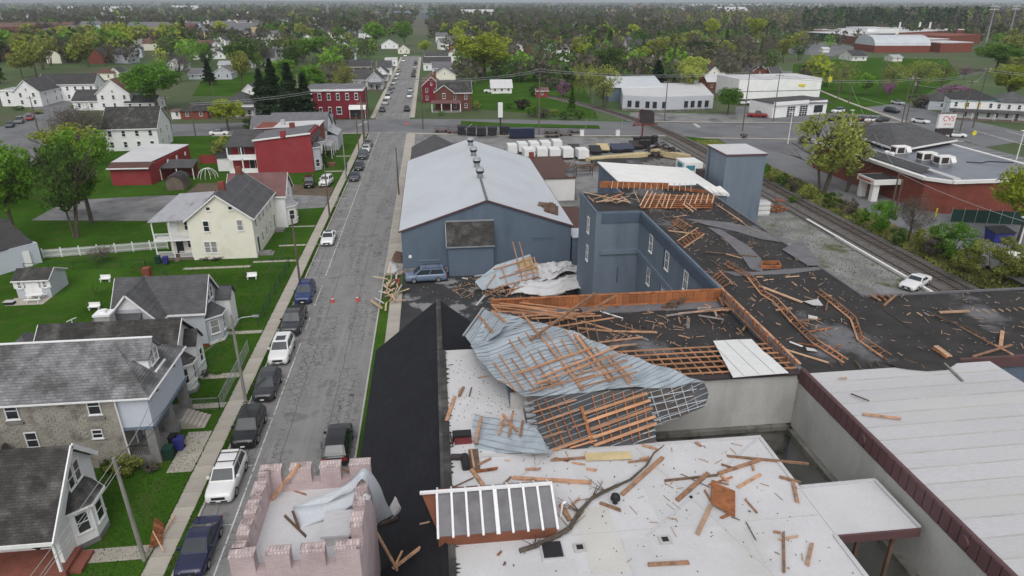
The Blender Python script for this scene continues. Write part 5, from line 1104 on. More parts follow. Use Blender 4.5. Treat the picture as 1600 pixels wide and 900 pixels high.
# siding-clad upper bay over the porch
ub=T.part('upper_bay',PM([(-23.48,44.9),(-21.3,44.9),(-21.3,52),(-23.48,52)],3.35,6.02),'siding_bluewhite',label='blue-white sided upper storey over the porch')
T.part('bay_trim',BX(-23.5,-21.2,44.8,44.88,3.2,3.42).box(-21.28,-21.18,44.8,52.1,3.2,3.42),'mill_trim',ub)
for y in(46.5,50.2):T.part('vent',BX(-21.28,-21.24,y,y+ .35,5.3,5.65),'pane',ub)
T.part('porch_floor',BX(-23.48,-21.3,44.9,52, .1, .85),'stone_pillar');T.part('porch_ceiling',BX(-23.48,-21.3,44.9,52,3.2,3.34),'trim_white')
for y in(45.2,48.3,51.7):T.part('porch_pillar',PM([(-21.95,y- .35),(-21.3,y- .35),(-21.3,y+ .35),(-21.95,y+ .35)], .85,3.2),'stone_pillar')
for k in range(6):T.part('step',BX(-21.3+k* .3,-21+k* .3,49.3,51.2, .1, .85-k* .13),'concrete')
rl=BM((-23.4,44.95,1.75),(-22,44.95,1.75), .05, .05)
for k in range(11):rl.beam((-23.3+k* .13,44.95, .85),(-23.3+k* .13,44.95,1.75), .025, .025)
T.part('railing',rl,'black_plastic');Dn(T,-23.44,47, .85,'E',m='pane_curtain');Wn(T,-23.45,49.5,1.5,'E', .9,1.3)
# ---- white house between
T=Thing('white_gabled_house','white house with mottled dark roof and pointed bay beyond the stone house','house',(-27,57,LZ))
T.part('wall',gable_mesh(-34,-23.2,54.6,59.9, .1,4.1,6.3,'x'),'siding_white')
T.part('roof',gable_roof(-34,-23.2,54.6,59.9,4.1,6.3,'x', .35, .5),'slate_black');T.part('rake_trim',rake_trim(-34,-23.2,54.6,59.9,4.1,6.3,'x', .35, .5),'trim_white')
bay(T,-23.2,54.2,57.2,1.25, .4,3,'siding_white','slate_black',4.1)
T.part('bay_base',PM([(-23.2,54.1),(-21.85,55.2),(-21.85,56.2),(-23.2,57.3)], .1, .399),'stone_pillar');T.part('side_wing',gable_mesh(-23.19,-22.2,57.6,59.5, .1,3.6,4.6,'x'),'siding_white');T.part('wing_roof',gable_roof(-23.19,-22.2,57.6,59.5,3.6,4.6,'x', .2, .15),'slate_black')
Wn(T,-22.17,58.5,1.3,'E', .8,1.4)
T.part('rear_hip',hip_roof(-38,-33.9,54.9,59.8,3.2,5.6, .35),'slate_grey');T.part('rear_wall',BX(-38,-34.01,54.9,59.8, .1,3.15),'siding_grey')
T.part('chimney',BX(-31.4,-30.1,60.15,61.3, .1,5.6),'stucco_grey');T.part('chimney_cap',BX(-31.5,-30,60.05,61.4,5.601,5.8).box(-31,-30.5,60.5,61,5.801,6.05),'trim_white')
# ---- grey cross-gabled house
T=Thing('grey_house','grey cross-gabled house with dark slate roof and front bay, on the green lawn','house',(-27,66,LZ))
T.part('wall',gable_mesh(-31.6,-23.3,64.1,69.2, .1,4.05,6.75,'x'),'siding_grey');T.part('roof',gable_roof(-31.6,-23.3,64.1,69.2,4.05,6.75,'x', .3, .3),'slate_grey');T.part('rake_trim',rake_trim(-31.6,-23.3,64.1,69.2,4.05,6.75,'x', .3, .3),'trim_white')
T.part('cross_wing',gable_mesh(-31.55,-26.9,62.35,66, .1,4.1,6.75,'y'),'siding_grey');T.part('cross_roof',gable_roof(-31.55,-26.9,62.35,66.6,4.1,6.75,'y', .35, .35),'slate_grey');T.part('rake_trim',rake_trim(-31.55,-26.9,62.35,66.6,4.1,6.75,'y', .35, .35),'trim_white')
T.part('gable_panel',MB().add([(-30.6,62.33,5.25),(-27.9,62.33,5.25),(-29.22,62.33,6.65)],[(0,1,2)]),'siding_white')
T.part('rear_lean_roof',SL([(-32.5,60.3,3.2),(-28.2,60.3,3.2),(-28.2,62.3,4.9),(-32.5,62.3,4.9)], .14),'slate_grey');T.part('rear_lean_wall',BX(-32.3,-28.4,60.6,62.34, .1,3.2),'siding_grey')
for y in(66.2,67.1):Wn(T,-23.27,y,4.1,'E', .7,1.3)
bay(T,-23.3,64.4,67.6,1.15, .4,3.05,'siding_grey','slate_grey',4,pm='pane_curtain');T.part('bay_base',PM([(-23.3,64.3),(-22.1,65.4),(-22.1,66.6),(-23.3,67.7)], .1, .399),'stucco_white')
T.part('wing',gable_mesh(-23.28,-21.9,68,70, .1,3.6,4.6,'x'),'siding_white');T.part('wing_roof',gable_roof(-23.28,-21.9,68,70,3.6,4.6,'x', .2, .2),'slate_grey');T.part('foundation',BX(-26.8,-23.25,64.02,64.09, .1, .45),'red_brick')
T.part('chimney',BX(-29.9,-29.2,68,68.8,4.5,7.2),'red_brick')
# ---- cream house
T=Thing('cream_house','long cream stucco house with grey roof and two-storey white side porch','house',(-28.6,97,LZ))
T.part('wall',gable_mesh(-32.6,-24.4,90.2,103.5, .1,5.75,8.9,'y'),'siding_cream');T.part('roof',gable_roof(-32.6,-24.4,90.2,103.5,5.75,8.9,'y', .35, .3),'slate_grey');T.part('rake_trim',rake_trim(-32.6,-24.4,90.2,103.5,5.75,8.9,'y', .35, .3),'trim_white')
T.part('chimney',BX(-28.9,-28.1,93,93.8,8.5,9.9),'red_brick');T.part('chimney',BX(-28.9,-28.1,102,102.8,8.5,9.9),'red_brick')
for x,z,h,pm in((-30.3,3.9,1.5,'pane'),(-26,3.9,1.5,'pane_curtain'),(-30.6, .95,1.6,'pane_curtain'),(-29.75, .95,1.6,'pane_curtain')):Wn(T,x,90.18,z,'S', .8,h,pm=pm)
for x in(-29.7,-26.9):Wn(T,x,90.18,6.75,'S', .6, .55,style='fixed')
for y in(91.6,94,96.2,98.5,100.8):Wn(T,-24.37,y,3.9,'E', .75,1.35)
for y in(94.2,96.6,99.5):Wn(T,-24.37,y,1.1,'E', .75,1.4)
Dn(T,-24.38,91.6, .5,'E',m='pane');Dn(T,-24.38,102, .5,'E',m='pane')
T.part('stoop',BX(-24.38,-22.9,91,92.3, .1, .45).box(-22.9,-22.5,91,92.3, .1, .28),'stone_pillar');T.part('stoop',BX(-24.38,-23,101.3,102.7, .1, .45),'stone_pillar')
# porch wing
T.part('porch_wing_wall',BX(-36,-32.61,92.2,103, .1,5.5),'siding_cream');T.part('porch_roof',SL([(-37.6,90.3,5.55),(-32.5,90.3,5.75),(-32.5,103.2,6.2),(-37.6,103.2,6)], .13),'roof_tin')
T.part('porch_deck',BX(-37.4,-32.62,90.5,92.19,2.75,2.95),'trim_white');T.part('porch_deck',BX(-37.4,-32.62,90.5,92.19, .1, .42),'fence_wood')
for x in(-37.3,-35.1,-32.75):
    for z0,z1 in((.42,2.75),(2.95,5.5)):T.part('porch_post',BM((x,90.6,z0),(x,90.6,z1), .13, .13),'trim_white')
for z0,xa,xb in((2.95,-37.3,-32.7),(.42,-37.3,-35.1),(.42,-34.4,-32.7)):
    rl=BM((xa,90.6,z0+ .85),(xb,90.6,z0+ .85), .07, .06).beam((xa,90.6,z0+ .1),(xb,90.6,z0+ .1), .06, .05);n=int((xb-xa)/ .14)
    for k in range(n):rl.beam((xa+k* .14,90.6,z0+ .1),(xa+k* .14,90.6,z0+ .85), .045, .045)
    T.part('railing',rl,'trim_white')
T.part('step',BX(-35,-34.4,89.7,90.49, .1, .3),'fence_wood')
Wn(T,-33.4,92.17,3.6,'S', .8,1.4);Dn(T,-35.2,92.17,2.95,'S');Wn(T,-33.4,92.17,1.1,'S', .8,1.4);Dn(T,-34.8,92.17, .42,'S',m='pane')
# rear cross block with maroon roof and tin-roofed bay
T.part('rear_block',gable_mesh(-31,-22.8,103.6,109.5, .1,5.2,7.9,'x'),'siding_white');T.part('rear_roof',gable_roof(-31,-22.8,103.6,109.5,5.2,7.9,'x', .3, .3),'roof_maroon');T.part('rake_trim',rake_trim(-31,-22.8,103.6,109.5,5.2,7.9,'x', .3, .3),'trim_white')
bay(T,-22.8,104.2,107.4,1.1, .3,3.2,'stucco_white','roof_tin',4.2)
for y in(105,106.6):Wn(T,-22.77,y,4.3,'E', .7,1.3)
def bins(lbls,pts,mats):
    for lb,(x,y),m in zip(lbls,pts,mats):
        B=Thing('wheelie_bin',lb,'wheelie bin',(x,y,LZ));B.part('bin_body',MB().add([(x- .25,y- .28,LZ+ .08),(x+ .25,y- .28,LZ+ .08),(x+ .25,y+ .28,LZ+ .08),(x- .25,y+ .28,LZ+ .08),(x- .3,y- .36,LZ+1),(x+ .3,y- .36,LZ+1),(x+ .3,y+ .36,LZ+1),(x- .3,y+ .36,LZ+1)],[(0,3,2,1),(4,5,6,7),(0,1,5,4),(1,2,6,5),(2,3,7,6),(3,0,4,7)]),m)
        B.part('lid',BX(x- .33,x+ .33,y- .4,y+ .38,LZ+1.001,LZ+1.07),m);B.part('wheel',CY((x- .3,y+ .3,LZ+ .12),(x- .22,y+ .3,LZ+ .12), .11, .11,8),'tyre');B.part('wheel',CY((x+ .22,y+ .3,LZ+ .12),(x+ .3,y+ .3,LZ+ .12), .11, .11,8),'tyre')
bins(['dark green wheelie bin beside the stone house porch','blue wheelie bin behind the green one by the stone house','black wheelie bin beside the stone house steps','bright blue wheelie bin before the cream house porch','dark wheelie bin left of the blue one by the cream house porch'],
     [(-20.9,45.4),(-20.5,46.5),(-21,46.9),(-35.8,89),(-36.9,89.4)],['green_plastic','blue_plastic','black_plastic','blue_plastic','green_plastic'])
# ---- garden shed, garages
T=Thing('garden_shed','grey garden shed with white double doors and shuttered windows on the lawn','shed',(-47,80.5,LZ))
sx0,sx1,sy0,sy1=-49,-45.3,79.2,83.2
T.part('wall',MB().add([(sx0,sy0, .1),(sx1,sy0, .1),(sx1,sy1, .1),(sx0,sy1, .1),(sx0,sy0,2.4),(sx1,sy0,2.4),(sx1,sy1,2.1),(sx0,sy1,2.1),(sx0,80.7,3.15),(sx1,80.7,3.15)],[(0,3,2,1),(0,1,5,4),(1,2,6,9,5),(2,3,7,6),(3,0,4,8,7),(4,5,9,8),(6,7,8,9)]),'siding_grey')
T.part('roof',SL([(sx0- .2,78.95,2.32),(sx1+ .2,78.95,2.32),(sx1+ .2,80.7,3.3),(sx0- .2,80.7,3.3)], .08).slab([(sx0- .2,80.7,3.3),(sx1+ .2,80.7,3.3),(sx1+ .2,83.4,2.15),(sx0- .2,83.4,2.15)], .08),'slate_black')
T.part('eave_trim',BX(sx0- .2,sx1+ .2,78.88,78.94,2.2,2.34).beam((sx1+ .23,78.95,2.25),(sx1+ .23,80.7,3.22), .04, .14).beam((sx1+ .23,80.7,3.22),(sx1+ .23,83.4,2.07), .04, .14),'trim_white')
d=T.part('double_door',BX(-48.05,-47.12,79.13,79.19, .15,2.05).box(-47.1,-46.17,79.13,79.19, .15,2.05),'trim_white')
for x in(-48.5,-45.75):Wn(T,x,79.18,1.2,'S', .42, .85,style='grid',shutters='trim_white')
struct('patio',BX(-49.4,-45.3,77,79.18, .1,LZ+ .03),'concrete')
T=Thing('picnic_table','white picnic table with benches in front of the garden shed','picnic table',(-46.6,78.2,LZ))
T.part('table_top',BX(-47.5,-45.7,77.85,78.55, .85, .9),'trim_white');T.part('bench',BX(-47.5,-45.7,77.35,77.6, .52, .57),'trim_white');T.part('bench',BX(-47.5,-45.7,78.8,79.05, .52, .57),'trim_white')
for x in(-47.2,-46):T.part('leg',BM((x,77.4, .15),(x,78.1, .85), .07, .07).beam((x,79, .15),(x,78.3, .85), .07, .07),'trim_white')
T=Thing('planter','black trough with pale rim at the patio corner by the shed','planter',(-49,77.3,LZ));T.part('trough',BX(-49.5,-48.5,77.1,77.7, .15, .48),'black_plastic');T.part('rim',BX(-49.55,-48.45,77.05,77.75, .481, .54),'panel_white')
T=Thing('side_garage','pale blue-grey garage with dark roof cut off by the left edge','garage',(-57,91,LZ))
T.part('wall',MB().add([(-64,84, .1),(-55.9,86.5, .1),(-52.4,91.6, .1),(-60,97, .1),(-64,84,3.3),(-55.9,86.5,3.2),(-52.4,91.6,2.9),(-60,97,2.9)],[(0,3,2,1),(4,5,6,7),(0,1,5,4),(1,2,6,5),(2,3,7,6),(3,0,4,7)]),'siding_bluewhite')
T.part('roof',SL([(-64,83.7,3.35),(-55.8,86.2,3.25),(-52.8,91.5,2.98),(-60,99,4.4)], .12),'roof_dark');T.part('door_panel',BM((-53.35,90.1, .1),(-53.35,90.1,2.2), .1, .9,(1, .7,0)),'trim_white')
# ---- white picket fence in panels with posts
T=Thing('picket_fence','white picket fence running from the pale garage to the cream house','fence',(-46,95,LZ))
A=Vector((-53,93.2,LZ));B=Vector((-37.7,95.4,LZ));n=7
for k in range(n):
    a=A+(B-A)*k/n;b=A+(B-A)*(k+1)/n;mb=BM(a+Vector((0,0, .35)),b+Vector((0,0, .35)), .05, .1).beam(a+Vector((0,0,1)),b+Vector((0,0,1)), .05, .1)
    for j in range(1,16):p=a+(b-a)*j/16;mb.beam(p+Vector((0,-.04, .08)),p+Vector((0,-.04,1.22)), .125, .03)
    T.part('picket_panel',mb,'trim_white');T.part('post',BM(a,a+Vector((0,0,1.4)), .13, .13),'trim_white')
T.part('post',BM(B,B+Vector((0,0,1.4)), .13, .13),'trim_white')
# chain-link fences: posts, rail and a wire mesh
def wire_fence(label,pts,h=1.2,m='steel',step=2.6,mesh=.28,name='wire_fence'):
    T=Thing(name,label,'fence',(*pts[0],LZ));rail=MB();net=MB()
    for a,b in zip(pts[:-1],pts[1:]):
        a=Vector((*a,LZ));b=Vector((*b,LZ));L=(b-a).length;n=max(1,int(L/step));up=Vector((0,0,1))
        for k in range(n+1):p=a+(b-a)*k/n;T.part('post',CY(p,p+up*(h+ .08), .035, .035,5),m)
        rail.beam(a+up*h,b+up*h, .045, .045);q=int(L/mesh)
        for k in range(q):
            p=a+(b-a)*k/q;p2=a+(b-a)*(k+1)/q
            for j in range(int(h/mesh)):net.beam(p+up*j*mesh,p2+up*(j+1)*mesh, .008, .008);net.beam(p+up*(j+1)*mesh,p2+up*j*mesh, .008, .008)
    T.part('top_rail',rail,m);T.part('wire_mesh',net,m,kind='stuff')
wire_fence('chain-link fence between the stone house driveway and the white house lawn',[(-21.2,51.9),(-19,51.9),(-19.1,62.5)]);wire_fence('dark green wire fence along the lawn of the cream house',[(-19.4,68),(-19.4,86),(-24.3,86)],1.3,'fence_green',2.6, .3)
wire_fence('low dark wire fence across the back lawn behind the sheds',[(-53,88.5),(-38,88),(-34,84)],1,'fence_green',3, .35)
T=Thing('clothes_pole','white T-shaped clothes pole on the back lawn','clothes pole',(-37.47,67.57,.12));x,y,_=(-37.47,67.57,.12)
T.part('upright',CY((x,y, .1),(x,y,2.2), .05, .05,6),'trim_white');T.part('crossbar',BM((x- .25,y- .5,2.2),(x+ .25,y+ .5,2.2), .07, .07),'trim_white')
for lb,(x,y,_)in(('white reclining lawn chair on the back lawn by the grey house',(-38.7,74.73,.12)),('low white lawn bench on the back lawn behind the shed',(-41.11,83.45,.12)),('white garden bench on the lawn below the cream house',(-23.29,82.28,.12))):
    T=Thing('lawn_chair' if 'chair' in lb else 'garden_bench',lb,'lawn chair' if 'chair' in lb else 'bench',(x,y,LZ));T.part('seat',BX(x- .6,x+ .6,y- .25,y+ .25, .5, .56),'trim_white');T.part('backrest',BM((x- .6,y+ .25, .75),(x+ .6,y+ .25, .75), .05, .4),'trim_white')
    for k in(-.5, .5):T.part('leg',BX(x+k- .04,x+k+ .04,y- .2,y+ .2, .12, .5),'trim_white')
T=Thing('satellite_dish','dark satellite dish on the stone house wall','satellite dish',(-31,44.6,2));T.part('dish',CY((-31.2,44.4,2.6),(-31.28,44.25,2.68), .12, .42,14),'sign_dark');T.part('arm',BM((-31.2,44.8,2.4),(-31.2,44.4,2.6), .05, .05),'steel')

# ---- red building by the street, its neighbours
T=Thing('red_house','tall red-painted house with blank side wall and white two-tier porch','house',(-31,146,LZ))
T.part('wall',MB().add([(-35.2,140, .1),(-24.4,141, .1),(-24.4,152, .1),(-35.2,151, .1),(-35.2,140,6.9),(-24.4,141,7.9),(-24.4,152,7.9),(-35.2,151,6.9)],[(0,3,2,1),(4,5,6,7),(0,1,5,4),(1,2,6,5),(2,3,7,6),(3,0,4,7)]),'red_paint')
T.part('roof',SL([(-35.5,139.8,7),(-24.9,140.8,8),(-24.9,152.2,8),(-35.5,151.2,7)], .1),'roof_paper');T.part('cornice',BM((-35.5,139.75,6.95),(-24.3,140.75,7.98), .14, .3),'trim_white')
T.part('mansard',MB().add([(-24.95,140.9,8.1),(-24.1,141,6.2),(-24.1,152,6.2),(-24.95,152.1,8.1)],[(0,1,2,3)]),'slate_grey');T.part('chimney',BX(-30.1,-29.1,140.1,141,7.4,8.6),'red_paint');T.part('chimney',BX(-30.1,-29.1,150.1,151,7.4,8.6),'red_brick')
bay(T,-24.35,141.5,145,1.2, .3,5,'siding_grey','slate_grey',6);bay(T,-24.35,147.5,151,1.2, .3,5,'siding_white','slate_grey',6)
T.part('porch_wing_wall',BX(-40.8,-35.21,143.6,149, .1,5.6),'red_paint');T.part('porch_roof',SL([(-41.2,140.9,5.6),(-35.3,140.9,5.6),(-35.3,149.5,7.4),(-41.2,149.5,7.4)], .14),'roof_dark')
for z in(.1,2.9):T.part('porch_deck',BX(-41,-35.25,141,143.59,z,z+ .25),'trim_white')
for x in(-40.9,-38.2,-35.4):T.part('porch_post',BM((x,141.1, .3),(x,141.1,5.55), .2, .2),'trim_white')
for z in(.35,3.15):T.part('railing',BX(-40.8,-35.5,141.08,141.14,z,z+ .85),'trim_white')
Dn(T,-38.8,143.57,3.15,'S',m='pane');Dn(T,-37,143.57, .35,'S',m='pane')
T.part('side_shed',BX(-44,-40.82,144,149, .1,2.9),'siding_white');T.part('shed_roof',SL([(-44.3,143.7,2.9),(-40.83,143.7,3),(-40.83,149.2,4.2),(-44.3,149.2,4.1)], .1),'roof_dark')
T.part('front_steps',BX(-23,-21,146.2,147.6, .1, .7),'brick_porch')
T=Thing('salmon_house','narrow salmon-brick house with white flat roof behind the red house','house',(-28,158,LZ))
T.part('wall',BX(-38,-24.6,153.5,161, .1,7.2),'red_brick');T.part('roof',SL([(-38.2,153.2,7.1),(-24.4,153.2,7.45),(-24.4,161.2,7.45),(-38.2,161.2,7.1)], .12),'white_roof');T.part('porch_roof',SL([(-24.58,153.6,3.4),(-22.4,153.6,2.9),(-22.4,160.8,2.9),(-24.58,160.8,3.4)], .12),'roof_tin')
for y in(154,157.2,160.4):T.part('porch_post',BM((-22.5,y, .1),(-22.5,y,2.8), .14, .14),'trim_white')
T.part('chimney',BX(-33,-32.2,156,156.8,7.2,8.4),'stucco_grey')
T=Thing('corner_house','grey-roofed white house near the crossing behind the salmon house','house',(-30,168,LZ))
T.part('wall',gable_mesh(-37,-24.5,163,172, .1,5.2,8.2,'x'),'siding_white');T.part('roof',gable_roof(-37,-24.5,163,172,5.2,8.2,'x', .4, .3),'roof_paper');T.part('front_wing',BX(-24.49,-22.2,163.5,171, .1,3.6),'siding_grey');T.part('wing_roof',SL([(-24.5,163.2,4.9),(-22,163.2,3.6),(-22,171.3,3.6),(-24.5,171.3,4.9)], .12),'roof_tin')
T=Thing('long_grey_roof_house','long low house with grey roof facing the crossing','house',(-34,178,LZ));T.part('wall',gable_mesh(-44,-25,174.5,181, .1,3.6,6.2,'x'),'siding_white');T.part('roof',gable_roof(-44,-25,174.5,181,3.6,6.2,'x', .4, .4),'roof_paper')
# red garage with pale roof, lean-to porch, barn shed
T=Thing('red_garage','low red workshop with white flat roof beside the gravel drive','workshop',(-58,140,LZ))
T.part('wall',MB().add([(-60.5,134, .1),(-53.4,133.8, .1),(-51,150, .1),(-60.5,152, .1),(-60.5,134,3.6),(-53.4,133.8,3.6),(-51,150,4.4),(-60.5,152,4.4)],[(0,3,2,1),(4,5,6,7),(0,1,5,4),(1,2,6,5),(2,3,7,6),(3,0,4,7)]),'red_paint')
T.part('roof',SL([(-60.8,136,4.15),(-53.5,135.8,4.15),(-51,150.3,4.6),(-60.8,152.3,4.6)], .12),'white_roof');T.part('front_roof',SL([(-60.8,133.5,3.45),(-53.2,133.3,3.45),(-53,135.75,4.12),(-60.8,135.95,4.12)], .1),'roof_rustbrown');T.part('eave_trim',BM((-60.8,133.4,3.4),(-53.2,133.2,3.4), .1, .22),'trim_white')
for y in(140,143.5,147):T.part('window',BM((-52.9+(y-134)* .15,y- .4,3.3),(-52.9+(y-134)* .15,y+ .4,3.3), .06, .7),'trim_white')
T.part('porch_roof',SL([(-53,137.2,2.5),(-46.6,137.2,2.5),(-46.6,141,3.4),(-52,141,3.4)], .12),'roof_dark');T.part('porch_wall',BX(-51.8,-46.9,140.5,141, .1,2.9),'red_brick')
for x in(-52.8,-49.8,-46.8):T.part('porch_post',BM((x,137.4, .1),(x,137.4,2.45), .14, .14),'trim_white')
T=Thing('barn_shed','small grey barn-roofed shed on the grass by the gravel drive','shed',(-47.5,130.5,LZ))
g=[(-49.2,1.8),(-48.7,2.5),(-47.6,2.9),(-46.5,2.5),(-46,1.8)]
T.part('wall',PM([(-49.1,129),(-46.1,129),(-46.1,133),(-49.1,133)], .1,1.8).add([(x,129,z)for x,z in g],[(0,4,3,2,1)]),'fence_wood');mb=MB()
for(xa,za),(xb,zb)in zip(g[:-1],g[1:]):mb.slab([(xa,128.8,za+ .05),(xb,128.8,zb+ .05),(xb,133.2,zb+ .05),(xa,133.2,za+ .05)], .06)
T.part('roof',mb,'slate_black')
T=Thing('board_fence','dark red board fence behind the workshop','fence',(-45,150,LZ))
for k in range(12):T.part('fence_panel',BX(-50+k* .9,-49.15+k* .9,151.9,152, .1,1.9),'red_paint')
T=Thing('dome_frame','round white tubular play dome on the grass by the workshop','play dome',(-44.5,138.5,LZ));mb=MB()
for k in range(6):
    a=k*math.pi/6;pts=[(-44.5+1.9*math.cos(t)*math.cos(a),138.5+1.9*math.cos(t)*math.sin(a), .15+1.9*math.sin(t))for t in[i*math.pi/10 for i in range(11)]];mb.tube(pts, .035,4)
T.part('frame',mb,'trim_white')

# ================================================================ VEHICLES (front towards -Y in their own space)
KIND=dict(
 suv=dict(L=4.8,W=1.92,H=1.74,hood=1.06,belt=1.1,A=1.25,B=2.0,C=.62,D=.12,r=.37,wb=2.85,rear=1.1),
 hatch=dict(L=4.5,W=1.84,H=1.64,hood=1.0,belt=1.04,A=1.1,B=1.9,C=.75,D=.14,r=.35,wb=2.7,rear=1.05),
 sedan=dict(L=4.75,W=1.83,H=1.46,hood=.93,belt=.97,A=1.3,B=2.15,C=1.65,D=.75,r=.33,wb=2.75,rear=1.0),
 minivan=dict(L=5.1,W=1.98,H=1.78,hood=1.02,belt=1.08,A=.95,B=1.95,C=.42,D=.06,r=.35,wb=3.0,rear=1.08),
 pickup=dict(L=5.8,W=2.0,H=1.9,hood=1.2,belt=1.22,A=1.5,B=2.15,C=2.35,D=2.15,r=.41,wb=3.6,rear=1.2),
 coupe=dict(L=5.2,W=1.95,H=1.32,hood=.88,belt=.9,A=1.95,B=2.6,C=1.75,D=.95,r=.34,wb=2.95,rear=.92),
 jeep=dict(L=4.2,W=1.85,H=1.84,hood=1.15,belt=1.18,A=1.35,B=1.6,C=.35,D=.2,r=.41,wb=2.5,rear=1.15))
def body_mesh(k):
    L,W,hood,belt,rear=k['L'],k['W']/2,k['hood'],k['belt'],k['rear'];f=-L/2
    stn=[(f, .80, .34,hood* .66),(f+ .05, .90, .26,hood* .80),(f+ .22, .96, .22,hood* .90),(f+ .6, .99, .2,hood* .965),(f+k['A'],1, .2,hood+ .0),(f+k['A']+ .25,1, .2,belt),(0,1, .2,belt),(L/2-max(k['D'], .35)- .2,1, .2,(belt+rear)/2),(L/2- .3, .985, .22,rear),(L/2- .08, .95, .28,rear* .97),(L/2, .88, .36,rear* .82)]
    vs=[];fs=[]
    for y,w,zb,zt in stn:
        w*=W;h=zt-zb
        ring=[(w* .80,zb),(w* .97,zb+ .1),(w,zb+h* .45),(w* .985,zb+h* .72),(w* .95,zt- .07),(w* .84,zt),(w* .4,zt+ .03),(-w* .4,zt+ .03),(-w* .84,zt),(-w* .95,zt- .07),(-w* .985,zb+h* .72),(-w,zb+h* .45),(-w* .97,zb+ .1),(-w* .80,zb)]
        vs+=[(x,y,z)for x,z in ring]
    n=14
    for i in range(len(stn)-1):
        for j in range(n-1):fs.append((i*n+j,i*n+j+1,(i+1)*n+j+1,(i+1)*n+j))
        fs.append((i*n+n-1,i*n,(i+1)*n,(i+1)*n+n-1))
    fs.append(tuple(range(n-1,-1,-1)));m=(len(stn)-1)*n;fs.append(tuple(range(m,m+n)))
    mb=MB().add(vs,fs);mb.smooth=True;return mb
def cabin_pts(k):
    L,W,H=k['L'],k['W']/2,k['H'];f=-L/2
    wb,wr=W* .9,W* .74;zb=k['belt']- .02
    return dict(A=(f+k['A'],k['hood']),B=(f+k['B'],H- .04),C=(L/2-k['C'],H- .06),D=(L/2-k['D'],k['rear']- .02),wb=wb,wr=wr,zb=zb,M=((f+k['B']+L/2-k['C'])/2,H))
def cabin_mesh(k):
    c=cabin_pts(k);vs=[]
    for(y,z),w in((c['A'],c['wb']),(c['B'],c['wr']),(c['M'],c['wr']),(c['C'],c['wr']),(c['D'],c['wb'])):vs+=[(-w,y,z),(-w* .78,y,z+ .035),(w* .78,y,z+ .035),(w,y,z)]
    fs=[]
    for i in range(4):
        for j in range(3):fs.append((i*4+j,i*4+j+1,(i+1)*4+j+1,(i+1)*4+j))
    fs+=[(0,4,8,12,16),(19,15,11,7,3),(0,16,17,18,19,3,2,1)]
    return MB().add(vs,fs)
CM={}
def cm(key,f,m):
    if key not in CM:CM[key]=f().mesh(key[0],m)
    return CM[key]
def lerp3(a,b,t):return tuple(a[i]+(b[i]-a[i])*t for i in range(3))
def quad_in(P,u0,u1,v0,v1,off):
    # inner quad of P (bl, br, tr, tl) pushed out along its normal
    g=lambda u,v:Vector(lerp3(lerp3(P[0],P[1],u),lerp3(P[3],P[2],u),v))
    n=(Vector(P[1])-Vector(P[0])).cross(Vector(P[3])-Vector(P[0])).normalized()*off
    return[g(u0,v0)+n,g(u1,v0)+n,g(u1,v1)+n,g(u0,v1)+n]
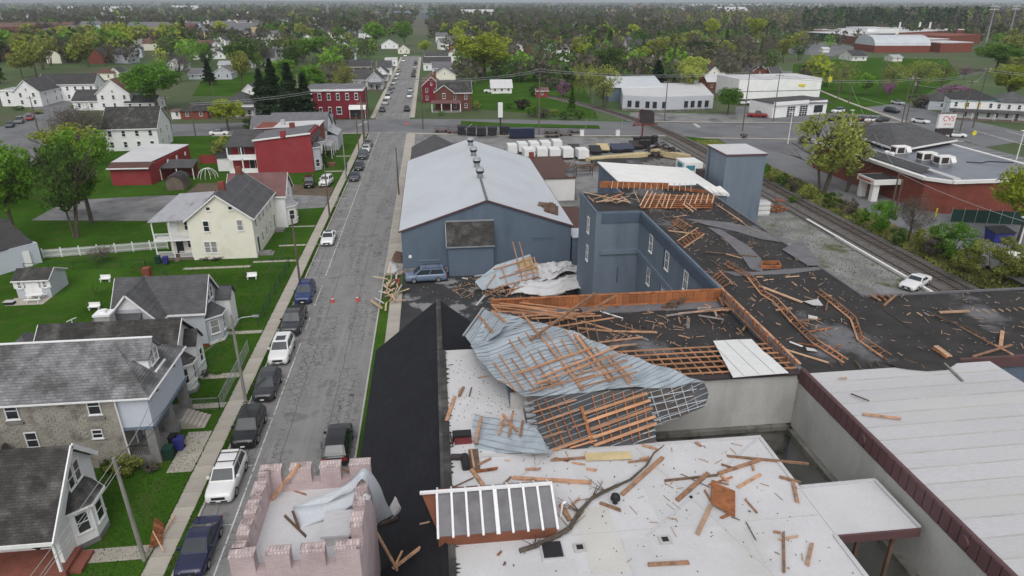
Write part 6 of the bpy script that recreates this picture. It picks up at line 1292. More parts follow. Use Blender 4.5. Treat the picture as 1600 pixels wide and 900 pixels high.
def car(kind,paint,label,x,y,rz=.0,z=.0,group=None,rails=False,parts=True,name=None,cat=None,sunroof=False):
    k=KIND[kind];c=cabin_pts(k);L,W=k['L'],k['W']/2;pm='paint_car_'+paint
    nm=name or{'pickup':'pickup_truck','minivan':'minivan','suv':'parked_suv','jeep':'parked_jeep'}.get(kind,'parked_car')
    if not parts:
        def f():
            mb=body_mesh(k);mb.smooth=False;cb=cabin_mesh(k);mb.add(cb.v,cb.f,1);q=c
            mb.add([(-c['wr']* .9,c['B'][0],c['B'][1]+ .045),(c['wr']* .9,c['B'][0],c['B'][1]+ .045),(c['wr']* .9,c['C'][0],c['C'][1]+ .06),(-c['wr']* .9,c['C'][0],c['C'][1]+ .06)],[(0,1,2,3)],0)
            for yy in(-k['wb']/2,k['wb']/2):mb.cyl((-W- .01,yy,k['r']),(W+ .01,yy,k['r']),k['r'],k['r'],10,2)
            return mb
        if(nm,kind,paint,'s')not in CM:CM[(nm,kind,paint,'s')]=f().mesh(nm,[pm,'car_glass','tyre'])
        o=link(nm,CM[(nm,kind,paint,'s')],None,(x,y,z),rz);return tag(o,label,cat or 'car',group)
    T=Thing(nm,label,cat or{'pickup':'pickup','minivan':'minivan','jeep':'jeep'}.get(kind,'car'),(x,y,z),rz,group,local=True);r=T.o
    link('body',cm(('body',kind,paint),lambda:body_mesh(k),pm),r);cab=link('cabin',cm(('cabin',kind,paint),lambda:cabin_mesh(k),pm),r)
    A,B,C_,D_,wb,wr=c['A'],c['B'],c['C'],c['D'],c['wb'],c['wr'];zl= .03
    ws=[(-wb,A[0],A[1]),(wb,A[0],A[1]),(wr,B[0],B[1]),(-wr,B[0],B[1])];rw=[(wb,D_[0],D_[1]),(-wb,D_[0],D_[1]),(-wr,C_[0],C_[1]),(wr,C_[0],C_[1])]
    def glass(Ps):return lambda:(lambda mb:[mb.poly(p)for p in Ps]and mb)(MB())
    link('windshield',cm(('windshield',kind),glass([[v+Vector((0,0, .03))for v in quad_in(ws, .06, .94, .1, .93, .02)]]),'car_glass'),cab)
    link('rear_window',cm(('rear_window',kind),glass([[v+Vector((0,0, .01))for v in quad_in(rw, .1, .9, .3, .92, .03)]]),'car_glass'),cab)
    for s_ in(-1,1):
        tA=Vector((s_*wb,A[0],A[1]));tB=Vector((s_*wr,B[0],B[1]));tC=Vector((s_*wr,C_[0],C_[1]));tD=Vector((s_*wb,D_[0],D_[1]));mid= .48
        n=Vector((s_,0, .28)).normalized()* .012
        bt=lambda t:tA+(tD-tA)*t;tp=lambda t:tB+(tC-tB)*t
        def sw(a,b):
            lo=[bt(a)* .93+tp(a)* .07,bt(b)* .93+tp(b)* .07,bt(b)* .14+tp(b)* .86,bt(a)* .14+tp(a)* .86]
            P=[p+n for p in lo];return P if s_>0 else P[::-1]
        for i,(a,b)in enumerate(((.06,mid- .015),(mid+ .015, .93))):link('side_window',cm(('side_window',kind,s_,i),glass([sw(a,b)]),'car_glass'),cab)
        link('headlight',cm(('headlight',kind,s_),lambda:MB().add([(s_*W* .5,-L/2- .005,k['hood']* .62),(s_*W* .84,-L/2+ .06,k['hood']* .62),(s_*W* .86,-L/2+ .14,k['hood']* .8),(s_*W* .5,-L/2+ .02,k['hood']* .77),(s_*W* .93,-L/2+ .25,k['hood']* .78),(s_*W* .94,-L/2+ .2,k['hood']* .64)],[(0,1,2,3),(1,5,4,2)]if s_>0 else[(3,2,1,0),(2,4,5,1)]),'headlamp'),r)
        link('taillight',cm(('taillight',kind,s_),lambda:BX(min(s_*W* .6,s_*W* .93),max(s_*W* .6,s_*W* .93),L/2- .12,L/2+ .01,k['rear']* .66,k['rear']* .88),'taillamp'),r)
        link('mirror',cm(('mirror',kind,s_,paint),lambda:BX(min(s_*W* .95,s_*(W+ .16)),max(s_*W* .95,s_*(W+ .16)),A[0]+ .35,A[0]+ .5,k['belt']+ .02,k['belt']+ .17),pm),r)
        if rails:link('roof_rail',cm(('roof_rail',kind,s_),lambda:BM((s_*wr* .92,B[0]+ .15,B[1]+ .1),(s_*wr* .92,C_[0]- .1,C_[1]+ .11), .05, .06),'sign_dark'),r)
        for yy in(-k['wb']/2,k['wb']/2):
            t=link('wheel',cm(('wheel',kind,s_),lambda:CY((s_*(W- .2),0,0),(s_*(W+ .012),0,0),k['r'],k['r'],16),'tyre'),r,(0,yy,k['r']))
            link('rim',cm(('rim',kind,s_),lambda:CY((s_*(W+ .002),0,0),(s_*(W+ .025),0,0),k['r']* .64,k['r']* .58,12),'rim'),t)
    link('grille',cm(('grille',kind),lambda:BX(-W* .48,W* .48,-L/2- .015,-L/2+ .05,k['hood']* .5,k['hood']* .7).box(-W* .6,W* .6,-L/2- .02,-L/2+ .05, .34, .44),'black_plastic'),r)
    link('number_plate',cm(('number_plate',kind),lambda:BX(-.16, .16,-L/2- .035,-L/2- .02, .38, .5),'white_plastic'),r)
    if sunroof:link('sunroof',cm(('sunroof',kind),lambda:BX(-wr* .62,wr* .62,B[0]+ .25,B[0]+1.15,B[1]+ .05,B[1]+ .085),'car_glass'),cab)
    if rails:link('roof_bar',cm(('roof_bar',kind),lambda:BM((-wr* .9,B[0]+ .6,B[1]+ .13),(wr* .9,B[0]+ .6,B[1]+ .13), .05, .05).beam((-wr* .9,C_[0]- .5,C_[1]+ .13),(wr* .9,C_[0]- .5,C_[1]+ .13), .05, .05),'sign_dark'),r)
    if kind=='pickup':
        link('cargo_bed',cm(('cargo_bed',kind),lambda:BX(-W* .8,W* .8,L/2-2.05,L/2- .1,k['rear']+ .0,k['rear']+ .05),'black_plastic'),r)
    return T
G_='cars parked along the left kerb'
# left kerb, fronts towards the camera
LEFT=[('sedan','navy','navy blue sedan parked at the left kerb nearest the camera',0,0,{}),('suv','white','white suv with roof rails parked near the brown plank turret',0,0,dict(rails=True)),('suv','black','black suv parked beside the stone house driveway',0,0,{}),
        ('hatch','charcoal','charcoal crossover parked by the utility pole',0,0,{}),('suv','white','white suv with dark sunroof behind the charcoal crossover',0,0,dict(sunroof=True)),('pickup','charcoal','charcoal pickup parked behind the white sunroof suv',0,0,{}),
        ('suv','blue','bright blue suv parked behind the charcoal pickup',0,0,dict(rails=True)),('sedan','white','white sedan with sunroof parked alone before the cream house',0,0,dict(sunroof=True)),('sedan','slate','slate grey sedan parked nearest the dirt drive',0,0,{}),
        ('hatch','charcoal','charcoal hatchback parked behind the slate grey sedan',0,0,{}),('pickup','slate','grey pickup parked opposite the salmon house',0,0,{}),('sedan','white','white car parked behind the grey pickup',0,0,{}),('hatch','grey','grey car last in the row before the crossing',0,0,{})]
LP=[(-15.77,34.83,0),(-15.93,41.59,0),(-15.75,47.85,0),(-15.48,54.45,0),(-15.7,61.16,0),(-15.7,67.75,0),(-15.81,75.48,0),(-15.58,95.88,0),(-15.96,133.94,0),(-16.05,142.86,0),(-15.99,154.29,0),(-15.88,161.38,0),(-15.93,167.53,0)]
for(kd,pa,lb,px,py,kw),(x,y,z)in zip(LEFT,LP):car(kd,pa,lb,-15.72+R(-.08, .08),y+ .4,R(-.015, .015),group=G_,**kw)
car('suv','black','black suv in the right lane just beyond the turret battlements',-8.35,45.2,math.pi+ .01)
car('minivan','lightblue','light blue minivan with roof rack parked by the warehouse stone base',(-1.69,78.9,.06)[0],(-1.69,78.9,.06)[1]+ .7,-math.pi/2+ .04, .06,rails=True)
car('coupe','white','white classic coupe parked on gravel beside the railway',*(57.52,70.91,.06)[:2],-1, .06,name='classic_car',cat='classic car')
car('jeep','black','black open jeep parked on the dirt beside the red house',*(-23.52,129.26,.12)[:2], .1, .12);car('jeep','white','white jeep with dark hood parked on the dirt by the pavement',*(-20.55,129.9,.12)[:2],-.15, .12)
# beyond the crossing
RG='cars along the street beyond the crossing'
pl_=[(-15.93,225.39,0),(-15.84,241.75,0),(-15.78,256.91,0),(-15.22,273.95,0),(-14.91,288.8,0),(-14.84,305.32,0),(-14.47,323.72,0),(-14.35,344.43,0),(-13.99,360.83,0),(-7.87,225.87,0),(-7.84,259.63,0),(-7.51,277.17,0),(-7.8,334.5,0),(-7.89,356.73,0),(-8.33,382.04,0),(-14.29,425.45,0),(-7.32,406.5,0),(-12.64,466.75,0)]
lbs=['dark sedan at the crossing corner by the crimson building','silver suv second from the crossing on the far street left','white van third from the crossing on the far street left','grey car fourth on the far street left','grey suv fifth on the far street left','silver car sixth on the far street left','silver car seventh on the far street left','white car eighth on the far street left','pale car ninth on the far street left','black suv driving in the far street lane by the brown brick house','white car before the red gabled house','silver car behind the white one by the red gabled house','dark pickup further up the far street right','dark car past the dark pickup on the far street right','silver car high up the far street right','white car high up the far street left','dark car near the far street end right','white van at the far street end']
kp=[('sedan','charcoal'),('suv','silver'),('minivan','white'),('sedan','grey'),('suv','grey'),('sedan','silver'),('hatch','silver'),('sedan','white'),('sedan','tan'),('suv','black'),('sedan','white'),('sedan','silver'),('pickup','charcoal'),('sedan','charcoal'),('sedan','silver'),('suv','white'),('suv','charcoal'),('minivan','white')]
for(x,y,z),lb,(kd,pa)in zip(pl_,lbs,kp):
    xx=-15.8 if x<-12 else(-8.1 if x>-10.5 else x)
    car(kd,pa,lb,xx,y,0,group=RG,parts=False)
# back street, cross street and right-hand lots
OT=[('sedan','red','red car parked in the back street at far left',(-117.85,219.42,.12), .35),('suv','grey','grey-green car behind the red one in the back street',(-117.68,213.58,.12), .35),('sedan','slate','slate car nearest in the back street row',(-116.74,206.88,.12), .35),('sedan','white','white sedan driving along the cross street at left',(-55.57,187.61,0),math.pi/2+ .05),
      ('hatch','white','small white hatchback on the garage forecourt',(126.23,205.75,.1),-1.2),('sedan','charcoal','dark car leftmost in the row before the garage',(116.8,191.62,.1),-1.2),('sedan','black','black car second in the row before the garage',(120.61,190.01,.1),-1.2),('sedan','maroon','maroon car third in the row before the garage',(123.95,189.63,.1),-1.2),('sedan','white','white car fourth in the row before the garage',(126.41,188.19,.1),-1.2),('sedan','charcoal','grey car rightmost in the row before the garage',(129.36,187.85,.1),-1.2),
      ('suv','black','black suv driving down the side road',(143.43,204.49,0), .3),('sedan','white','white car with black hood turning at the junction',(139.35,185.05,0), .5),('suv','black','black suv half hidden behind the pharmacy sign',(133.43,165.14,0),1.1),('sedan','white','white car at the junction beside the black suv',(133.63,163.27,0),1.1),('suv','white','white suv leaving between the grey office and the white block',(105.17,227.21,.1), .9),('sedan','silver','silver car waiting on the side road by the lamp',(157.42,222.01,0), .3),
      ('pickup','white','white pickup by the white trailer house',(22.78,269.2,.05),1.4),('pickup','red','rusty red truck parked beside the white garage shed',(97.11,199.96,.1),1.2)]
for kd,pa,lb,(x,y,z),a in OT:car(kd,pa,lb,x,y,a,z,parts=False,cat='pickup' if kd=='pickup' else 'car')
# delivery van at the right edge, partly behind bushes
T=Thing('delivery_van','white box delivery van behind the bush at the right edge','delivery van',(72,71, .1));o=T.off
T.part('cargo_box',BX(69.9,72.3,66.5,73.5, .7,3.1),'white_plastic');T.part('cab',MB().add([(69.95,73.51, .5),(72.2,73.51, .5),(72.2,75.6, .5),(69.95,75.6, .5),(69.95,73.51,2.4),(72.2,73.51,2.4),(72.1,74.8,2.3),(70.05,74.8,2.3),(70,75.6,1.4),(72.15,75.6,1.4)],[(0,3,2,1),(4,5,6,7),(0,1,5,4),(7,6,9,8),(8,9,2,3),(0,4,7,8,3),(1,2,9,6,5)]),'white_plastic')
for x in(70,72.1):
    for y in(67.8,74.4):T.part('wheel',CY((x- .12,y, .48),(x+ .12,y, .48), .4, .4,12),'tyre')
def text_obj(T,body,loc,rot,size,m,parent=None,name='lettering'):
    cu=bpy.data.curves.new(name,'FONT');cu.body=body;cu.size=size;cu.extrude= .01;cu.align_x='CENTER';cu.align_y='CENTER';cu.materials.append(M[m])
    tmp=bpy.data.objects.new('tmp',cu);COL.objects.link(tmp);me=bpy.data.meshes.new_from_object(tmp.evaluated_get(bpy.context.evaluated_depsgraph_get()));bpy.data.objects.remove(tmp);bpy.data.curves.remove(cu)
    me.name=name;o=link(name,me,parent or T.o,Vector(loc)-Vector(T.off));o.rotation_euler=rot;return o
text_obj(T,'FedEx',(69.87,72.4,2.3),(math.pi/2,0,-math.pi/2), .9,'teal_paint')
T=Thing('skip_bin','blue rubbish skip with black lid in the pharmacy service lane','dumpster',(80.5,85.5, .03));T.part('bin_body',MB().add([(79.3,84.6, .15),(82,84.6, .15),(82,86.4, .15),(79.3,86.4, .15),(79.1,84.4,1.5),(82.2,84.4,1.5),(82.2,86.6,1.9),(79.1,86.6,1.9)],[(0,3,2,1),(4,5,6,7),(0,1,5,4),(1,2,6,5),(2,3,7,6),(3,0,4,7)]),'blue_plastic')
T.part('lid',SL([(79,84.3,1.6),(82.3,84.3,1.6),(82.3,86.7,2),(79,86.7,2)], .06),'black_plastic')
solo('tarp',SL([(67.2,75, .35),(69,75.3, .3),(69.1,76.2, .4),(67.3,76, .5)], .05),'blue_tarp','blue tarp lying in the brush below the delivery van','tarp',(68,75.5, .1))

# ================================================================ TRAILERS AND STOCK IN THE REAR YARD
def box_trailer(label,x,y,w,l,h,m,rz=0,group=None):
    T=Thing('box_trailer',label,'trailer',(x,y, .05),rz,group,local=True)
    T.part('box',BX(-w/2,w/2,-l/2,l/2, .45,h),m);T.part('frame',BX(-w/2+ .1,w/2- .1,-l/2+ .05,l/2- .05, .3, .449).beam((0,l/2, .4),(0,l/2+1.2, .4), .1, .1),'sign_dark')
    T.part('door_trim',BX(-w/2+ .08,-.02,-l/2- .03,-l/2- .001, .55,h- .12).box(.02,w/2- .08,-l/2- .03,-l/2- .001, .55,h- .12),m)
    for s_ in(-1,1):T.part('wheel',CY((s_*(w/2+ .02),0, .33),(s_*(w/2+ .2),0, .33), .33, .33,10),'tyre')
    return T
back=[(17.58,152.99,.05),(20.15,154.84,.05),(22.87,155.25,.05),(25.62,155.67,.05),(28.52,156.82,.05)];front=[(20.67,147.85,.05),(23.7,148.17,.05),(26.25,147.22,.05),(29.17,147.55,.05),(32.26,145.87,.05)]
for i,(x,y,z)in enumerate(back):box_trailer(f'white box trailer in the back row of the yard, {["leftmost", "second from left", "middle", "second from right", "rightmost"][i]}',x,y+1.5,2.1,3.6,2.3,'white_plastic',R(-.08, .08),'white trailers in the rear yard')
for i,(x,y,z)in enumerate(front):box_trailer(f'white box trailer in the front row of the yard, {["leftmost", "second from left", "middle", "second from right", "rightmost and apart"][i]}',x,y+1.5,2.3,3.8,2.35,'white_plastic',R(-.08, .08),'white trailers in the rear yard')
x,y,z=(22.32,172.98,.05);box_trailer('long navy box trailer with white top near the crossing',x,y+1,6.2,2.3,2.6,'navy_paint');
for i,(x,y,z)in enumerate([(7.37,179.22,.05),(9.79,178.02,.05),(12.36,176.81,.05),(15.22,177.4,.05),(18.44,177.96,.05)]):
    T=Thing('dump_trailer',f'black dump trailer beyond the warehouse ridge, {["leftmost with raised ramp", "second from left", "middle one", "fourth from left", "rightmost"][i]}','trailer',(x,y, .05),0,'black dump trailers in the rear yard')
    T.part('tub',MB().add([(x-1,y, .7),(x+1,y, .7),(x+1,y+3.6, .7),(x-1,y+3.6, .7),(x-1.15,y,2.3),(x+1.15,y,2.3),(x+1.15,y+3.6,2.3),(x-1.15,y+3.6,2.3)],[(0,3,2,1),(4,5,6,7),(0,1,5,4),(1,2,6,5),(2,3,7,6),(3,0,4,7)]),'black_plastic')
    for s_ in(-1,1):T.part('wheel',CY((x+s_* .8,y+1.8, .4),(x+s_*1.05,y+1.8, .4), .36, .36,10),'tyre')
    if i==0:T.part('ramp',BM((x+ .8,y+ .2,1.6),(x+2.6,y- .3,3.1), .5, .1),'panel_white')
for i,(x,y,z)in enumerate([(30.2,173.87,.05),(33.96,175.27,.05),(30.96,179.36,.05),(37.52,179.57,.05),(2.17,184.57,.05),(5.49,182.26,.05)]):
    T=Thing('utility_trailer',f'low open mesh trailer in the yard, {["left of the pair by the pole", "right of the pair by the pole", "behind the left one", "farthest right near the crossing", "long one with brown deck at the street corner", "short one beside the brown deck"][i]}','trailer',(x,y, .05),0,'open trailers in the rear yard')
    T.part('deck',BX(x-1.9,x+1.9,y,y+2, .5, .6),'fence_wood' if i<4 else 'roof_maroon');rl=MB()
    for k in range(9):rl.beam((x-1.9+k* .47,y, .6),(x-1.9+k* .47,y,1.7), .05, .05)
    rl.beam((x-1.9,y,1.7),(x+1.9,y,1.7), .06, .06).beam((x-1.9,y,1.15),(x+1.9,y,1.15), .05, .05);T.part('ramp_gate',rl,'sign_dark')
    for s_ in(-1,1):T.part('wheel',CY((x+s_*1.2,y- .05, .35),(x+s_*1.2,y+ .15, .35), .33, .33,8),'tyre')
fl=[(36.6,152.96,.05),(38.86,154.9,.05),(41.96,154.55,.05),(44.66,154.98,.05),(47.43,157.7,.05),(32.08,154.93,.05)]
for i,((x,y,z),m,lb)in enumerate(zip(fl,['black_plastic','lumber_tan','navy_paint','navy_paint','sign_dark','sign_dark'],['black dump bed in the middle of the yard','tan deck trailer beside the black dump bed','blue-grey deck trailer right of the tan one','second blue-grey deck trailer in the yard','dark deck trailer at the right end of the yard row','dark small truck among the white trailers'])):
    T=Thing('flatbed_trailer',lb,'trailer',(x,y, .05),-.1);T.part('deck',SL([(x-1.3,y-2.2,1),(x+1.3,y-2.2,1),(x+1.3,y+2.6,1.5),(x-1.3,y+2.6,1.5)], .2),m);T.part('frame',BX(x-1.25,x+1.25,y-2,y+2.4, .5, .78),'sign_dark')
    for s_ in(-1,1):T.part('wheel',CY((x+s_*1.3,y, .35),(x+s_*1.5,y, .35), .35, .35,8),'tyre')
def pile(name,label,cat,cx,cy,sx,sy,n,m,hmax,L=(1.5,4),w=.3,seed=1,kind='stuff',part='heap'):
    T=Thing(name,label,cat,(cx,cy, .05));mb=MB();rr=random.Random(seed)
    for k in range(n):
        a=rr.gauss(0, .5)if rr.random()< .7 else rr.uniform(0,3.14);l=rr.uniform(*L);x=cx+rr.uniform(-sx,sx);y=cy+rr.uniform(-sy,sy);z= .15+rr.uniform(0,hmax)*(1-((x-cx)/(sx+ .1))**2)
        mb.beam((x-math.cos(a)*l/2,y-math.sin(a)*l/2,z),(x+math.cos(a)*l/2,y+math.sin(a)*l/2,z+rr.uniform(-.2, .2)),w,w* .6)
    T.part(part,mb,m,kind=kind);return T
x,y,z=(41.69,146.8,.05);T=Thing('lumber_stack','long tan tarp-wrapped lumber stack in the yard','lumber',(x,y, .05))
T.part('wrap',SL([(x-9,y-1.5, .9),(x+5,y+2.5,1),(x+6.5,y+1,1),(x-8,y-3, .9)][::-1], .8),'lumber_tan');T.part('bundle',SL([(x+6.5,y+2,1.6),(x+12.5,y-4.5,1.4),(x+14,y-3.5,1.4),(x+8.5,y+3,1.6)],1.2),'lumber_tan')
T=Thing('dark_deck','low dark tarred platform behind the white sloping roof','platform',(40.99,144.22,.05));x,y,z=(41.51,143.51,.05);T.part('deck',BX(x-8,x+7,y-4,y+1.5, .1, .6),'tar')
x,y,z=(51.51,149.13,.05);pile('scrap_heap','dark heap of scrap iron and tyres beside the railway yard','scrap heap',x,y,3.8,3,160,'sign_dark',2.4,(.6,1.8), .35,3)
x,y,z=(50.01,136.91,.05);pile('timber_pile','grey weathered timber pile left of the tower','timber',x,y,5,3,60,'plank_grey',1.2,(3,7), .35,4)
x,y,z=(30.69,139.11,.05);pile('pallet_clutter','rusty pallets and frames in front of the white trailers','pallets',x,y,6,3,60,'plank_dark', .9,(1,2.4), .2,5)
for i,(x,y,z)in enumerate([(48.68,161.52,.05),(50.45,162.13,.05),(51.69,161.98,.05),(53.49,162.6,.05),(48.94,157.53,.05),(49.99,157.41,.05)]):
    T=Thing('oil_drum',f'black drum tank in the yard under the rusty sign, {["leftmost rear", "second rear", "third rear", "rightmost rear", "left front", "right front"][i]}','drum',(x,y, .05),0,'black drums in the rear yard');T.part('barrel',CY((x,y, .05),(x,y,2), .85, .85,12),'black_plastic');T.part('lid',CY((x,y,2),(x,y,2.12), .9, .8,12),'sign_dark')
x,y,z=(50.71,129.35,.05);T=Thing('container','small white container with teal marking beside the tower','container',(x,y, .05));T.part('box',BX(x-2,x+1.8,y-1,y+4, .2,2.9),'white_plastic');T.part('marking',BX(x-2.02,x-2.001,y,y+2.8,1.5,2.5).box(x-1.6,x+ .2,y-1.02,y-1.001,1.4,2.4),'teal_paint');T.part('dark_load',BX(x+ .4,x+2.6,y-2.6,y-1.1, .1,1.8),'sign_dark')
x,y,z=(29.42,131.23,.05);T=Thing('cage_frame','dark steel cage frame standing in the yard','frame',(x,y, .05));mb=MB()
for a in(0,3.2):
    for b in(0,2):mb.beam((x-1.6+a,y+b,0),(x-1.6+a,y+b,2), .1, .1)
for a in(.6,1.3,2):mb.beam((x-1.6,y,a),(x+1.6,y,a), .08, .08).beam((x-1.6,y+2,a),(x+1.6,y+2,a), .08, .08).beam((x-1.6,y,a),(x-1.6,y+2,a), .08, .08)
T.part('cage_bars',mb,'sign_dark')
x,y,z=(52.26,102.27,.05);T=Thing('white_crate','white slatted crate on the gravel by the tower foot','crate',(x,y, .05));T.part('crate_side',BX(x-1.3,x+1.3,y- .8,y+ .8, .05,2.3),'panel_white')
for k in range(3):T.part('crate_slat',BX(x-1.34,x+1.34,y- .86,y- .801, .3+k* .75, .8+k* .75),'white_plastic')
x,y,z=(56.14,103.69,.05);pile('machine_scrap','rusty machine frame beside the railway','machinery',x,y,1, .8,24,'rust_board',2,(.8,2), .22,7)
for lb,(x,y,z)in(('orange traffic cone in the road near the blue suv',(-12.42,74.16,0)),('orange traffic cone in the road nearer the pavement heap',(-9.59,74.21,0)),('red traffic cone before the garage, left one',(115.56,187.13,.1)),('red traffic cone before the garage, right one',(124.32,186.13,.1))):
    T=Thing('traffic_cone',lb,'traffic cone',(x,y,z));T.part('base',BX(x- .22,x+ .22,y- .22,y+ .22,z,z+ .05),'orange');T.part('cone',CY((x,y,z+ .05),(x,y,z+ .75), .17, .04,10),'orange');T.part('band',CY((x,y,z+ .38),(x,y,z+ .52), .12, .095,10),'white_plastic')
x,y,z=(-5.1,78.04,.06);T=Thing('fire_hydrant','red hydrant post at the yard entrance beside the minivan','hydrant',(x,y, .06));T.part('barrel',CY((x,y, .06),(x,y, .9), .13, .13,10),'hydrant_red');T.part('cap',CY((x,y, .9),(x,y,1.1), .16, .05,10).cyl((x- .25,y, .65),(x+ .25,y, .65), .07, .07,8),'hydrant_red')

# ================================================================ POLES, WIRES, SIGNS
def utility_pole(label,x,y,h,arm=True,m='pole_wood',lean=0,lamp=None,trans=False,z=.12,arms=1,rz=.0,r=.15):
    T=Thing('utility_pole',label,'utility pole',(x,y,z));T.part('shaft',CY((x,y,z),(x+lean,y,h),r,r* .66,8),m);T.h=h
    if arm:
        for k in range(arms):
            zz=h- .5-k*1;dx,dy=math.cos(rz)*1.15,math.sin(rz)*1.15;a=T.part('crossarm',BM((x+lean-dx,y-dy- .12,zz),(x+lean+dx,y+dy- .12,zz), .11, .12),m)
            mb=MB()
            for t in(-.95,-.45, .45, .95):mb.cyl((x+lean+dx*t,y+dy*t- .12,zz+ .06),(x+lean+dx*t,y+dy*t- .12,zz+ .26), .05, .04,6)
            T.part('insulator',mb,'stucco_white',a)
    if lamp:T.part('lamp_arm',MB().tube([(x,y,h- .8),(x+lamp* .4,y,h- .3),(x+lamp* .9,y,h- .2)], .045,6).beam((x+lamp* .85,y,h- .2),(x+lamp*1.1,y,h- .22), .25, .12),'steel')
    if trans:T.part('transformer',CY((x+ .35,y- .1,h-2.4),(x+ .35,y- .1,h-1.4), .27, .27,10),'steel')
    return T
P1=utility_pole('grey wooden pole with curved lamp arm at the left pavement',-17.15,53,8.4,False,'pole_grey',0,2)
utility_pole('leaning dark pole by the near garden path at bottom left',-18.95,34.9,7.8,False,'pole_grey',-.2)
utility_pole('dark wooden pole opposite the light blue minivan',-17.07,80,8.4,False);utility_pole('wooden pole beside the cream house walks',-17.2,108.6,8.6,False);utility_pole('pale wooden pole by the red house walk',-17.2,(-15.41,133.35,0)[1],9.2,False,'pole_grey',0)
utility_pole('wooden pole near the crossing on the left pavement',-17.2,176,9.5,True);utility_pole('lone dark pole on the right pavement before the warehouse',-6.65,121.3,8.6,False);utility_pole('pole on the left near the salmon house',-17.2,160,9,False)
UP=[('tall pole behind the yard strip with crossarm',27.23,177.24,17,True),
      ('pole beside the pink tree left of the track',43.08,231.89,8.67,True),
      ('tall pole before the grey office lot',66.88,195.6,11.63,True),
      ('tall pole right of the office lot with crossarm',82.67,177.66,15.65,True),
      ('pole by the white garage with crossarm',98.32,192.02,13.37,True),
      ('leaning tall pole at the garage lawn',139.52,228.91,14.33,False),
      ('tall crossarm pole beyond the side road',164.23,243.74,13.06,True),
      ('pole with transformers at the junction',134.42,184.47,12.83,True),
      ('second pole at the junction beside the transformer one',134.04,185.65,14.44,False),
      ('pole right of the pharmacy sign',140.87,171.03,13.24,True),
      ('tall pole before the white twin houses',148,175.32,16.02,True),
      ('pole beside the pharmacy lamp',110.83,176.46,12.23,False),
      ('pole at the railway bank before the pharmacy wall',74.92,101.72,6.66,False),
      ('pole in the brush by the pharmacy porch',73.71,98.9,6.11,False),
      ('pole at the crossing corner by the crimson building',-17.3,189.05,13.24,True),
      ('second pole near the crimson building',-16.76,168.43,11.69,False),
      ('pole at the brown brick house corner',-2.77,190.43,13.76,True),
      ('tall pale pole among the conifers',-40.7,222.78,11.44,False),
      ('second pale pole among the conifers',-38.76,225.24,9.86,False),
      ('pole beside the spruce row with crossarm',-50.59,223.9,5.39,True),
      ('pole in the back street with crossarm',-101.8,191.94,10,True),
      ('pole behind the twin house',-70.02,195.06,9.18,True),
      ('pole by the yellow-green street tree',-60.59,184.49,8.78,False),
      ('pole at the left lots of the cross street',-75.93,256.8,6.91,False),
      ('pole left of the strip with thin mast',48.11,207.46,6.96,False),
      ('tall pole beside the school lawn',192.65,284.19,10.42,True)]
for lb,x,y,h,arm in UP:utility_pole(lb,x,y,h,arm,rz=R(-.5, .3),trans='transformer' in lb,z=.0,r=.17,m='pole_grey' if 'pale' in lb else 'pole_wood')
def wire(label,a,b,sag=.8,r=.022,m='wire',group='overhead wires',n=9):
    a=Vector(a);b=Vector(b);pts=[]
    for i in range(n+1):t=i/n;p=a.lerp(b,t);p.z-=sag*4*t*(1-t);pts.append(p)
    solo('overhead_wire',MB().tube(pts,r,4),m,label,'wire',tuple(a),group)
PX=[(-19.15,34.9,'the leaning near pole'),(-17.15,53,'the lamp pole'),(-17.07,80,'the minivan pole'),(-17.2,108.6,'the cream house pole'),(-17.2,134,'the red house pole'),(-17.2,160,'the salmon house pole'),(-17.2,176,'the crossing pole')]
for(xa,ya,na),(xb,yb,nb_)in zip(PX[:-1],PX[1:]):
    for z,q in((7.6,'upper'),(7,'lower')):wire(f'{q} overhead wire between {na} and {nb_}',(xa,ya,z),(xb,yb,z), .5, .02,'wire','wires along the left pavement')
for dx,z,q in((0,7.6,'upper'),(.3,7.2,'middle'),(-.3,6.7,'lower')):wire(q+' pale cable running from the leaning near pole out of the bottom edge',(-19.15+dx,34.9,z),(-20.5+dx,12,z+ .3), .5, .022,'wire_pale','wires along the left pavement')
wire('pale service cable sagging from the near pole over the lawn to the stone house',(-19.15,34.9,7.4),(-21.3,46.5,5.6), .5, .03,'wire_pale',None);wire('service cable from the lamp pole to the white gabled house',(-17.15,53,7.4),(-22.2,55.5,3.2), .4, .02,'wire_pale',None)
CP=[(-60.6,184.5,8.6),(-17.3,189,13),(-2.8,190.4,13.4),(27.2,177.2,16.5),(82.7,177.7,15.2),(98.3,192,12.9),(134.4,184.5,12.4),(148,175.3,15.5),(190,165,14)]
for p,q in zip(CP[:-1],CP[1:]):
    for dz in(0,-.5):wire(f'{"upper" if dz == 0 else "lower"} overhead wire along the cross street, span {"one two three four five six seven eight".split()[CP.index(p)]} from the left',(p[0],p[1],p[2]+dz),(q[0],q[1],q[2]+dz),1, .04,'wire_pale','wires along the cross street')
for p,q in(((134.4,184.5,12),(164.2,243.7,12.6)),((164.2,243.7,12.6),(192.6,284,10)),((140.9,171,12.8),(148,175.3,15.6)),((134.4,184.5,11),(140.9,171,12)),((74.9,101.7,6.4),(73,58,8)),((74.9,101.7,6.4),(110.8,176.5,11.5))):
    wire('overhead wire at the junction running '+('up the side road' if q[1]>200 else 'behind the pharmacy' if p[0]<80 else 'behind the pharmacy sign'),p,q,1, .035,'wire_pale','wires at the junction')
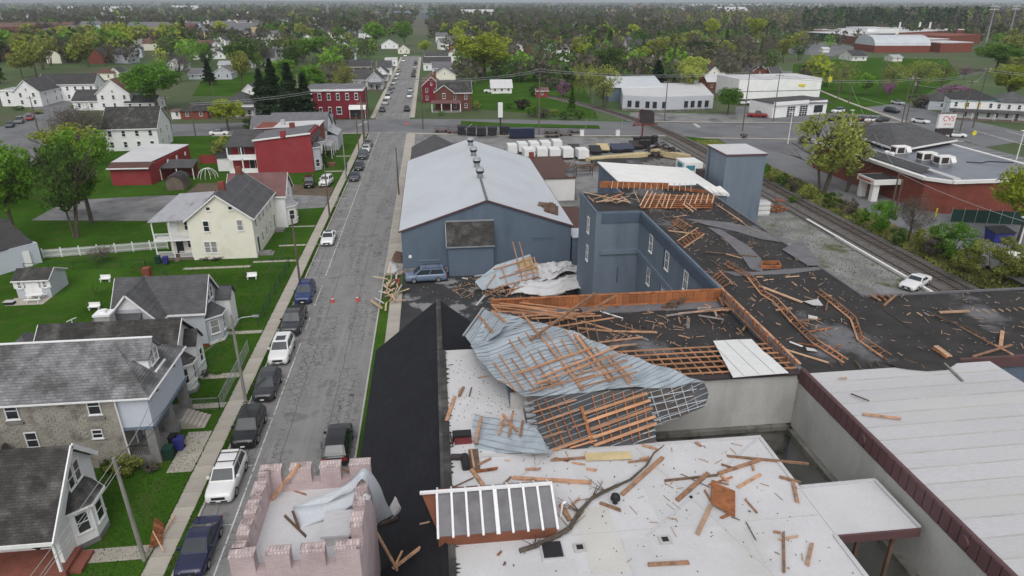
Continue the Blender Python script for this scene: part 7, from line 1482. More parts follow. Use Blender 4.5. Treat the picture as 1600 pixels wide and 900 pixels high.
# pharmacy sign
T=Thing('pharmacy_sign','white pharmacy pylon sign with red letters and black message board below','sign',(122,155, .03))
a=(121.18,155,7.24);b=(125.55,155,3.96)
T.part('sign_panel',BX(a[0],b[0],154.7,155.3,b[2],a[2]),'white_plastic');T.part('top_cap',BX(a[0],b[0],154.68,155.32,a[2]+ .01,a[2]+ .35),'stucco_dirty')
T.part('message_board',BX(a[0],b[0],154.75,155.25,b[2]-1.7,b[2]- .25),'sign_dark')
for x in(a[0]+ .6,b[0]- .6):T.part('sign_post',BX(x- .15,x+ .15,154.9,155.1, .03,b[2]- .01),'white_plastic')
text_obj(T,'CVS',((a[0]+b[0])/2+ .35,154.68,(a[2]+b[2])/2+ .45),(math.pi/2,0,0),1.7,'letter_red');text_obj(T,'pharmacy',((a[0]+b[0])/2+ .35,154.68,(a[2]+b[2])/2- .75),(math.pi/2,0,0), .5,'letter_red')
# battered roadside sign on a red pole
T=Thing('roadside_sign','battered dark roadside sign with torn frame on a red pole in the yard','sign',(52.3,169, .05))
T.part('sign_pole',CY((52.3,169,0),(52.3,169,4.3), .22, .22,8),'sign_red');T.part('sign_back',MB().add([(51.6,168.8,4.1),(55.2,168.8,3.9),(55,168.8,6.6),(54.4,168.8,7.2),(51.4,168.8,7.5),(51.6,169.3,4.1),(55.2,169.3,3.9),(55,169.3,6.6),(54.4,169.3,7.2),(51.4,169.3,7.5)],[(0,1,2,3,4),(9,8,7,6,5),(0,5,6,1),(1,6,7,2),(2,7,8,3),(3,8,9,4),(4,9,5,0)]),'sign_dark')
T.part('sign_frame',BM((51,168.7,3.9),(51.2,168.7,7.3), .2, .2).beam((51.2,168.7,7.3),(51.9,168.7,7.6), .2, .2).beam((49.6,168.7,3.6),(56,168.7,3.9), .2, .3).beam((49.6,168.7,3.6),(50.8,168.7,4.6), .2, .2),'sign_red')
T=Thing('pylon_sign','slim white roadside sign on a dark post beyond the yard trailers','sign',(17.5,180.2, .1));T.part('post',BM((17.5,180.2, .1),(17.5,180.2,4.4), .4, .4),'sign_dark');T.part('sign_panel',BX(16.9,18.1,180,180.4,4.41,8.2),'white_plastic')
x,y,z=(-6.79,185.3,.1);T=Thing('stop_sign','red octagonal stop sign at the corner of the crossing','stop sign',(x,y,z));T.part('post',CY((x,y, .1),(x,y,2.2), .05, .05,6),'steel')
T.part('sign_face',MB().add([(x+ .42*math.cos(t),y- .04,2.5+ .42*math.sin(t))for t in[math.pi/8+i*math.pi/4 for i in range(8)]]+[(x+ .42*math.cos(t),y,2.5+ .42*math.sin(t))for t in[math.pi/8+i*math.pi/4 for i in range(8)]],[tuple(range(8)),tuple(range(15,7,-1))]+[(i,8+i,8+(i+1)%8,(i+1)%8)for i in range(8)]),'letter_red');text_obj(T,'STOP',(x,y- .05,2.5),(math.pi/2,0,0), .3,'white_plastic')
x,y,z=(159.28,268.96,0);T=Thing('school_sign','yellow warning sign on the lawn edge of the side road','sign',(x,y,z));T.part('post',CY((x,y,0),(x,y,2.4), .07, .07,6),'steel');T.part('sign_face',BX(x- .8,x+ .8,y- .05,y+ .05,2.4,4.6),'yellow_sign')
x,y,z=(130.21,153.3,0);T=Thing('warning_sign','yellow diamond sign at the lot corner near the junction','sign',(x,y,z));T.part('post',CY((x,y,0),(x,y,2.2), .06, .06,6),'steel');T.part('sign_face',SL([(x,y- .05,2.1),(x+ .7,y- .05,2.8),(x,y- .05,3.5),(x- .7,y- .05,2.8)], .05),'yellow_sign')
for lb,px in(('white crossing cabinet left of the track',(38.2,175.43,.1)),('white crossing cabinet right of the first',(47.43,174.37,.1))):
    T=Thing('crossing_cabinet',lb,'cabinet',px);x,y,_=px;T.part('cabinet_body',BX(x- .5,x+ .5,y- .4,y+ .4, .1,1.7),'white_plastic');T.part('cabinet_lid',BX(x- .55,x+ .55,y- .45,y+ .45,1.701,1.8),'steel');T.part('mast',CY((x+1,y, .1),(x+1,y,4.5), .07, .07,6),'steel')
T=Thing('traffic_light','traffic light gantry with red lamp at the junction by the white twin houses','traffic light',(139,176,0));T.part('mast',CY((139,176,0),(139,176,7.5), .14, .1,8),'steel');T.part('mast_arm',MB().tube([(139,176,7),(150,178,6.8),(158,179,6.9)], .09,6),'teal_paint')
for x in(146,150):h=T.part('signal_head',BX(x- .25,x+ .25,177.2,177.6,5.3,6.6),'yellow_sign');T.part('lamp',CY((x,177.19,6.2),(x,177.1,6.2), .18, .18,8),'letter_red',h)
LPN=[('white lamp post at the pharmacy entrance',(85.84,158.65,.1),7.66),('white lamp post on the pharmacy lot near the pole',(113.94,178.6,.1),4.83),('white leaning lamp post at the right end of the pharmacy lot',(126.77,135.53,.1),6.40),('white lamp post near the pharmacy bins',(78.75,79.81,.05),5.30)]
for lb,(x,y,z),h in LPN:
    T=Thing('lamp_post',lb,'lamp post',(x,y,z));T.part('shaft',CY((x,y,z),(x,y,h), .13, .09,8),'white_plastic');T.part('lamp_head',BX(x- .7,x+ .3,y- .25,y+ .25,h,h+ .18),'white_plastic')
# green screen fence, bollards
T=Thing('screen_fence','dark green privacy fence behind the pharmacy','fence',(90,90, .03));A=(80.3,94.89,.03);B=(90.59,92.03,.03)
for k in range(6):
    a=Vector(A).lerp(Vector(B),k/6);b=Vector(A).lerp(Vector(B),(k+1)/6);T.part('screen_panel',BM(a+Vector((0,0,1.1)),b+Vector((0,0,1.1)), .05,2),'fence_green');T.part('post',CY(a,a+Vector((0,0,2.4)), .06, .06,6),'steel')
x,y,z=(80.23,98.06,.03);T=Thing('bollard','yellow bollard at the pharmacy service corner','bollard',(x,y,z));T.part('post',CY((x,y,0),(x,y,1.3), .12, .12,8),'yellow_sign');T.part('cap',CY((x,y,1.3),(x,y,1.4), .12, .03,8),'yellow_sign')
# a person on the left pavement
T=Thing('person','person in dark clothes standing on the left pavement by the pole','person',(-18.03,140.81,.12));x,y,z=(-18.03,140.81,.12)
vs=[((0,0, .95), .16),((0,0,1.2), .17),((0,0,1.42), .19),((0,0,1.52), .07),((0,-.01,1.66), .11),((.1,0, .9), .11),((.11, .02, .5), .075),((.11,0, .06), .055),((.12,-.14, .04), .05),((-.1,0, .9), .11),((-.11,-.03, .5), .075),((-.11, .02, .06), .055),((-.12,-.12, .04), .05),((.24,0,1.4), .07),((.29, .02,1.12), .05),((.27,-.06, .86), .04),((-.24,0,1.4), .07),((-.29, .02,1.12), .05),((-.27,-.06, .86), .04)]
ed_=[(0,1),(1,2),(2,3),(3,4),(0,5),(5,6),(6,7),(7,8),(0,9),(9,10),(10,11),(11,12),(2,13),(13,14),(14,15),(2,16),(16,17),(17,18)]
me=bpy.data.meshes.new('body');me.from_pydata([v for v,r in vs],ed_,[]);me.materials.append(M['navy_paint']);bo=link('body',me,T.o);sk_=bo.modifiers.new('skin','SKIN');sb_=bo.modifiers.new('sub','SUBSURF');sb_.levels=1;sb_.render_levels=1
for d_,(v,r)in zip(me.skin_vertices[0].data,vs):d_.radius=(r,r)
me.skin_vertices[0].data[0].use_root=True
D('skin',(.35, .2, .15), .7, .05,2);hd=CY((0,-.01,1.58),(0,-.01,1.66), .08, .1,10).cyl((0,-.01,1.66),(0,-.01,1.78), .1, .07,10);T.o.rotation_euler=(0,0, .4);o=link('head',hd.mesh('head','skin'),T.o)

# ================================================================ BUILDINGS FARTHER OFF
def town(label,name,cx,cy,w,ev,rd,kind='g',dep=9.0,wm='siding_white',rm='roof_dark',cols=2,floors=None,rz=.0,porch=False,chim=False,cat='house',z=.0,group=None,oh=.4,side=True):
    # cx, cy = middle of the near wall; kind g = gable towards the camera, e = eave towards it, h = hipped, f = flat
    w=max(w,3);ev=max(min(ev,12),2.3);rd=max(rd,ev+ .3);rd=min(rd,ev+ .75*(w/2 if kind=='g' else dep/2)+ .5)
    T=Thing(name,label,cat,(cx,cy,z),rz,group,local=True);a,b=-w/2,w/2;fl_=floors or(2 if ev>4.4 else 1)
    if kind in 'ge':
        ax='y' if kind=='g' else 'x';T.part('wall',gable_mesh(a,b,0,dep,0,ev,rd,ax),wm);T.part('roof',gable_roof(a,b,0,dep,ev,rd,ax,oh, .3),rm);T.part('rake_trim',rake_trim(a,b,0,dep,ev,rd,ax,oh, .3),'trim_white')
    elif kind=='h':T.part('wall',BX(a,b,0,dep,0,ev),wm);T.part('roof',hip_roof(a,b,0,dep,ev+ .1,rd),rm)
    else:
        T.part('wall',BX(a,b,0,dep,0,ev),wm);T.part('roof',BX(a- .15,b+ .15,-.15,dep+ .15,ev+ .002,ev+ .25),rm);T.part('cornice',BX(a- .2,b+ .2,-.24,-.152,ev- .15,ev+ .3),'trim_white')
    for f in range(fl_):
        z0= .9+f*(ev- .3)/fl_
        for k in range(cols):
            window(T.o,a+w*(k+ .5)/cols,-.03,z0,0, .85,min(1.35,ev/fl_-1.1))
        if side:
            for yy in(dep* .25,dep* .7):
                window(T.o,b+ .03,yy,z0,FACE['E'], .8,min(1.3,ev/fl_-1.1));window(T.o,a- .03,yy,z0,FACE['W'], .8,min(1.3,ev/fl_-1.1))
    if kind=='g' and rd-ev>1.8:window(T.o,0,-.03,ev+ .25,0, .6, .8)
    if porch:
        T.part('porch_roof',SL([(a,-2.2,2.5),(b,-2.2,2.5),(b,-.005,3.1),(a,-.005,3.1)], .12),rm);T.part('porch_floor',BX(a,b,-2.1,-.005,0, .45),'fence_wood')
        for x in(a+ .15,0,b- .15):T.part('porch_post',BM((x,-2, .45),(x,-2,2.42), .14, .14),'trim_white')
        door(T.o,w* .12,-.03, .45,0,m='pane')
    if chim:T.part('chimney',BX(w* .15,w* .15+ .8,dep* .5,dep* .5+ .8,ev,rd+1.1),'red_brick')
    return T
H='house'
town('white gabled house at the far left with dark roof above the parked cars','white_house',-132.6,248.8,8,4.9,8.8,'g',14,cols=2)
town('flat-roofed white wing at the far left edge beside the gabled house','white_wing',-139.9,251.2,4.9,5,5.8,'f',9,rm='roof_tin',cols=1)
town('long white row of terraces with small pointed gables behind the far left houses','terrace_row',-126.2,262.5,17.9,5.8,8.8,'e',9,cols=7,rz=.05)
town('white house with grey roof between the terrace row and the brown-roofed house','white_house',-128.6,264.5,8.5,3,6.3,'e',9,rm='slate_grey',cols=3)
town('white gabled house with brown roof left of the big green tree','white_house',-101.2,237.9,10,5.2,9.9,'g',13,rm='roof_brown',cols=3)
town('dark-roofed white house partly hidden by the bare tree','white_house',-106.6,238.5,15.1,3,5.8,'e',10,cols=4)
town('cream house with brown hip roof up the left slope','cream_house',-145.2,335.9,8.8,3,4.9,'h',8,'siding_cream','roof_brown',2)
town('cream gabled house right of the brown hip roof','cream_house',-141.1,338.1,4,3,4.9,'g',9,'siding_cream','roof_dark',1)
town('white gabled house just right of the big green tree','white_house',-129,380.9,7.8,2.8,6.2,'g',11,cols=2)
town('white house with pale roof far up on the left','white_house',-138.9,454.3,10.8,2.9,5.9,'e',9,rm='roof_paper',cols=3);town('white gabled house next to the pale-roofed one far left','white_house',-130,458.4,10.1,2.6,5.2,'g',9,cols=2)
town('white house on the tree line at upper left','white_house',-132.1,530.5,11.7,3,6,'g',10,cols=2);town('beige house with dark roof at upper left','beige_house',-105.5,440.6,19.2,2.5,4.7,'e',9,'siding_cream',cols=4);town('white outbuilding before the beige house','outbuilding',-97.4,392.2,11.1,2.2,3.9,'e',7,rm='roof_tin',cols=2,cat='outbuilding')
town('grey-roofed cottage beside the dark spruce','cottage',-104.7,334,6.9,2.2,4.4,'e',9,'siding_grey','roof_paper',2);town('pale house right of the dark spruce','pale_house',-92.9,332.7,7.4,3,5.5,'g',10,'siding_grey','roof_paper',2);town('pale green roofed house behind the spruce','pale_house',-105.3,385.5,7.9,1.9,3.8,'e',8,'siding_white','roof_tin',2)
town('twin white house with black roof split by a white party wall','twin_house',-69.6,168.2,11.6,5.3,9.3,'e',11,rm='slate_black',cols=4,floors=2,rz=.06)
town('white hip-roofed house at the left of the conifers','white_house',-57.7,217,9.2,4.1,7.2,'h',10,cols=3,porch=True);town('small white gabled house above the hip-roofed one','white_house',-63.3,255.4,6.9,2.6,6.3,'g',11,cols=2)
town('dark-roofed brown garage by the yellow-green street tree','garage',-70.3,216,7.8,2.2,4.8,'h',9,'red_brick','slate_black',2,cat='garage');town('small shed with red roof beside the brown garage','shed',-75.3,216.6,3.4,1.5,2.6,'h',4,'stucco_white','roof_maroon',1,cat='shed')
town('white house with porch below the brown-roofed gable house','white_house',-93.2,237,9.2,2.2,4,'e',9,cols=3);town('white house with dark roof far up by the left tree belt','white_house',-89.4,403.2,10.4,4.3,8.6,'e',10,cols=3);town('white house in the bare trees above the conifers','white_house',-93.4,519.3,13.4,3.8,7.2,'e',9,cols=3)
town('low brick bungalow with long dark roof left of the far street','bungalow',-51.5,411.5,15.4,2,5.1,'e',10,'red_brick',cols=4);town('white garage among trees left of the far street','garage',-52.9,514.7,8.9,2.1,4.2,'g',9,rm='white_roof',cols=1,cat='garage');town('brown bungalow with long grey roof behind the grey house','bungalow',-36.4,363.4,13.7,2.4,5.2,'e',10,'brown_brick','roof_dark',4)
town('grey house with slate roof behind the crimson building','grey_house',-27.8,294.8,7.6,3,6.5,'e',12,'siding_grey','roof_dark',3,rz=-.05)
town('white gabled house on the far street nearest the crimson building','white_house',-22,283.1,5.8,4.1,8,'g',12,'siding_grey',cols=2,porch=True);town('white gabled house second on the far street left','white_house',-21.5,313.7,5.5,3.7,7.2,'g',12,cols=2,porch=True);town('white house third on the far street left','white_house',-22,345.3,6.7,3.2,6.1,'e',10,cols=3)
town('white flat-topped house with porch fourth on the far street left','white_house',-21.2,395.4,6.6,3.6,8.2,'f',9,rm='white_roof',cols=2);town('small white house farther up the far street left','white_house',-29.7,548.1,12.4,3.1,6.7,'g',10,cols=2);town('tan house near the far street end','tan_house',-17.5,491.1,7.7,2.8,5.7,'g',9,'siding_cream',cols=2)
town('red gabled house at the corner right of the far street','red_house',-0,244.8,6.6,5.5,9.3,'g',15,'crimson','roof_brown',2,chim=True);t_=town('brown brick house with front gable and columned porch beside the red house','brick_house',7.2,224.2,10.6,5.7,8.9,'e',9,'brown_brick','slate_black',3)
t_.part('cross_gable',gable_mesh(-6.2,-.6,-1.2,3,0,6,8,'y'),'brown_brick');t_.part('cross_roof',gable_roof(-6.2,-.6,-1.2,4,6,8,'y', .35, .3),'slate_black');t_.part('rake_trim',rake_trim(-6.2,-.6,-1.2,3.9,6,8,'y', .35, .3),'trim_white');t_.part('porch_roof',SL([(-7.5,-4,2.9),(1.8,-4,2.9),(1.8,-1.25,3.5),(-7.5,-1.25,3.5)], .15),'roof_maroon')
for x in(-7.3,-4.3,-1.3,1.6):t_.part('porch_post',BM((x,-3.8, .3),(x,-3.8,2.8), .22, .22),'trim_white')
t_.part('porch_floor',BX(-7.5,1.8,-4,-1.25,0, .4),'stone_pillar');window(t_.o,-3.4,-1.23,4,0, .9,1.5,'arch')
town('beige gabled house behind the red gabled house','beige_house',5.6,295.7,9,4.3,7.1,'g',14,'siding_cream','roof_paper',2);town('white house with grey roof third up the far street right','white_house',5.5,345.4,9.2,2.9,5.3,'e',10,rm='roof_paper',cols=3);town('white house with long dark roof fourth up the far street right','white_house',3.4,365.9,13.9,3.7,6.2,'e',9,cols=4);town('white house with dark roof fifth up the far street right','white_house',4.3,433,14.9,1.8,4.3,'e',9,cols=4)
town('white trailer house beyond the brown brick house','trailer_house',26.5,267.2,7.8,2.3,4.7,'e',6,rm='white_roof',cols=3,cat='mobile home');town('beige gabled house behind the yellow-green tree right of the track','beige_house',112.7,274.3,6.4,5.4,9.6,'g',12,'siding_cream',cols=2,chim=True);town('white house with low brick garage before the beige gabled house','white_house',112.6,269.9,8.3,3.2,5.8,'e',9,'red_brick','white_roof',2)
town('orange brick gabled house above the white block','brick_house',139.5,290.2,10.4,3.9,7.3,'g',10,'red_brick',cols=2);town('brick house hidden left of the white block','brick_house',144.8,284.7,4.8,3.6,6.7,'e',9,'red_brick',cols=1)
town('big white house with dormers among the trees beyond the grey office','white_house',122.9,409.8,16.8,7.8,12,'e',12,rm='roof_dark',cols=5);town('white gabled wing right of the dormered house','white_house',138.2,403.4,8.5,3.9,7.4,'g',10,cols=2);town('white shed roof between trees before the dormered house','shed',105.1,361.6,7.3,1.2,2.2,'e',6,rm='white_roof',cols=1,cat='shed')
town('white twin house with hip roof and porch left at the junction','white_house',157.7,188.8,11.7,5.7,8.2,'h',11,cols=4,porch=True,rz=-.5,floors=2);town('white house with grey hip roof at the right edge of the junction','white_house',166.9,184.2,10,5.4,7.9,'h',11,rm='slate_grey',cols=4,rz=-.5,floors=2,porch=True);town('low grey garage left of the white twin house','garage',162.6,207.9,7.4,3,5.2,'h',8,'siding_grey',cols=1,cat='garage',rz=-.4)
town('red shed by the pink blossom tree','shed',40,254.2,4.2,1.6,3.1,'e',5,'red_paint','roof_maroon',1,cat='shed');town('white mobile home on the far green','mobile_home',64.5,381.6,7.2,2,2.9,'f',4,rm='white_roof',cols=2,cat='mobile home');town('white caravan left of the mobile home','caravan',51.5,387.1,6.2,2,3.3,'f',4,rm='white_roof',cols=2,cat='caravan');town('white caravan right of the mobile home by a bare tree','caravan',79,414.8,6,2.1,3.2,'f',4,rm='white_roof',cols=2,cat='caravan')
# crimson commercial building at the crossing
T=Thing('crimson_building','crimson brick commercial block with arched white windows and white awning','building',(-30,209, .1))
T.part('wall',BX(-37.2,-20.4,211.5,228, .1,8.3),'crimson');T.part('roof',BX(-37.4,-20.2,211.2,228.2,8.301,8.45),'roof_paper');T.part('cornice',BX(-37.5,-20.1,211.05,211.19,8,8.6).box(-20.09,-19.95,211.05,228,8,8.6),'trim_white')
for k in range(6):
    x=-35.4+k*2.65;window(T.o,x+30,211.47-209,5.4,0,1,1.8,'arch')
    if k<4:window(T.o,x+30,211.47-209,1.3,0,1.5 if k in(0,3)else .9,2,'arch')
T.part('awning',SL([(-24.5,209.6,2.9),(-19.6,209.6,2.9),(-19.6,211.4,4),(-24.5,211.4,4)], .1),'white_plastic');T.part('shopfront',BX(-24.2,-20.6,211.44,211.49, .4,2.8),'pane')
for x in(-24.3,-19.8):T.part('awning_post',CY((x,209.8, .1),(x,209.8,2.85), .06, .06,6),'trim_white')
# grey office and blue barn
T=Thing('grey_office','low pale grey flat-roofed office with stained white roof beside the track','office',(70,208, .1));P=[(60.49,218.8,.1)[:2],(70.63,213.45,.1)[:2],(89.27,215.52,.1)[:2],(98.69,250.39,.1)[:2],(68.87,253.79,.1)[:2]]
T.part('wall',PM(P,0,4.6),'siding_grey');T.part('roof',PM([(x,y)for x,y in P],4.601,4.75),'white_roof');T.part('base_band',PM([(x,y- .06)for x,y in P[:3]]+[(P[2][0],P[2][1]+ .1),(P[0][0],P[0][1]+ .1)],0, .7),'stucco_dirty')
A,B,C_=Vector((*P[0],0)),Vector((*P[1],0)),Vector((*P[2],0))
for a,b,ts in((A,B,(.2, .42, .7, .9)),(B,C_,(.1, .5, .62, .75, .88))):
    d=(b-a).normalized();an=math.atan2(d.y,d.x);n=Vector((d.y,-d.x,0))* .05
    for t in ts:p=a.lerp(b,t)+n;window(T.o,p.x-70,p.y-208,1.2,an,1.3,1.9,'fixed','sign_dark')
town('blue-grey metal barn with pale roof behind the grey office','metal_barn',70.9,240.1,19,4.8,7.3,'e',22,'mill_wall','warehouse_roof',0,cat='barn',side=False)
# white block and filling-station style garage on the right
T=Thing('white_block','long white two-level commercial block with small yellow sign','building',(110,230,0));a=(108.66,240.96,0);b=(140.62,242.71,0)
d=(Vector(b)-Vector(a)).normalized();n=Vector((-d.y,d.x,0));P=[(a[0],a[1]),(b[0],b[1]),(b[0]+n.x*18,b[1]+n.y*18),(a[0]+n.x*18,a[1]+n.y*18)]
T.part('wall',PM(P,0,6.6),'siding_white');T.part('roof',PM(P,6.601,6.8),'white_roof');q=Vector(a).lerp(Vector(b), .74)-n* .06;T.part('shop_sign',BM(q+Vector((-1.8, .2,4.4)),q+Vector((1.8,-.2,4.4)), .1, .9),'yellow_sign');T.part('wall_stripe',BM(Vector(a)-n* .03+Vector((0,0,2.6)),Vector(b)-n* .03+Vector((0,0,2.6)), .06, .2),'stucco_dirty')
T=Thing('service_garage','white service garage with two glazed roller doors and flat roof','garage',(107.76,198.16,0));a=Vector((100.69,197.73,0));b=Vector((121.4,204.31,0));d=(b-a).normalized();n=Vector((-d.y,d.x,0))
T.part('wall',PM([(p.x,p.y)for p in(a,b,b+n*10,a+n*10)],0,4.3),'siding_white');T.part('roof',PM([(p.x,p.y)for p in(a-d* .3,b+d* .3,b+n*10,a+n*10)],4.301,4.5),'roof_dark');T.part('fascia',BM(a-n* .3+Vector((0,0,4.2)),a.lerp(b, .62)-n* .3+Vector((0,0,4.2)), .5,1),'siding_white')
for t in(.33, .56):
    c=a.lerp(b,t)-n* .05;dr=T.part('roller_door',BM(c-d*1.5+Vector((0,0,1.6)),c+d*1.5+Vector((0,0,1.6)), .06,3),'pane')
    for k in range(1,5):T.part('door_bar',BM(c-d*1.5-n* .04+Vector((0,0, .1+k* .6)),c+d*1.5-n* .04+Vector((0,0, .1+k* .6)), .04, .08),'trim_white',dr)
    for k in(-.5, .5):T.part('door_bar',BM(c+d*k-n* .045+Vector((0,0, .1)),c+d*k-n* .045+Vector((0,0,3.1)), .04, .08),'trim_white',dr)
c=a.lerp(b, .84)-n* .05;T.part('shop_window',BM(c-d*1.8+Vector((0,0,1.8)),c+d*1.8+Vector((0,0,1.8)), .06,2.2),'pane');T.part('canopy_roof',SL([tuple(a.lerp(b, .62)-n* .6+Vector((0,0,4))),tuple(b+d*2-n* .2+Vector((0,0,3.4))),tuple(b+d*3+n*8+Vector((0,0,3.6))),tuple(a.lerp(b, .62)+n*8+Vector((0,0,4.6)))], .2),'slate_grey')
T=Thing('white_garage_shed','small white lock-up beside the service garage','garage',(104.83,208.88,0));x,y,_=(104.42,207.58,0);T.part('wall',BX(x-2.2,x+2.2,y,y+5,0,3),'siding_white');T.part('roof',BX(x-2.4,x+2.4,y- .2,y+5.2,3.001,3.15),'roof_tin')
# pharmacy
D('pharmacy_roof',(.20, .215, .25), .45, .12, .3,stain=(.13, .14, .165),sscale=.12,pat=pat_seams(2.2,'x', .88, .06))
T=Thing('pharmacy','brick pharmacy with broad flat dark membrane roof and black hip-roofed front','pharmacy',(95,120, .03));zr=5.4
P=[(78.7,134),(80,101.8),(82.6,99.2),(104,99.2),(104,134)]
T.part('wall',PM(P,0,zr),'red_brick');T.part('roof',PM([(79.3,133.6),(80.5,102.2),(82.9,99.7),(103.7,99.7),(103.7,133.6)],zr+ .002,zr+ .06),'pharmacy_roof')
T.part('parapet',BM((78.7,134,zr- .05),(79.9,101.8,zr- .05), .9, .5).beam((79.9,101.8,zr- .05),(82.6,99.1,zr- .05), .7, .5).beam((82.6,99.1,zr- .05),(104.2,99.1,zr- .05), .7, .5).beam((104.1,99.1,zr- .05),(104.1,134,zr- .05), .7, .5),'stucco_white')
T.part('mansard',SL([(79.4,133.9,zr+ .25),(80.6,104,zr+ .25),(82,104,zr+1.15),(80.8,133.9,zr+1.15)][::-1], .1),'slate_grey');T.part('mansard_ridge',BM((80.9,133.9,zr+1.15),(82.1,104,zr+1.15), .25, .12),'panel_white')
Q=[(86.6,119),(105,127.6),(105.5,149),(88,143)];q=Vector((96,135,0));T.part('front_hip_wall',PM([tuple((Vector((x,y,0))* .9+q* .1).xy)for x,y in Q],zr+ .07,6.2),'sign_dark')
T.part('front_hip',MB().add([(x,y,6.45)for x,y in Q]+[(92,131,9.3),(97,132.5,9.3)]+[(x,y,6.2)for x,y in Q],[(0,1,5,4),(1,2,5),(2,3,4,5),(3,0,4),(9,8,7,6),(0,6,7,1),(1,7,8,2),(2,8,9,3),(3,9,6,0)]),'slate_grey')
T.part('hip_fascia',BM((*Q[0],6.3),(*Q[1],6.3), .12, .34).beam((*Q[3],6.3),(*Q[0],6.3), .12, .34),'stucco_white');T.part('rear_shed_wall',BX(82.7,84,99.25,110,zr+ .07,zr+ .5),'panel_white')
for lb,c in(('ac',(86.26,118.23,6.2)),('ac',(87.34,112.42,6.2)),('ac',(88.22,109.13,6.2))):
    x,y,_=c;ac=T.part('rooftop_unit',BX(x-1.4,x+1.4,y- .9,y+ .9,zr+ .7,zr+2),'stucco_white');T.part('unit_base',BX(x-1.3,x+1.3,y- .8,y+ .8,zr+ .07,zr+ .69),'steel',ac);T.part('unit_grille',BX(x-1.1,x+ .2,y- .93,y- .901,zr+ .85,zr+1.85).box(x-1.43,x-1.401,y- .7,y+ .7,zr+ .85,zr+1.8),'sign_dark',ac);T.part('unit_hood',SL([(x+ .4,y-1.6,zr+1.1),(x+1.3,y-1.6,zr+1.1),(x+1.3,y- .92,zr+1.9),(x+ .4,y- .92,zr+1.9)], .05),'stucco_white',ac)
for px in((84.22,118.96,5.5),(84.46,117.77,5.5)):x,y,_=px;T.part('roof_fan',CY((x,y,zr+ .07),(x,y,zr+ .75), .45, .45,10).cyl((x,y,zr+ .75),(x,y,zr+1), .55, .3,10),'stucco_white')
T.part('roof_hose',MB().tube([(95,112,zr+ .12),(97,111,zr+ .12),(99.5,112,zr+ .12),(103,110.5,zr+ .12)], .12,5),'black_plastic')
# drive-through porch
pc=T.part('porch_canopy',BX(74.7,79.8,107.2,112.2,3,3.9),'stucco_white');T.part('porch_deck',BX(75,79.5,107.5,111.9,3.901,3.95),'tar',pc);T.part('porch_pillar',BX(75.1,76.2,107.6,108.5, .03,2.999),'stucco_white',pc);T.part('porch_pillar',BX(75.1,76.2,111,111.9, .03,2.999),'stucco_white',pc);T.part('red_stripe',BX(74.66,74.699,108,111.6,3.3,3.55),'letter_red',pc)
# school complex far right
T=Thing('school','sprawling school with white flat roofs, barrel-roofed gym and green glazed front','school',(380,580,0))
def blk(nm,pa,pb,dep,h,wm,rm,z0=0):
    a=Vector((pa[0],pa[1],0));b=Vector((pb[0],pb[1],0));d=(b-a).normalized();n=Vector((-d.y,d.x,0));P=[(p.x,p.y)for p in(a,b,b+n*dep,a+n*dep)]
    w_=T.part(nm,PM(P,0,h),wm);T.part('roof',PM(P,h+ .01,h+ .5),rm,w_);return a,b,d,n
blk('glass_front',(345.14,639.37,0),(353.31,594.03,0),60,6.5,'school_glass','white_roof');blk('main_block',(391.1,658.71,0),(424.9,630.28,0),90,6.5,'red_brick','white_roof');blk('hall_block',(403.04,632.77,0),(431.99,629.48,0),45,9.5,'siding_white','white_roof');blk('rear_block',(430.81,629.61,0),(554.13,694.91,0),90,6,'red_brick','white_roof');blk('east_block',(406.88,531.05,0),(460.13,561.72,0),40,7,'red_brick','red_brick');blk('front_block',(360.94,488.59,0),(379.98,493.83,0),60,7,'red_brick','white_roof');blk('south_block',(350.35,462.06,0),(377.18,465.67,0),25,6,'red_brick','white_roof');blk('entrance_block',(353.31,594.03,0),(337.45,522.16,0),30,6,'red_brick','white_roof')
a=Vector((305.03,467.22,0));b=Vector((343.31,462.86,0));d=(b-a).normalized();n=Vector((-d.y,d.x,0));mb=MB();N_=10
for i in range(N_+1):
    t=math.pi*i/N_;q=n*(15-15*math.cos(t));z=4.5+6.5*math.sin(t);mb.v+=[tuple(a+q+Vector((0,0,z))),tuple(b+q+Vector((0,0,z)))]
for i in range(N_):mb.f.append((2*i,2*i+1,2*i+3,2*i+2));mb.m.append(0)
mb.f.append(tuple(range(0,2*N_+2,2)));mb.m.append(0);T.part('gym_roof',mb,'warehouse_roof');T.part('gym_wall',PM([(p.x,p.y)for p in(a,b,b+n*30,a+n*30)],0,4.5),'red_brick')
for x,y,_ in[(464.54,676.72,0),(484.2,674.48,0),(494.35,673.33,0)]:T.part('flue',BX(x- .6,x+ .6,y,y+1.2,8,14),'stucco_white')
town('grey-roofed white clubhouse on the school lawn','clubhouse',252.9,399.8,9.4,2.5,5.4,'e',14,'stucco_white',cols=2,cat='clubhouse')
town('small pale pavilion right of the school clubhouse','pavilion',272.4,392.8,6,2.1,3.5,'e',8,'stucco_white','roof_tin',1,cat='pavilion');town('white kiosk on the school car park','kiosk',272.3,471,4.8,2.1,3.3,'e',6,'white_plastic','white_roof',0,cat='kiosk',side=False)
FLD=[('tall floodlight mast right of the school',(451.41,543.79,0)),('second floodlight mast at the far right',(499.27,577.4,0))]
for lb,(x,y,z)in FLD:
    T=Thing('floodlight_mast',lb,'floodlight',(x,y,0));T.part('mast',CY((x,y,0),(x,y,27), .7, .4,8),'steel');T.part('lamp_rack',BX(x-4,x+4,y- .3,y+ .3,26.5,27.2).box(x-4,x+4,y- .3,y+ .3,28.8,29.5).box(x- .3,x+ .3,y- .2,y+ .2,27.2,28.8),'panel_white')
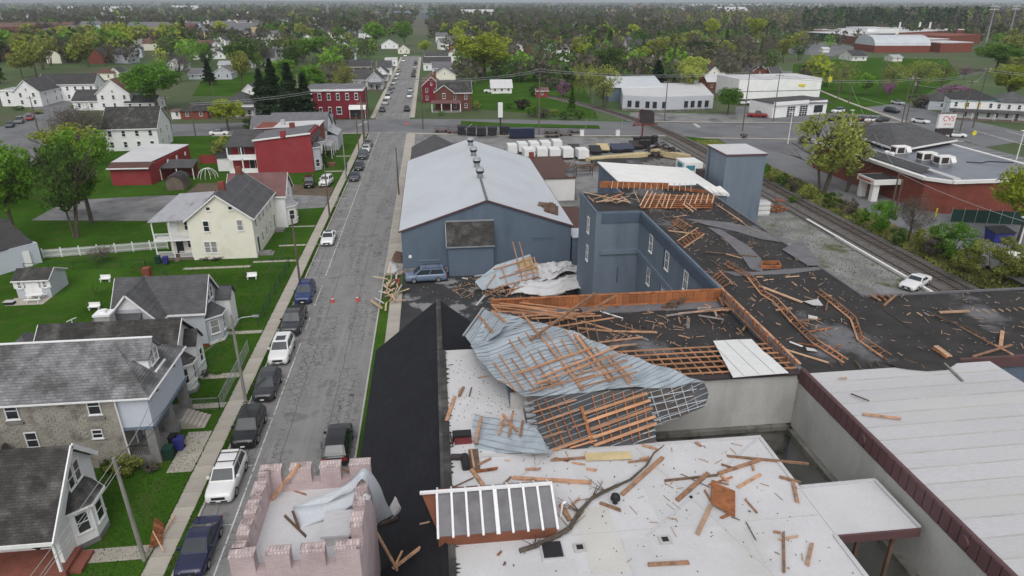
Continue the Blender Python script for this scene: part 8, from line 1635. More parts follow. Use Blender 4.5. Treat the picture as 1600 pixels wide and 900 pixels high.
# school lawn paths, car parks, far sheds
for nm,m,P in(('school_lawn','grass',[(141.76,266.54,0),(129.88,211.6,0),(164.21,226.1,0),(244.89,305.71,0),(315.2,407.71,0),(262.66,424.29,0),(203.04,382.53,0)]),('school_car_park','asphalt_new',[(276.76,545.87,0),(347.78,594.66,0),(320.93,508.17,0),(256.66,436.06,0),(241.63,461.61,0)]),('playing_field','grass',[(246.6,729.95,0),(323.09,692.84,0),(423.24,892.06,0),(350.69,999.85,0)]),('far_track','concrete',[(197.64,591.63,0),(314.61,598.44,0),(330.59,629.36,0),(218.13,653.84,0)]),('middle_green','grass',[(5.23,234.66,0),(48.91,202.4,0),(68.63,325.79,0),(45.63,400.47,0),(19.75,331.36,0)]),('left_green','grass',[(-88.24,272.51,0),(-52.91,268.48,0),(-69,374.11,0),(-106.48,351.81,0)])):
    if nm:sheet(nm,[p[:2]for p in P][::-1]if False else[p[:2]for p in P], .015,m)
rr=random.Random(21);FB=[(-738,1450,49,'pale'),(-550,1264,57,'tan'),(-499,1295,50,'cream'),(-407,1246,29,'white'),(-315,1025,19,'grey'),(-276,1021,30,'grey'),(-476,915,45,'dark'),(-465,974,40,'brown'),(-421,991,45,'grey'),(-342,939,47,'grey'),(-248,1265,25,'white'),(-58,1654,34,'blue'),(8,1647,42,'blue'),(116,1708,81,'white'),(2510,6105,544,'white'),(3659,7178,710,'white'),(630,2392,95,'tan'),(1086,3142,98,'grey'),(2119,9067,159,'white'),(-201,4858,83,'white'),(-1175,2943,96,'white'),(-1457,3185,78,'white'),(-1065,3388,126,'white'),(342,1125,20,'brick'),(-375,1564,33,'white'),(1004,2350,105,'white'),(967,3158,140,'brown')]
FC=dict(pale=('siding_cream','roof_tin'),tan=('lumber_tan','roof_paper'),cream=('siding_cream','white_roof'),white=('siding_white','white_roof'),grey=('siding_grey','roof_paper'),dark=('brown_brick','roof_dark'),brown=('brown_brick','roof_brown'),blue=('mill_wall','mill_trim'),brick=('red_brick','roof_brown'))
rs=random.Random(77)
for k in range(22):FB.append((rs.uniform(-600,-190),rs.uniform(670,900),rs.uniform(18,60),rs.choice(['dark','brown','grey','grey','tan','white'])))
for i,(x,y,w_,c)in enumerate(FB):
    wm,rm=FC[c];T=Thing('far_shed',f'{c} long low building far off','building',(x,y,0),0,'long low buildings far off');h=6 if y<1500 else 11;dp=min(w_* .5,60)
    T.part('wall',BX(x-w_/2,x+w_/2,y,y+dp,0,h),wm);T.part('roof',MB().add([(x-w_/2- .5,y- .5,h+ .01),(x+w_/2+ .5,y- .5,h+ .01),(x+w_/2+ .5,y+dp+ .5,h+ .01),(x-w_/2- .5,y+dp+ .5,h+ .01),(x-w_/2- .5,y+dp/2,h+dp* .12+1),(x+w_/2+ .5,y+dp/2,h+dp* .12+1)],[(0,1,5,4),(2,3,4,5),(0,4,3),(1,2,5),(3,2,1,0)]),rm)


# ================================================================ TREES, BUSHES, WOODS
import numpy as np
def crown_mesh(name,kind,n,leaf,seed,mats):
    # leaf-sized faces in clumps spread through the crown; built for a 10 m tree
    r=np.random.default_rng(seed)
    if kind=='conifer':
        h=r.random(n)** .8;rad=(1-h)*2.1*(.75+ .25*np.sin(h*40))*np.sqrt(r.uniform(.35,1,n));a=r.random(n)*6.283
        c=np.stack([np.cos(a)*rad,np.sin(a)*rad, .9+h*9.1],1)
    else:
        zc,rz,rx,k=dict(round=(6.4,3.5,3.6,34),airy=(6.2,3.9,3.8,26),vase=(6.6,3.4,3.4,30),bush=(4.6,4.6,4.6,26),bare=(6,3.8,3.6,40))[kind]
        u=r.normal(size=(k,3));u/=np.linalg.norm(u,axis=1)[:,None];u*=(r.uniform(.25,1,k)** .5)[:,None]
        cc=u*[rx,rx,rz]*r.uniform(.75,1.05,(k,1))+[0,0,zc]
        if kind=='vase':cc[:,:2]*=np.clip((cc[:,2:3]-2)/5, .3,1.15)
        cr=r.uniform(.8,1.55,k)*(1 if kind!='airy' else .95)
        i=r.integers(0,k,n);d=r.normal(size=(n,3));d/=np.linalg.norm(d,axis=1)[:,None]
        c=cc[i]+d*(cr[i]*r.uniform(.2,1,n)** .5)[:,None]*[1,1, .8]
        c[:,2]=np.maximum(c[:,2], .25)
    a=r.normal(size=(n,3));a/=np.linalg.norm(a,axis=1)[:,None];b=np.cross(a,r.normal(size=(n,3)));b/=np.linalg.norm(b,axis=1)[:,None]
    s=leaf*r.uniform(.6,1.3,(n,1));w= .14 if kind=='bare' else .62
    v=np.concatenate([c-a*s,c+b*s*w,c+a*s,c-b*s*w],1).reshape(-1,3)
    return np_mesh(name,v,4,mats)
def np_mesh(name,v,k,mats,mi=None):
    me=bpy.data.meshes.new(name);n=len(v)//k;me.vertices.add(len(v));me.loops.add(len(v));me.polygons.add(n)
    me.vertices.foreach_set('co',v.astype('f').ravel());me.loops.foreach_set('vertex_index',np.arange(len(v),dtype='i'));me.polygons.foreach_set('loop_start',np.arange(0,len(v),k,dtype='i'))
    for m in mats:me.materials.append(M[m])
    if mi is not None:me.polygons.foreach_set('material_index',mi.astype('i'))
    me.update();return me
def limb_mesh(kind,seed):
    rr=random.Random(seed);mb=MB()
    if kind=='conifer':return mb.cyl((0,0,0),(0,0,9.3), .2, .03,6)
    if kind=='bush':
        for k in range(6):a=rr.uniform(0,6.3);mb.cyl((0,0,0),(math.cos(a)*2.5,math.sin(a)*2.5,5), .12, .04,5)
        return mb
    st=3 if kind=='airy' else 1
    for s_ in range(st):
        bx,by=(rr.uniform(-.8, .8),rr.uniform(-.8, .8))if st>1 else(0,0);tx,ty=bx*2.2+rr.uniform(-.2, .2),by*2.2+rr.uniform(-.2, .2)
        mb.cyl((bx* .3,by* .3,0),(bx,by,2.6), .26/st** .4, .19/st** .4,7);mb.cyl((bx,by,2.6),(tx,ty,6.8), .19/st** .4, .06,6)
        for k in range(9 if kind!='bare' else 16):
            t=rr.uniform(.1, .9);a=rr.uniform(0,6.3);p=Vector((bx+(tx-bx)*t,by+(ty-by)*t,2.6+4.2*t));l=rr.uniform(1.5,3.1);q=p+Vector((math.cos(a)*l,math.sin(a)*l,rr.uniform(.8,2.6)));mb.cyl(p,q, .085, .03,5)
            for j in range(3):q2=q+Vector((rr.uniform(-1,1),rr.uniform(-1,1),rr.uniform(.2,1.4)));mb.cyl(p.lerp(q, .6),q2, .035, .012,4)
    return mb
LOD=dict(near=(5200, .2),mid=(1500, .36),far=(260, .8))
TC={}
def tree(label,x,y,h,w,kind,leafm,lod='mid',group=None,z=.0,name='tree',seed=None,cat='tree'):
    sd=seed if seed is not None else random.randint(0,2);n,lf=LOD[lod]
    if kind=='bare':n=int(n*1.1)
    if kind=='airy':n=int(n* .42)
    key=(kind,leafm,lod,sd)
    if key not in TC:TC[key]=crown_mesh('crown',kind,n,lf,sd*17+3,[leafm])
    if lod=='far':
        o=link(name,TC[key],None,(x,y,z),R(0,6.3));tag(o,label,cat,group)
    else:
        o=link(name,None,None,(x,y,z),R(0,6.3));tag(o,label,cat,group);lk=('limb',kind,sd)
        if lk not in TC:TC[lk]=limb_mesh(kind,sd).mesh('trunk','bark')
        link('trunk',TC[lk],o);link('crown',TC[key],o)
    sx=w/7.6 if kind not in('conifer','bush')else w/(4.2 if kind=='conifer' else 10);o.scale=(sx,sx,h/10);return o
TL=[('big maple with dark trunk at the left edge',(-61.3,102.5,15.7,9.3),'round','leaf_green','near'),('tall maple left of the pair beyond the picket fence',(-52.7,101.6,14.8,9.3),'airy','leaf_dark','near'),('tall maple right of the pair beyond the picket fence',(-53.9,109.6,15.1,10.5),'round','leaf_green','near'),('yellow-green tree behind the pair of maples',(-75.7,151.5,9.5,12.7),'airy','leaf_lime','near'),('maple at the left edge behind the big one',(-71.2,118.4,12.1,7.4),'round','leaf_green','near'),
 ('grey leafless tree left of the twin house',(-78.5,166.3,11.4,11.7),'bare','leaf_twig','near'),('second leafless tree near the back street',(-88.4,178.2,9.3,7.8),'bare','leaf_twig','mid'),('bright green round tree above the twin house',(-88,236.4,15.5,18),'round','leaf_bush','near'),('yellow-green round street tree by the brown garage',(-55.1,194.4,8.7,9.3),'round','leaf_lime','near'),('dark spruce among the left houses',(-92.2,309.2,10.2,7.5),'conifer','leaf_conifer','mid'),
 ('olive-green bushy tree left of the red house',(-46.4,189.4,5.3,7.8),'bush','leaf_dark','mid'),('thin green tree by the red house porch',(-44.2,147.9,6.7,5.3),'airy','leaf_olive','mid'),('tallest dark conifer in the clump left of the crimson building',(-44.7,206,17.5,12.8),'conifer','leaf_conifer','near'),('dark conifer right of the tallest one',(-39.2,200.9,16.5,11.8),'conifer','leaf_conifer','mid'),('dark conifer nearest the crimson building',(-35.2,200.5,13.8,9.3),'conifer','leaf_conifer','mid'),('dark conifer at the left of the clump',(-51.6,221.4,13.5,9.4),'conifer','leaf_conifer','mid'),
 ('bright green tree above the conifer clump',(-39.6,241.3,13.9,10.7),'round','leaf_bush','mid'),('grey-green leafless tree behind the crimson building',(-31.7,266.1,11.7,10.4),'bare','leaf_olive','mid'),('huge yellow-green tree right of the far street',(23.9,319.4,20.8,28.1),'round','leaf_lime','near'),('round green tree left of the far street end',(-40.8,565.3,18.8,18.6),'round','leaf_green','mid'),('green tree by the far street end',(-19.8,579.7,19.8,16.1),'round','leaf_green','mid'),('small green tree right of the far street end',(-3.3,489.5,8.9,8.6),'round','leaf_lime','mid'),
 ('pink blossoming tree beside the track',(47.7,253.3,7,6.5),'bush','leaf_pink','mid'),('upright dark juniper beside the pink tree',(44,218.6,7.7,3.6),'conifer','leaf_dark','mid'),('plum-coloured bush near the red shed',(28.7,223.1,4,6.1),'bush','leaf_plum','mid'),('pale yellow tree over the grey office',(55.6,222.9,14.3,10.8),'airy','leaf_pale','near'),('leafless tree left of the pale yellow tree',(51.4,242.3,14.1,5.8),'bare','leaf_olive','mid'),('second leafless tree left of the pale yellow tree',(55.9,245.2,13.2,5.9),'bare','leaf_olive','mid'),
 ('dark spruce behind the blue-grey barn',(83.9,256.7,12.1,11.5),'conifer','leaf_conifer','mid'),('dark green tree left of that spruce',(76.6,302.6,15.2,12.8),'round','leaf_dark','mid'),('yellow tree behind the grey office',(94.2,248,14.2,12.6),'vase','leaf_pale','near'),('dense dark tree above the yellow tree',(155.9,406.1,12,17.2),'round','leaf_conifer','mid'),('bright green tree at the office car park corner',(90.1,205.2,8.7,8.6),'round','leaf_bush','near'),('lime tree on the far playing field, left',(243.3,606.6,19.6,15.5),'vase','leaf_lime','mid'),('lime tree on the far playing field, right',(272.6,583.1,22,18.2),'vase','leaf_lime','mid'),
 ('grey-green round shrub at the junction',(159.1,214.1,5.1,8.4),'bush','leaf_twig','mid'),('pink blossoming tree behind the white twin houses',(179.6,224.3,7.2,11),'bush','leaf_pink','mid'),('small pink tree on the school lawn',(163,236.5,5.8,4.6),'round','leaf_pink','mid'),('pink-tinged tree at the right of the school lawn',(238.4,294.9,5.8,6.9),'bare','leaf_pink','mid'),('big lime tree behind the right-hand house',(197.7,222.3,13.1,15.4),'round','leaf_lime','near'),('big green tree at the upper right edge',(280.9,327.2,14.8,22.9),'round','leaf_green','near'),('green tree at the right edge above the lime one',(262,289.5,10.8,14.2),'round','leaf_olive','mid'),
 ('leafless tree on the school lawn, first from left',(162.1,287.7,10.9,10.9),'bare','leaf_olive','mid'),('leafless tree on the school lawn by the yellow sign',(154.4,252.6,12.5,11.1),'bare','leaf_olive','mid'),('small green tree on the school lawn edge',(159,244.3,8.6,7.1),'round','leaf_green','mid'),('olive tree in the middle of the school lawn',(171.3,246.8,12.8,11),'bare','leaf_olive','mid'),('wide leafless tree on the school lawn',(184.7,251.2,12.8,15.1),'bare','leaf_olive','mid'),('last leafless tree of the school lawn row',(201.2,259.8,10.9,10.1),'bare','leaf_olive','mid'),
 ('tall airy pale-leaved tree between the track and the pharmacy',(69.2,113.1,15.3,13.5),'airy','leaf_pale','near'),('pale-leaved tree just right of the tall airy one',(74.5,114.3,11,8.1),'airy','leaf_pale','near'),('bright green bush on the track bank below the porch',(65.6,90.5,6.2,4.7),'bush','leaf_bush','near'),('large bright green bush on the track bank',(67.7,78.7,6.4,7),'bush','leaf_bush','near'),('loose green bush before the delivery van',(67,70.2,6.9,8.6),'bush','leaf_olive','near'),('leafless thicket tree between the green bushes',(67.2,86.2,7.5,5.5),'bare','leaf_twig','near'),('yellow-green tree at the right edge by the bins',(83.5,84.9,11.9,8.8),'round','leaf_lime','near'),
 ('slim red-brown conifer before the stone house',(-32,47.7,3.6,1.2),'conifer','leaf_plum','near'),('dark clipped evergreen at the red house porch',(-22.8,145.4,4.8,1.7),'conifer','leaf_dark','mid'),('thin leafless bush at the picket fence',(-44.4,90.5,2.5,3.7),'bare','leaf_twig','mid')]
for lb,(x,y,h,w),k,lm,ld in TL:tree(lb,x,y,h,w,k,lm,ld,z=.05,name='bush' if k=='bush' else 'conifer' if k=='conifer' else 'tree',cat='bush' if 'bush' in lb or 'shrub' in lb else 'tree')
BL=[(63.1,125.5,2.8,3.2),(64.5,123.2,2.7,3.2),(64.7,119.2,2.9,2.9),(65,115.4,3.3,3),(66.6,130.5,2.1,2.6),(64.8,110.1,3.4,3.4),(66,104.3,3.3,3.6),(66.2,99.8,3.4,3.1),(65.4,95,3.1,2.6),(67,82.9,3.7,3.5),(64.8,85.3,3.2,2.7),(66.6,80.3,3.3,3.5),(61,108,1.6,1.8),(66.9,74.7,3.9,3.6),(39,202.3,2.8,4.5),(33.2,206.6,3.4,5),(30.1,209.5,4.2,5.8),(36.7,208.8,2.6,3.9),(43.2,203,3,3.8),(78.6,167.7,1.4,2.3),(24.8,226.5,2.8,3.7),(14.2,224.8,3.4,3.3),(52.8,281.1,4,5.1),(89.8,158.7,2.3,3.7),(-40.5,79.2,1.8,.8),(-23.6,43.9,1.7,2.8),(-24.7,44.3,1.3,1.4),(-21.8,44,.9,1.4),(116,173.9,1.5,2),(86.8,395.8,6.8,10.7),(38.9,258,5.5,8),(47,277.3,5.4,7.6),(2.7,215.2,1.5,2.7),(-36.1,68.8,1.5,1.6),(-22.9,58.2,.8,1.2),(-21.9,57.9,.8,1.1),(-20.9,58.2,.6,.9),(-29.9,95,1.5,1.3),(-29.1,95.4,1.7,1.1),(-30.1,90.6,.6,3.4),(-115.1,242.4,2,4.2),(-121.8,232,1.6,5.1),(-132.2,241.4,1.6,4.1),(23.1,337,4,6.6),(15,357.5,4.9,8.3),(38.2,335.3,4,5.4)]
for i,(x,y,h,w)in enumerate(BL):
    pl_='on the bank between track and pharmacy' if 60<x<80 and y<170 else 'in the verge beyond the crossing' if y>170 and x>-10 else 'in the left-hand gardens'
    tree('low green shrub '+pl_,x,y,h,w,'bush',['leaf_bush','leaf_olive','leaf_dark','leaf_twig'][i%4],'mid','shrubs '+pl_, .05,'shrub',cat='shrub')
# tree belts: single trees, thinning into woods
def inside(p,P):
    c=False;j=len(P)-1
    for i in range(len(P)):
        if(P[i][1]>p[1])!=(P[j][1]>p[1])and p[0]<(P[j][0]-P[i][0])*(p[1]-P[i][1])/(P[j][1]-P[i][1])+P[i][0]:c=not c
        j=i
    return c
ZN=[('left tree belt',[(-173.02,282.17,0),(-167.82,306.22,0),(-175.81,359.71,0),(-179.52,409.41,0),(-168.46,473.41,0),(-176.87,549.87,0),(-177.57,675.98,0),(-224.24,783.6,0),(-278.13,710.39,0),(-330.29,553.11,0)],92,['leaf_olive','leaf_olive','leaf_green','leaf_twig','leaf_lime','leaf_dark']),
      ('grove left of the far street',[(-125.87,544.05,0),(-90.69,475.64,0),(-71.54,497.3,0),(-57.74,601.8,0),(-43.25,708.2,0),(-17.12,636.23,0),(-21.64,824.36,0),(-171.47,808.24,0)],40,['leaf_twig','leaf_twig','leaf_olive','leaf_green','leaf_dark']),
      ('grove right of the far street',[(8.58,528.74,0),(30.89,511.96,0),(49.9,437.94,0),(87.13,467.01,0),(181.92,613.55,0),(256.39,868.05,0),(7.24,857.13,0)],50,['leaf_green','leaf_olive','leaf_lime','leaf_dark','leaf_twig']),
      ('trees round the dormered white house',[(67.15,325.96,0),(89.45,329.49,0),(123.12,345.21,0),(150.31,406.7,0),(185.14,523.64,0),(133.76,514.47,0),(84.99,414.14,0)],26,['leaf_olive','leaf_dark','leaf_lime','leaf_twig']),
      ('thicket above the white block',[(116.58,326.4,0),(151.75,341.95,0),(206.61,382.13,0),(272.85,498.63,0),(213.73,520.38,0),(166.56,470.17,0)],30,['leaf_twig','leaf_olive','leaf_olive','leaf_dark']),
      ('trees among the left houses',[(-95.3,273.31,0),(-55.26,268.75,0),(-40.23,410.25,0),(-49.13,507.57,0),(-100.6,465.68,0),(-145.18,460.17,0)],30,['leaf_twig','leaf_olive','leaf_green','leaf_dark']),
      ('trees at the upper right edge',[(306.78,370.71,0),(280.44,301.66,0),(605.21,634.31,0),(525.33,618.84,0)],12,['leaf_green','leaf_olive','leaf_lime'])]
blocked=[(o.location.x,o.location.y,7 if o.get('category')!='school' else 90)for o in COL.objects if o.parent is None and o.get('category')in('house','cottage','garage','bungalow','school','building','mobile home','caravan','pavilion','clubhouse')]
rr=random.Random(11)
for nm,P,n,lms in ZN:
    xs_=[p[0]for p in P];ys_=[p[1]for p in P];k=0;tries=0
    while k<n and tries<4000:
        tries+=1;x=rr.uniform(min(xs_),max(xs_));y=rr.uniform(min(ys_),max(ys_))
        if not inside((x,y),P)or-21<x<-3 or any(abs(x-a)<c and-3<y-b<c*2 for a,b,c in blocked):continue
        lm=rr.choice(lms);h=rr.uniform(11,19)if 'left tree belt' in nm else rr.uniform(9,16);kd='bare' if lm=='leaf_twig' else 'conifer' if lm=='leaf_dark' and rr.random()< .5 else rr.choice(['round','vase','airy'])
        cn=dict(leaf_olive='olive',leaf_green='green',leaf_twig='leafless grey',leaf_lime='yellow-green',leaf_dark='dark green',leaf_plum='reddish')[lm]
        tree(f'{cn} {"conifer" if kd == "conifer" else "tree"} in the {nm}' if 'tree' not in nm else f'{cn} {"conifer" if kd == "conifer" else "one"} of the {nm}',x,y,h,h*rr.uniform(.65, .95)*(.6 if kd=='conifer' else 1),kd,lm,'mid' if y<420 else 'far',nm+', '+cn,0,'tree',seed=rr.randint(0,2));k+=1
# woods to the horizon: one mass, thousands of crowns
def woods(name,n,y0,y1,spread,quads,mats,size,seed,wts,keep=lambda x,y:np.ones(len(x),bool)):
    r=np.random.default_rng(seed);y=y0*(y1/y0)**r.random(n);az=r.uniform(-spread+ .11,spread+ .11,n);x=y*np.tan(az)
    cl=np.sin(x/90+1.3*np.sin(y/140))+np.sin(y/75+x/210+seed)+ .5*np.sin(x/37);m=(cl>-.75)&keep(x,y);x,y=x[m],y[m];n=len(x)
    h=r.uniform(.7,1.25,n)*size[0]*(1+(y/6000));w=h*r.uniform(.38, .6,n);q=quads
    d=r.normal(size=(n,q,3));d/=np.linalg.norm(d,axis=2)[:,:,None];d*=(r.random((n,q,1))** .33)
    c=np.stack([np.broadcast_to(x[:,None],(n,q)),np.broadcast_to(y[:,None],(n,q)),np.broadcast_to((h* .55)[:,None],(n,q))],2)+d*np.stack([w,w,h* .48],1)[:,None,:]
    a=r.normal(size=(n,q,3));a/=np.linalg.norm(a,axis=2)[:,:,None];b=np.cross(a,r.normal(size=(n,q,3)));b/=np.linalg.norm(b,axis=2)[:,:,None]
    s=(w*size[1])[:,None,None]*r.uniform(.6,1.3,(n,q,1));c[:,:,2]=np.maximum(c[:,:,2], .5)
    v=np.concatenate([c-a*s,c+b*s* .7,c+a*s,c-b*s* .7],2).reshape(-1,3)
    mi=np.repeat(r.choice(len(mats),n,p=wts),q);o=link(name,np_mesh(name,v,4,mats,mi));o['kind']='stuff';return o
LMS=['wood_olive','wood_green','wood_grey','leaf_lime','leaf_dark']
def keep_a(x,y):return~((np.abs(x+12)<14)|((x>175)&(x<470)&(y<660))|((np.abs(x)<200)&(y<520))|((x<-180)&(x>-640)&(y>650)&(y<920)))
woods('wooded_outskirts',2300,430,1300, .78,26,LMS,(11, .34),4,[.22, .16, .46, .03, .13],keep_a)
BA=np.array([b[:2]for b in blocked]);rr2=np.array([b[2]for b in blocked])
def keep_b(x,y):
    m=~((np.abs(x+12)<24)|((x>128)&(y<262))|((x>60)&(x<150)&(y<264))|((x>330)&(y>380))|((x>175)&(x<330)&(y<470))|((x>-10)&(x<60)&(y<275))|((x<-75)&(x>-140)&(y<275)))
    for(a,b),c in zip(BA,rr2):m&=~((np.abs(x-a)<c)&(y-b>-9)&(y-b<c*2.2))
    return m
woods('background_trees',620,235,560, .66,120,LMS+['leaf_green'],(10.5, .17),14,[.24, .18, .32, .05, .13, .08],keep_b)
woods('distant_woods',9000,1100,9000, .8,7,LMS,(12, .6),5,[.22, .16, .46, .02, .14],keep_a)
def patch_woods(name,P,n,mats,h,wts,seed=1):
    r=np.random.default_rng(seed);A=np.array([p[:2]for p in P]);u,v=r.random(n),r.random(n);xy=(A[0]*((1-u)*(1-v))[:,None]+A[1]*(u*(1-v))[:,None]+A[2]*(u*v)[:,None]+A[3]*((1-u)*v)[:,None]);q=30
    hh=r.uniform(.75,1.2,n)*h;w=hh* .3;t=r.random((n,q));rad=w[:,None]*(1.05-t)** .7*np.sqrt(r.random((n,q)));an=r.random((n,q))*6.28
    c=np.stack([xy[:,:1]+np.cos(an)*rad,xy[:,1:]+np.sin(an)*rad,hh[:,None]*(.1+ .9*t)],2);a=r.normal(size=(n,q,3));a/=np.linalg.norm(a,axis=2)[:,:,None];b=np.cross(a,r.normal(size=(n,q,3)));b/=np.linalg.norm(b,axis=2)[:,:,None]
    s=(hh* .09)[:,None,None];vv=np.concatenate([c-a*s,c+b*s* .7,c+a*s,c-b*s* .7],2).reshape(-1,3)
    o=link(name,np_mesh(name,vv,4,mats,np.repeat(r.choice(len(mats),n,p=wts),q)));o['kind']='stuff'
patch_woods('pine_wood',[(472.09,886.5,0),(667.93,842.18,0),(844.32,1001.58,0),(629.21,1163.55,0)],420,['leaf_conifer','leaf_twig','leaf_dark'],22,[.6, .2, .2]);patch_woods('bare_wood',[(307.6,952.53,0),(461.16,865.74,0),(682.15,1239.85,0),(411.76,1316.03,0)],420,['leaf_twig','leaf_olive','leaf_dark'],17,[.7, .15, .15],2);patch_woods('hill_wood',[(645.06,823.77,0),(719.89,739.87,0),(1590.51,1613.09,0),(973.31,1683.41,0)],600,['leaf_twig','leaf_olive'],20,[.75, .25],3)
# far houses on the outskirts: one small house copied
mm=MB();g=gable_mesh(-5,5,0,8,0,5,7.8,'x');g2=gable_roof(-5,5,0,8,5,7.8,'x');mm.add(g.v,g.f,0);mm.add(g2.v,g2.f,1)
VAR=[mm.mesh('far_house',[a,b])for a,b in(('siding_white','roof_dark'),('siding_white','roof_paper'),('siding_cream','roof_brown'),('siding_grey','roof_dark'),('red_brick','roof_dark'))];VN=['white dark-roofed','white grey-roofed','cream brown-roofed','grey dark-roofed','brick dark-roofed']
k=0;rr=random.Random(31)
while k<260:
    y=420*(2600/420)**rr.random();az=rr.uniform(-.62, .5)+ .11;x=y*math.tan(az)
    if-40<x<10 or(x>170 and y<700)or math.sin(x/160+2)+math.sin(y/190)<-.3:continue
    i=rr.choice([0,0,0,1,1,2,3,4]);o=link('far_house',VAR[i],None,(x,y,0),rr.uniform(-.4, .4)+rr.choice([0,1.57]));sd='left' if az<-.05 else 'middle' if az< .25 else 'right'
    tag(o,f'{VN[i]} house among the far trees, {sd} of the picture','house',f'far houses among the trees, {sd}, {VN[i]}');k+=1
# grass tufts and weeds that break up the lawn edges
def tufts(name,n,area,hgt,m,seed):
    r=np.random.default_rng(seed);x=r.uniform(area[0],area[1],n);y=r.uniform(area[2],area[3],n);a=r.random(n)*6.28;h=hgt*r.uniform(.4,1.3,n);w=h* .5
    z=np.full(n,LZ);v=np.stack([x-np.cos(a)*w,y-np.sin(a)*w,z,x+np.cos(a)*w,y+np.sin(a)*w,z,x+r.normal(0, .04,n),y+r.normal(0, .04,n),z+h],1).reshape(-1,3)
    o=link(name,np_mesh(name,v,3,[m]));o['kind']='stuff'
tufts('side_yard_weeds',5000,(40,57.5,70,100), .14,'leaf_olive',5);tufts('trackside_weeds',9000,(64.8,70.5,50,165), .3,'leaf_olive',6);tufts('verge_grass',16000,(-17.33,-16.86,26,180), .09,'grass',1);tufts('pavement_edge_grass',7000,(-18.78,-18.66,26,180), .09,'grass',2);tufts('lawn_grass',60000,(-40,-18.9,30,90), .08,'grass',3)

# ================================================================ AIR
hz=BX(-16000,16000,-500,18200,-2,190);hm=bpy.data.materials.new('haze');hm.use_nodes=True;n=hm.node_tree.nodes
n.remove(n['Principled BSDF']);pv=n.new('ShaderNodeVolumePrincipled');pv.inputs['Color'].default_value=(.81, .88, .97,1);pv.inputs['Density'].default_value= .00011;pv.inputs['Anisotropy'].default_value= .2
hm.node_tree.links.new(pv.outputs[0],n['Material Output'].inputs['Volume']);M['haze']=hm;o=link('haze',hz.mesh('haze','haze'));o['kind']='stuff'
# ================================================================ each loose piece named by what it lies near
from collections import defaultdict
LM=[((1.9,24.5),'the skylight'),((5.6,22.5),'the black hatch'),((7.3,25.3),'the mushroom vent'),((12.4,25.2),'the brown plywood'),((16.5,23),'the side canopy'),((16,28.5),'the alley edge'),((6.8,28.3),'the tan board'),((2.5,30.5),'the small blue sheet'),((1,36),'the black slope'),((9.5,20.5),'the square drain'),((16.5,19),'the canopy corner'),
      ((21.2,39),'the long stud frame'),((27,41),'the second stud frame'),((21,45),'the board parapet corner'),((24.5,53),'the court parapet'),((29.5,55),'the peeled felt'),((31,47),'the mill east edge'),((25,34.5),'the white metal roof edge'),((35,42),'the gravel side'),((40,37),'the far fascia'),((5,43),'the batten lattice'),((12,42),'the white trim strip'),((14,38),'the rafter grid'),((18,41),'the batten heap'),((-6,72),'the grass island'),((-6,79),'the minivan'),((19.5,74),'the grey tower top'),((25,75),'the white sloping roof'),((6,75),'the dumped roof section'),((12,73),'the rumpled membrane')]
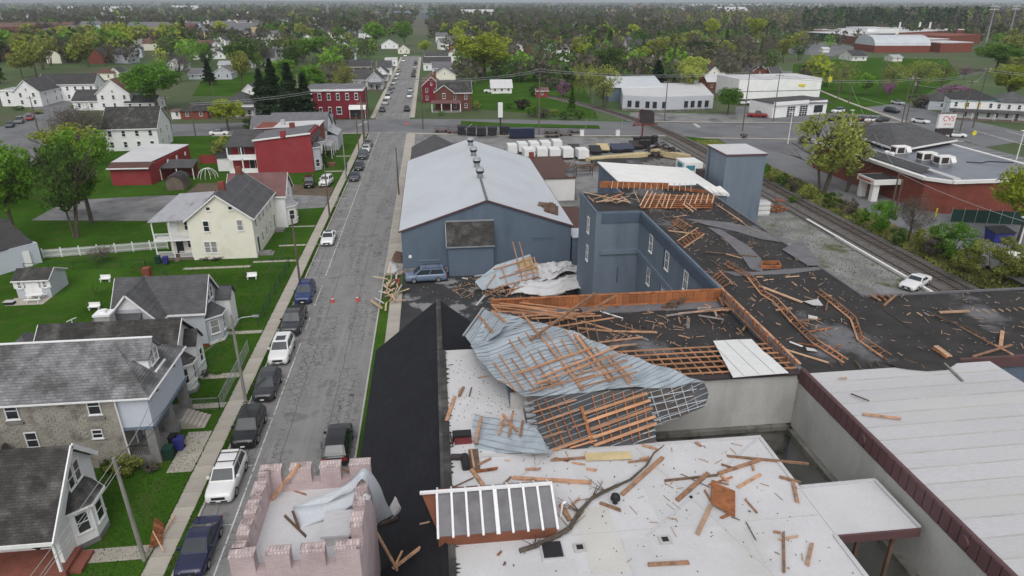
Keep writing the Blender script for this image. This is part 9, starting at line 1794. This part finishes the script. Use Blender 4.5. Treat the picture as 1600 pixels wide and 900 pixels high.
LF=[((-60,230),'the yellow-green street tree'),((-95,250),'the big green tree'),((-150,300),'the far left houses'),((-200,380),'the left tree line'),((-45,250),'the conifer clump'),((-30,330),'the brown bungalow'),((-15,470),'the far street end'),((20,300),'the huge yellow-green tree'),((50,260),'the pink tree'),((70,330),'the caravans'),((100,330),'the dormered white house'),((115,270),'the white block'),((150,330),'the side road'),((220,420),'the school lawn'),((380,560),'the school'),((300,300),'the right edge'),((-400,780),'the retail sheds'),((-100,800),'the woods left of the far street'),((60,700),'the woods behind the far street'),((220,900),'the woods left of the school'),((-300,1300),'the horizon at left'),((100,1400),'the horizon at centre'),((500,1300),'the horizon at right'),((-600,1800),'the far left horizon'),
      ((67,80),'the delivery van'),((67,105),'the pharmacy porch'),((67,130),'the track bend'),((68,155),'the crossing'),((-22,56),'the white gabled house'),((-24,45),'the stone house'),((-28,90),'the cream house'),((-46,90),'the picket fence'),((-30,65),'the grey house'),((20,215),'the grass strip')]
OR=['leftmost ','second ','third ','fourth ','fifth ','sixth ','seventh ']
gp=defaultdict(list)
for o in COL.objects:
    if o.parent is None and o.get('group')and o.get('category')in('plank','tree','shrub','house','building'):gp[o['label']].append(o)
for lb,os_ in gp.items():
    if len(os_)<2:continue
    sub=defaultdict(list);pk=os_[0]['category']=='plank'
    for o in os_:
        if pk:
            c=o.matrix_basis@(sum((Vector(c)for c in o.bound_box),Vector())/8);L=o.dimensions.x;a=abs(math.degrees(o.rotation_euler.z))%180;a=min(a,180-a)
            k1=('long' if L>3 else 'mid-length' if L>1.4 else 'short');k2=('crosswise' if a<30 else 'slanting' if a<62 else 'pointing away')
        else:
            c=o.location;k1=('tall' if o.scale.z>1.35 else 'low' if o.scale.z<1.1 else 'mid-sized')if o['category']=='tree' else '';k2=''
        sub[(k1,k2,min(LM if pk else LF,key=lambda l:(l[0][0]-c.x)**2+(l[0][1]-c.y)**2)[1])].append((o,c.x/max(c.y,1)))
    for(k1,k2,near),l in sub.items():
        l.sort(key=lambda t:t[1])
        for i,(o,_)in enumerate(l):
            q='' if len(l)==1 else['leftmost ','rightmost '][i]if len(l)==2 else OR[i]if i<len(OR)else 'further '
            base=lb.split(' in the ')[0].split(' of the ')[0].split(' among ')[0].split(' on the ')[0].split(' scattered')[0].split(' lying')[0].split(', ')[0]
            w_=f'{q}{k1} {" ".join(base.split()[:5])} {k2} by {near}'.replace('short short','short').replace('long long','long').replace('low low','low').split();o['label']=' '.join(w_[:16])
for rep in range(3):
  al=defaultdict(list)
  for o in COL.objects:
    if o.parent is None and o.get('label'):al[o['label']].append(o)
  for lb,l in al.items():
    if len(l)>1:
        l.sort(key=lambda o:o.location.x/max(o.location.y,1))
        for i,o in enumerate(l):
            n_=(OR+['eighth ','ninth ','tenth '])[i]if i<10 else ''
            if n_:o['label']=' '.join((n_+'from the left, '*(i>0)+lb).split()[:16])
            else:o['group']=l[0].get('group')or 'alike'
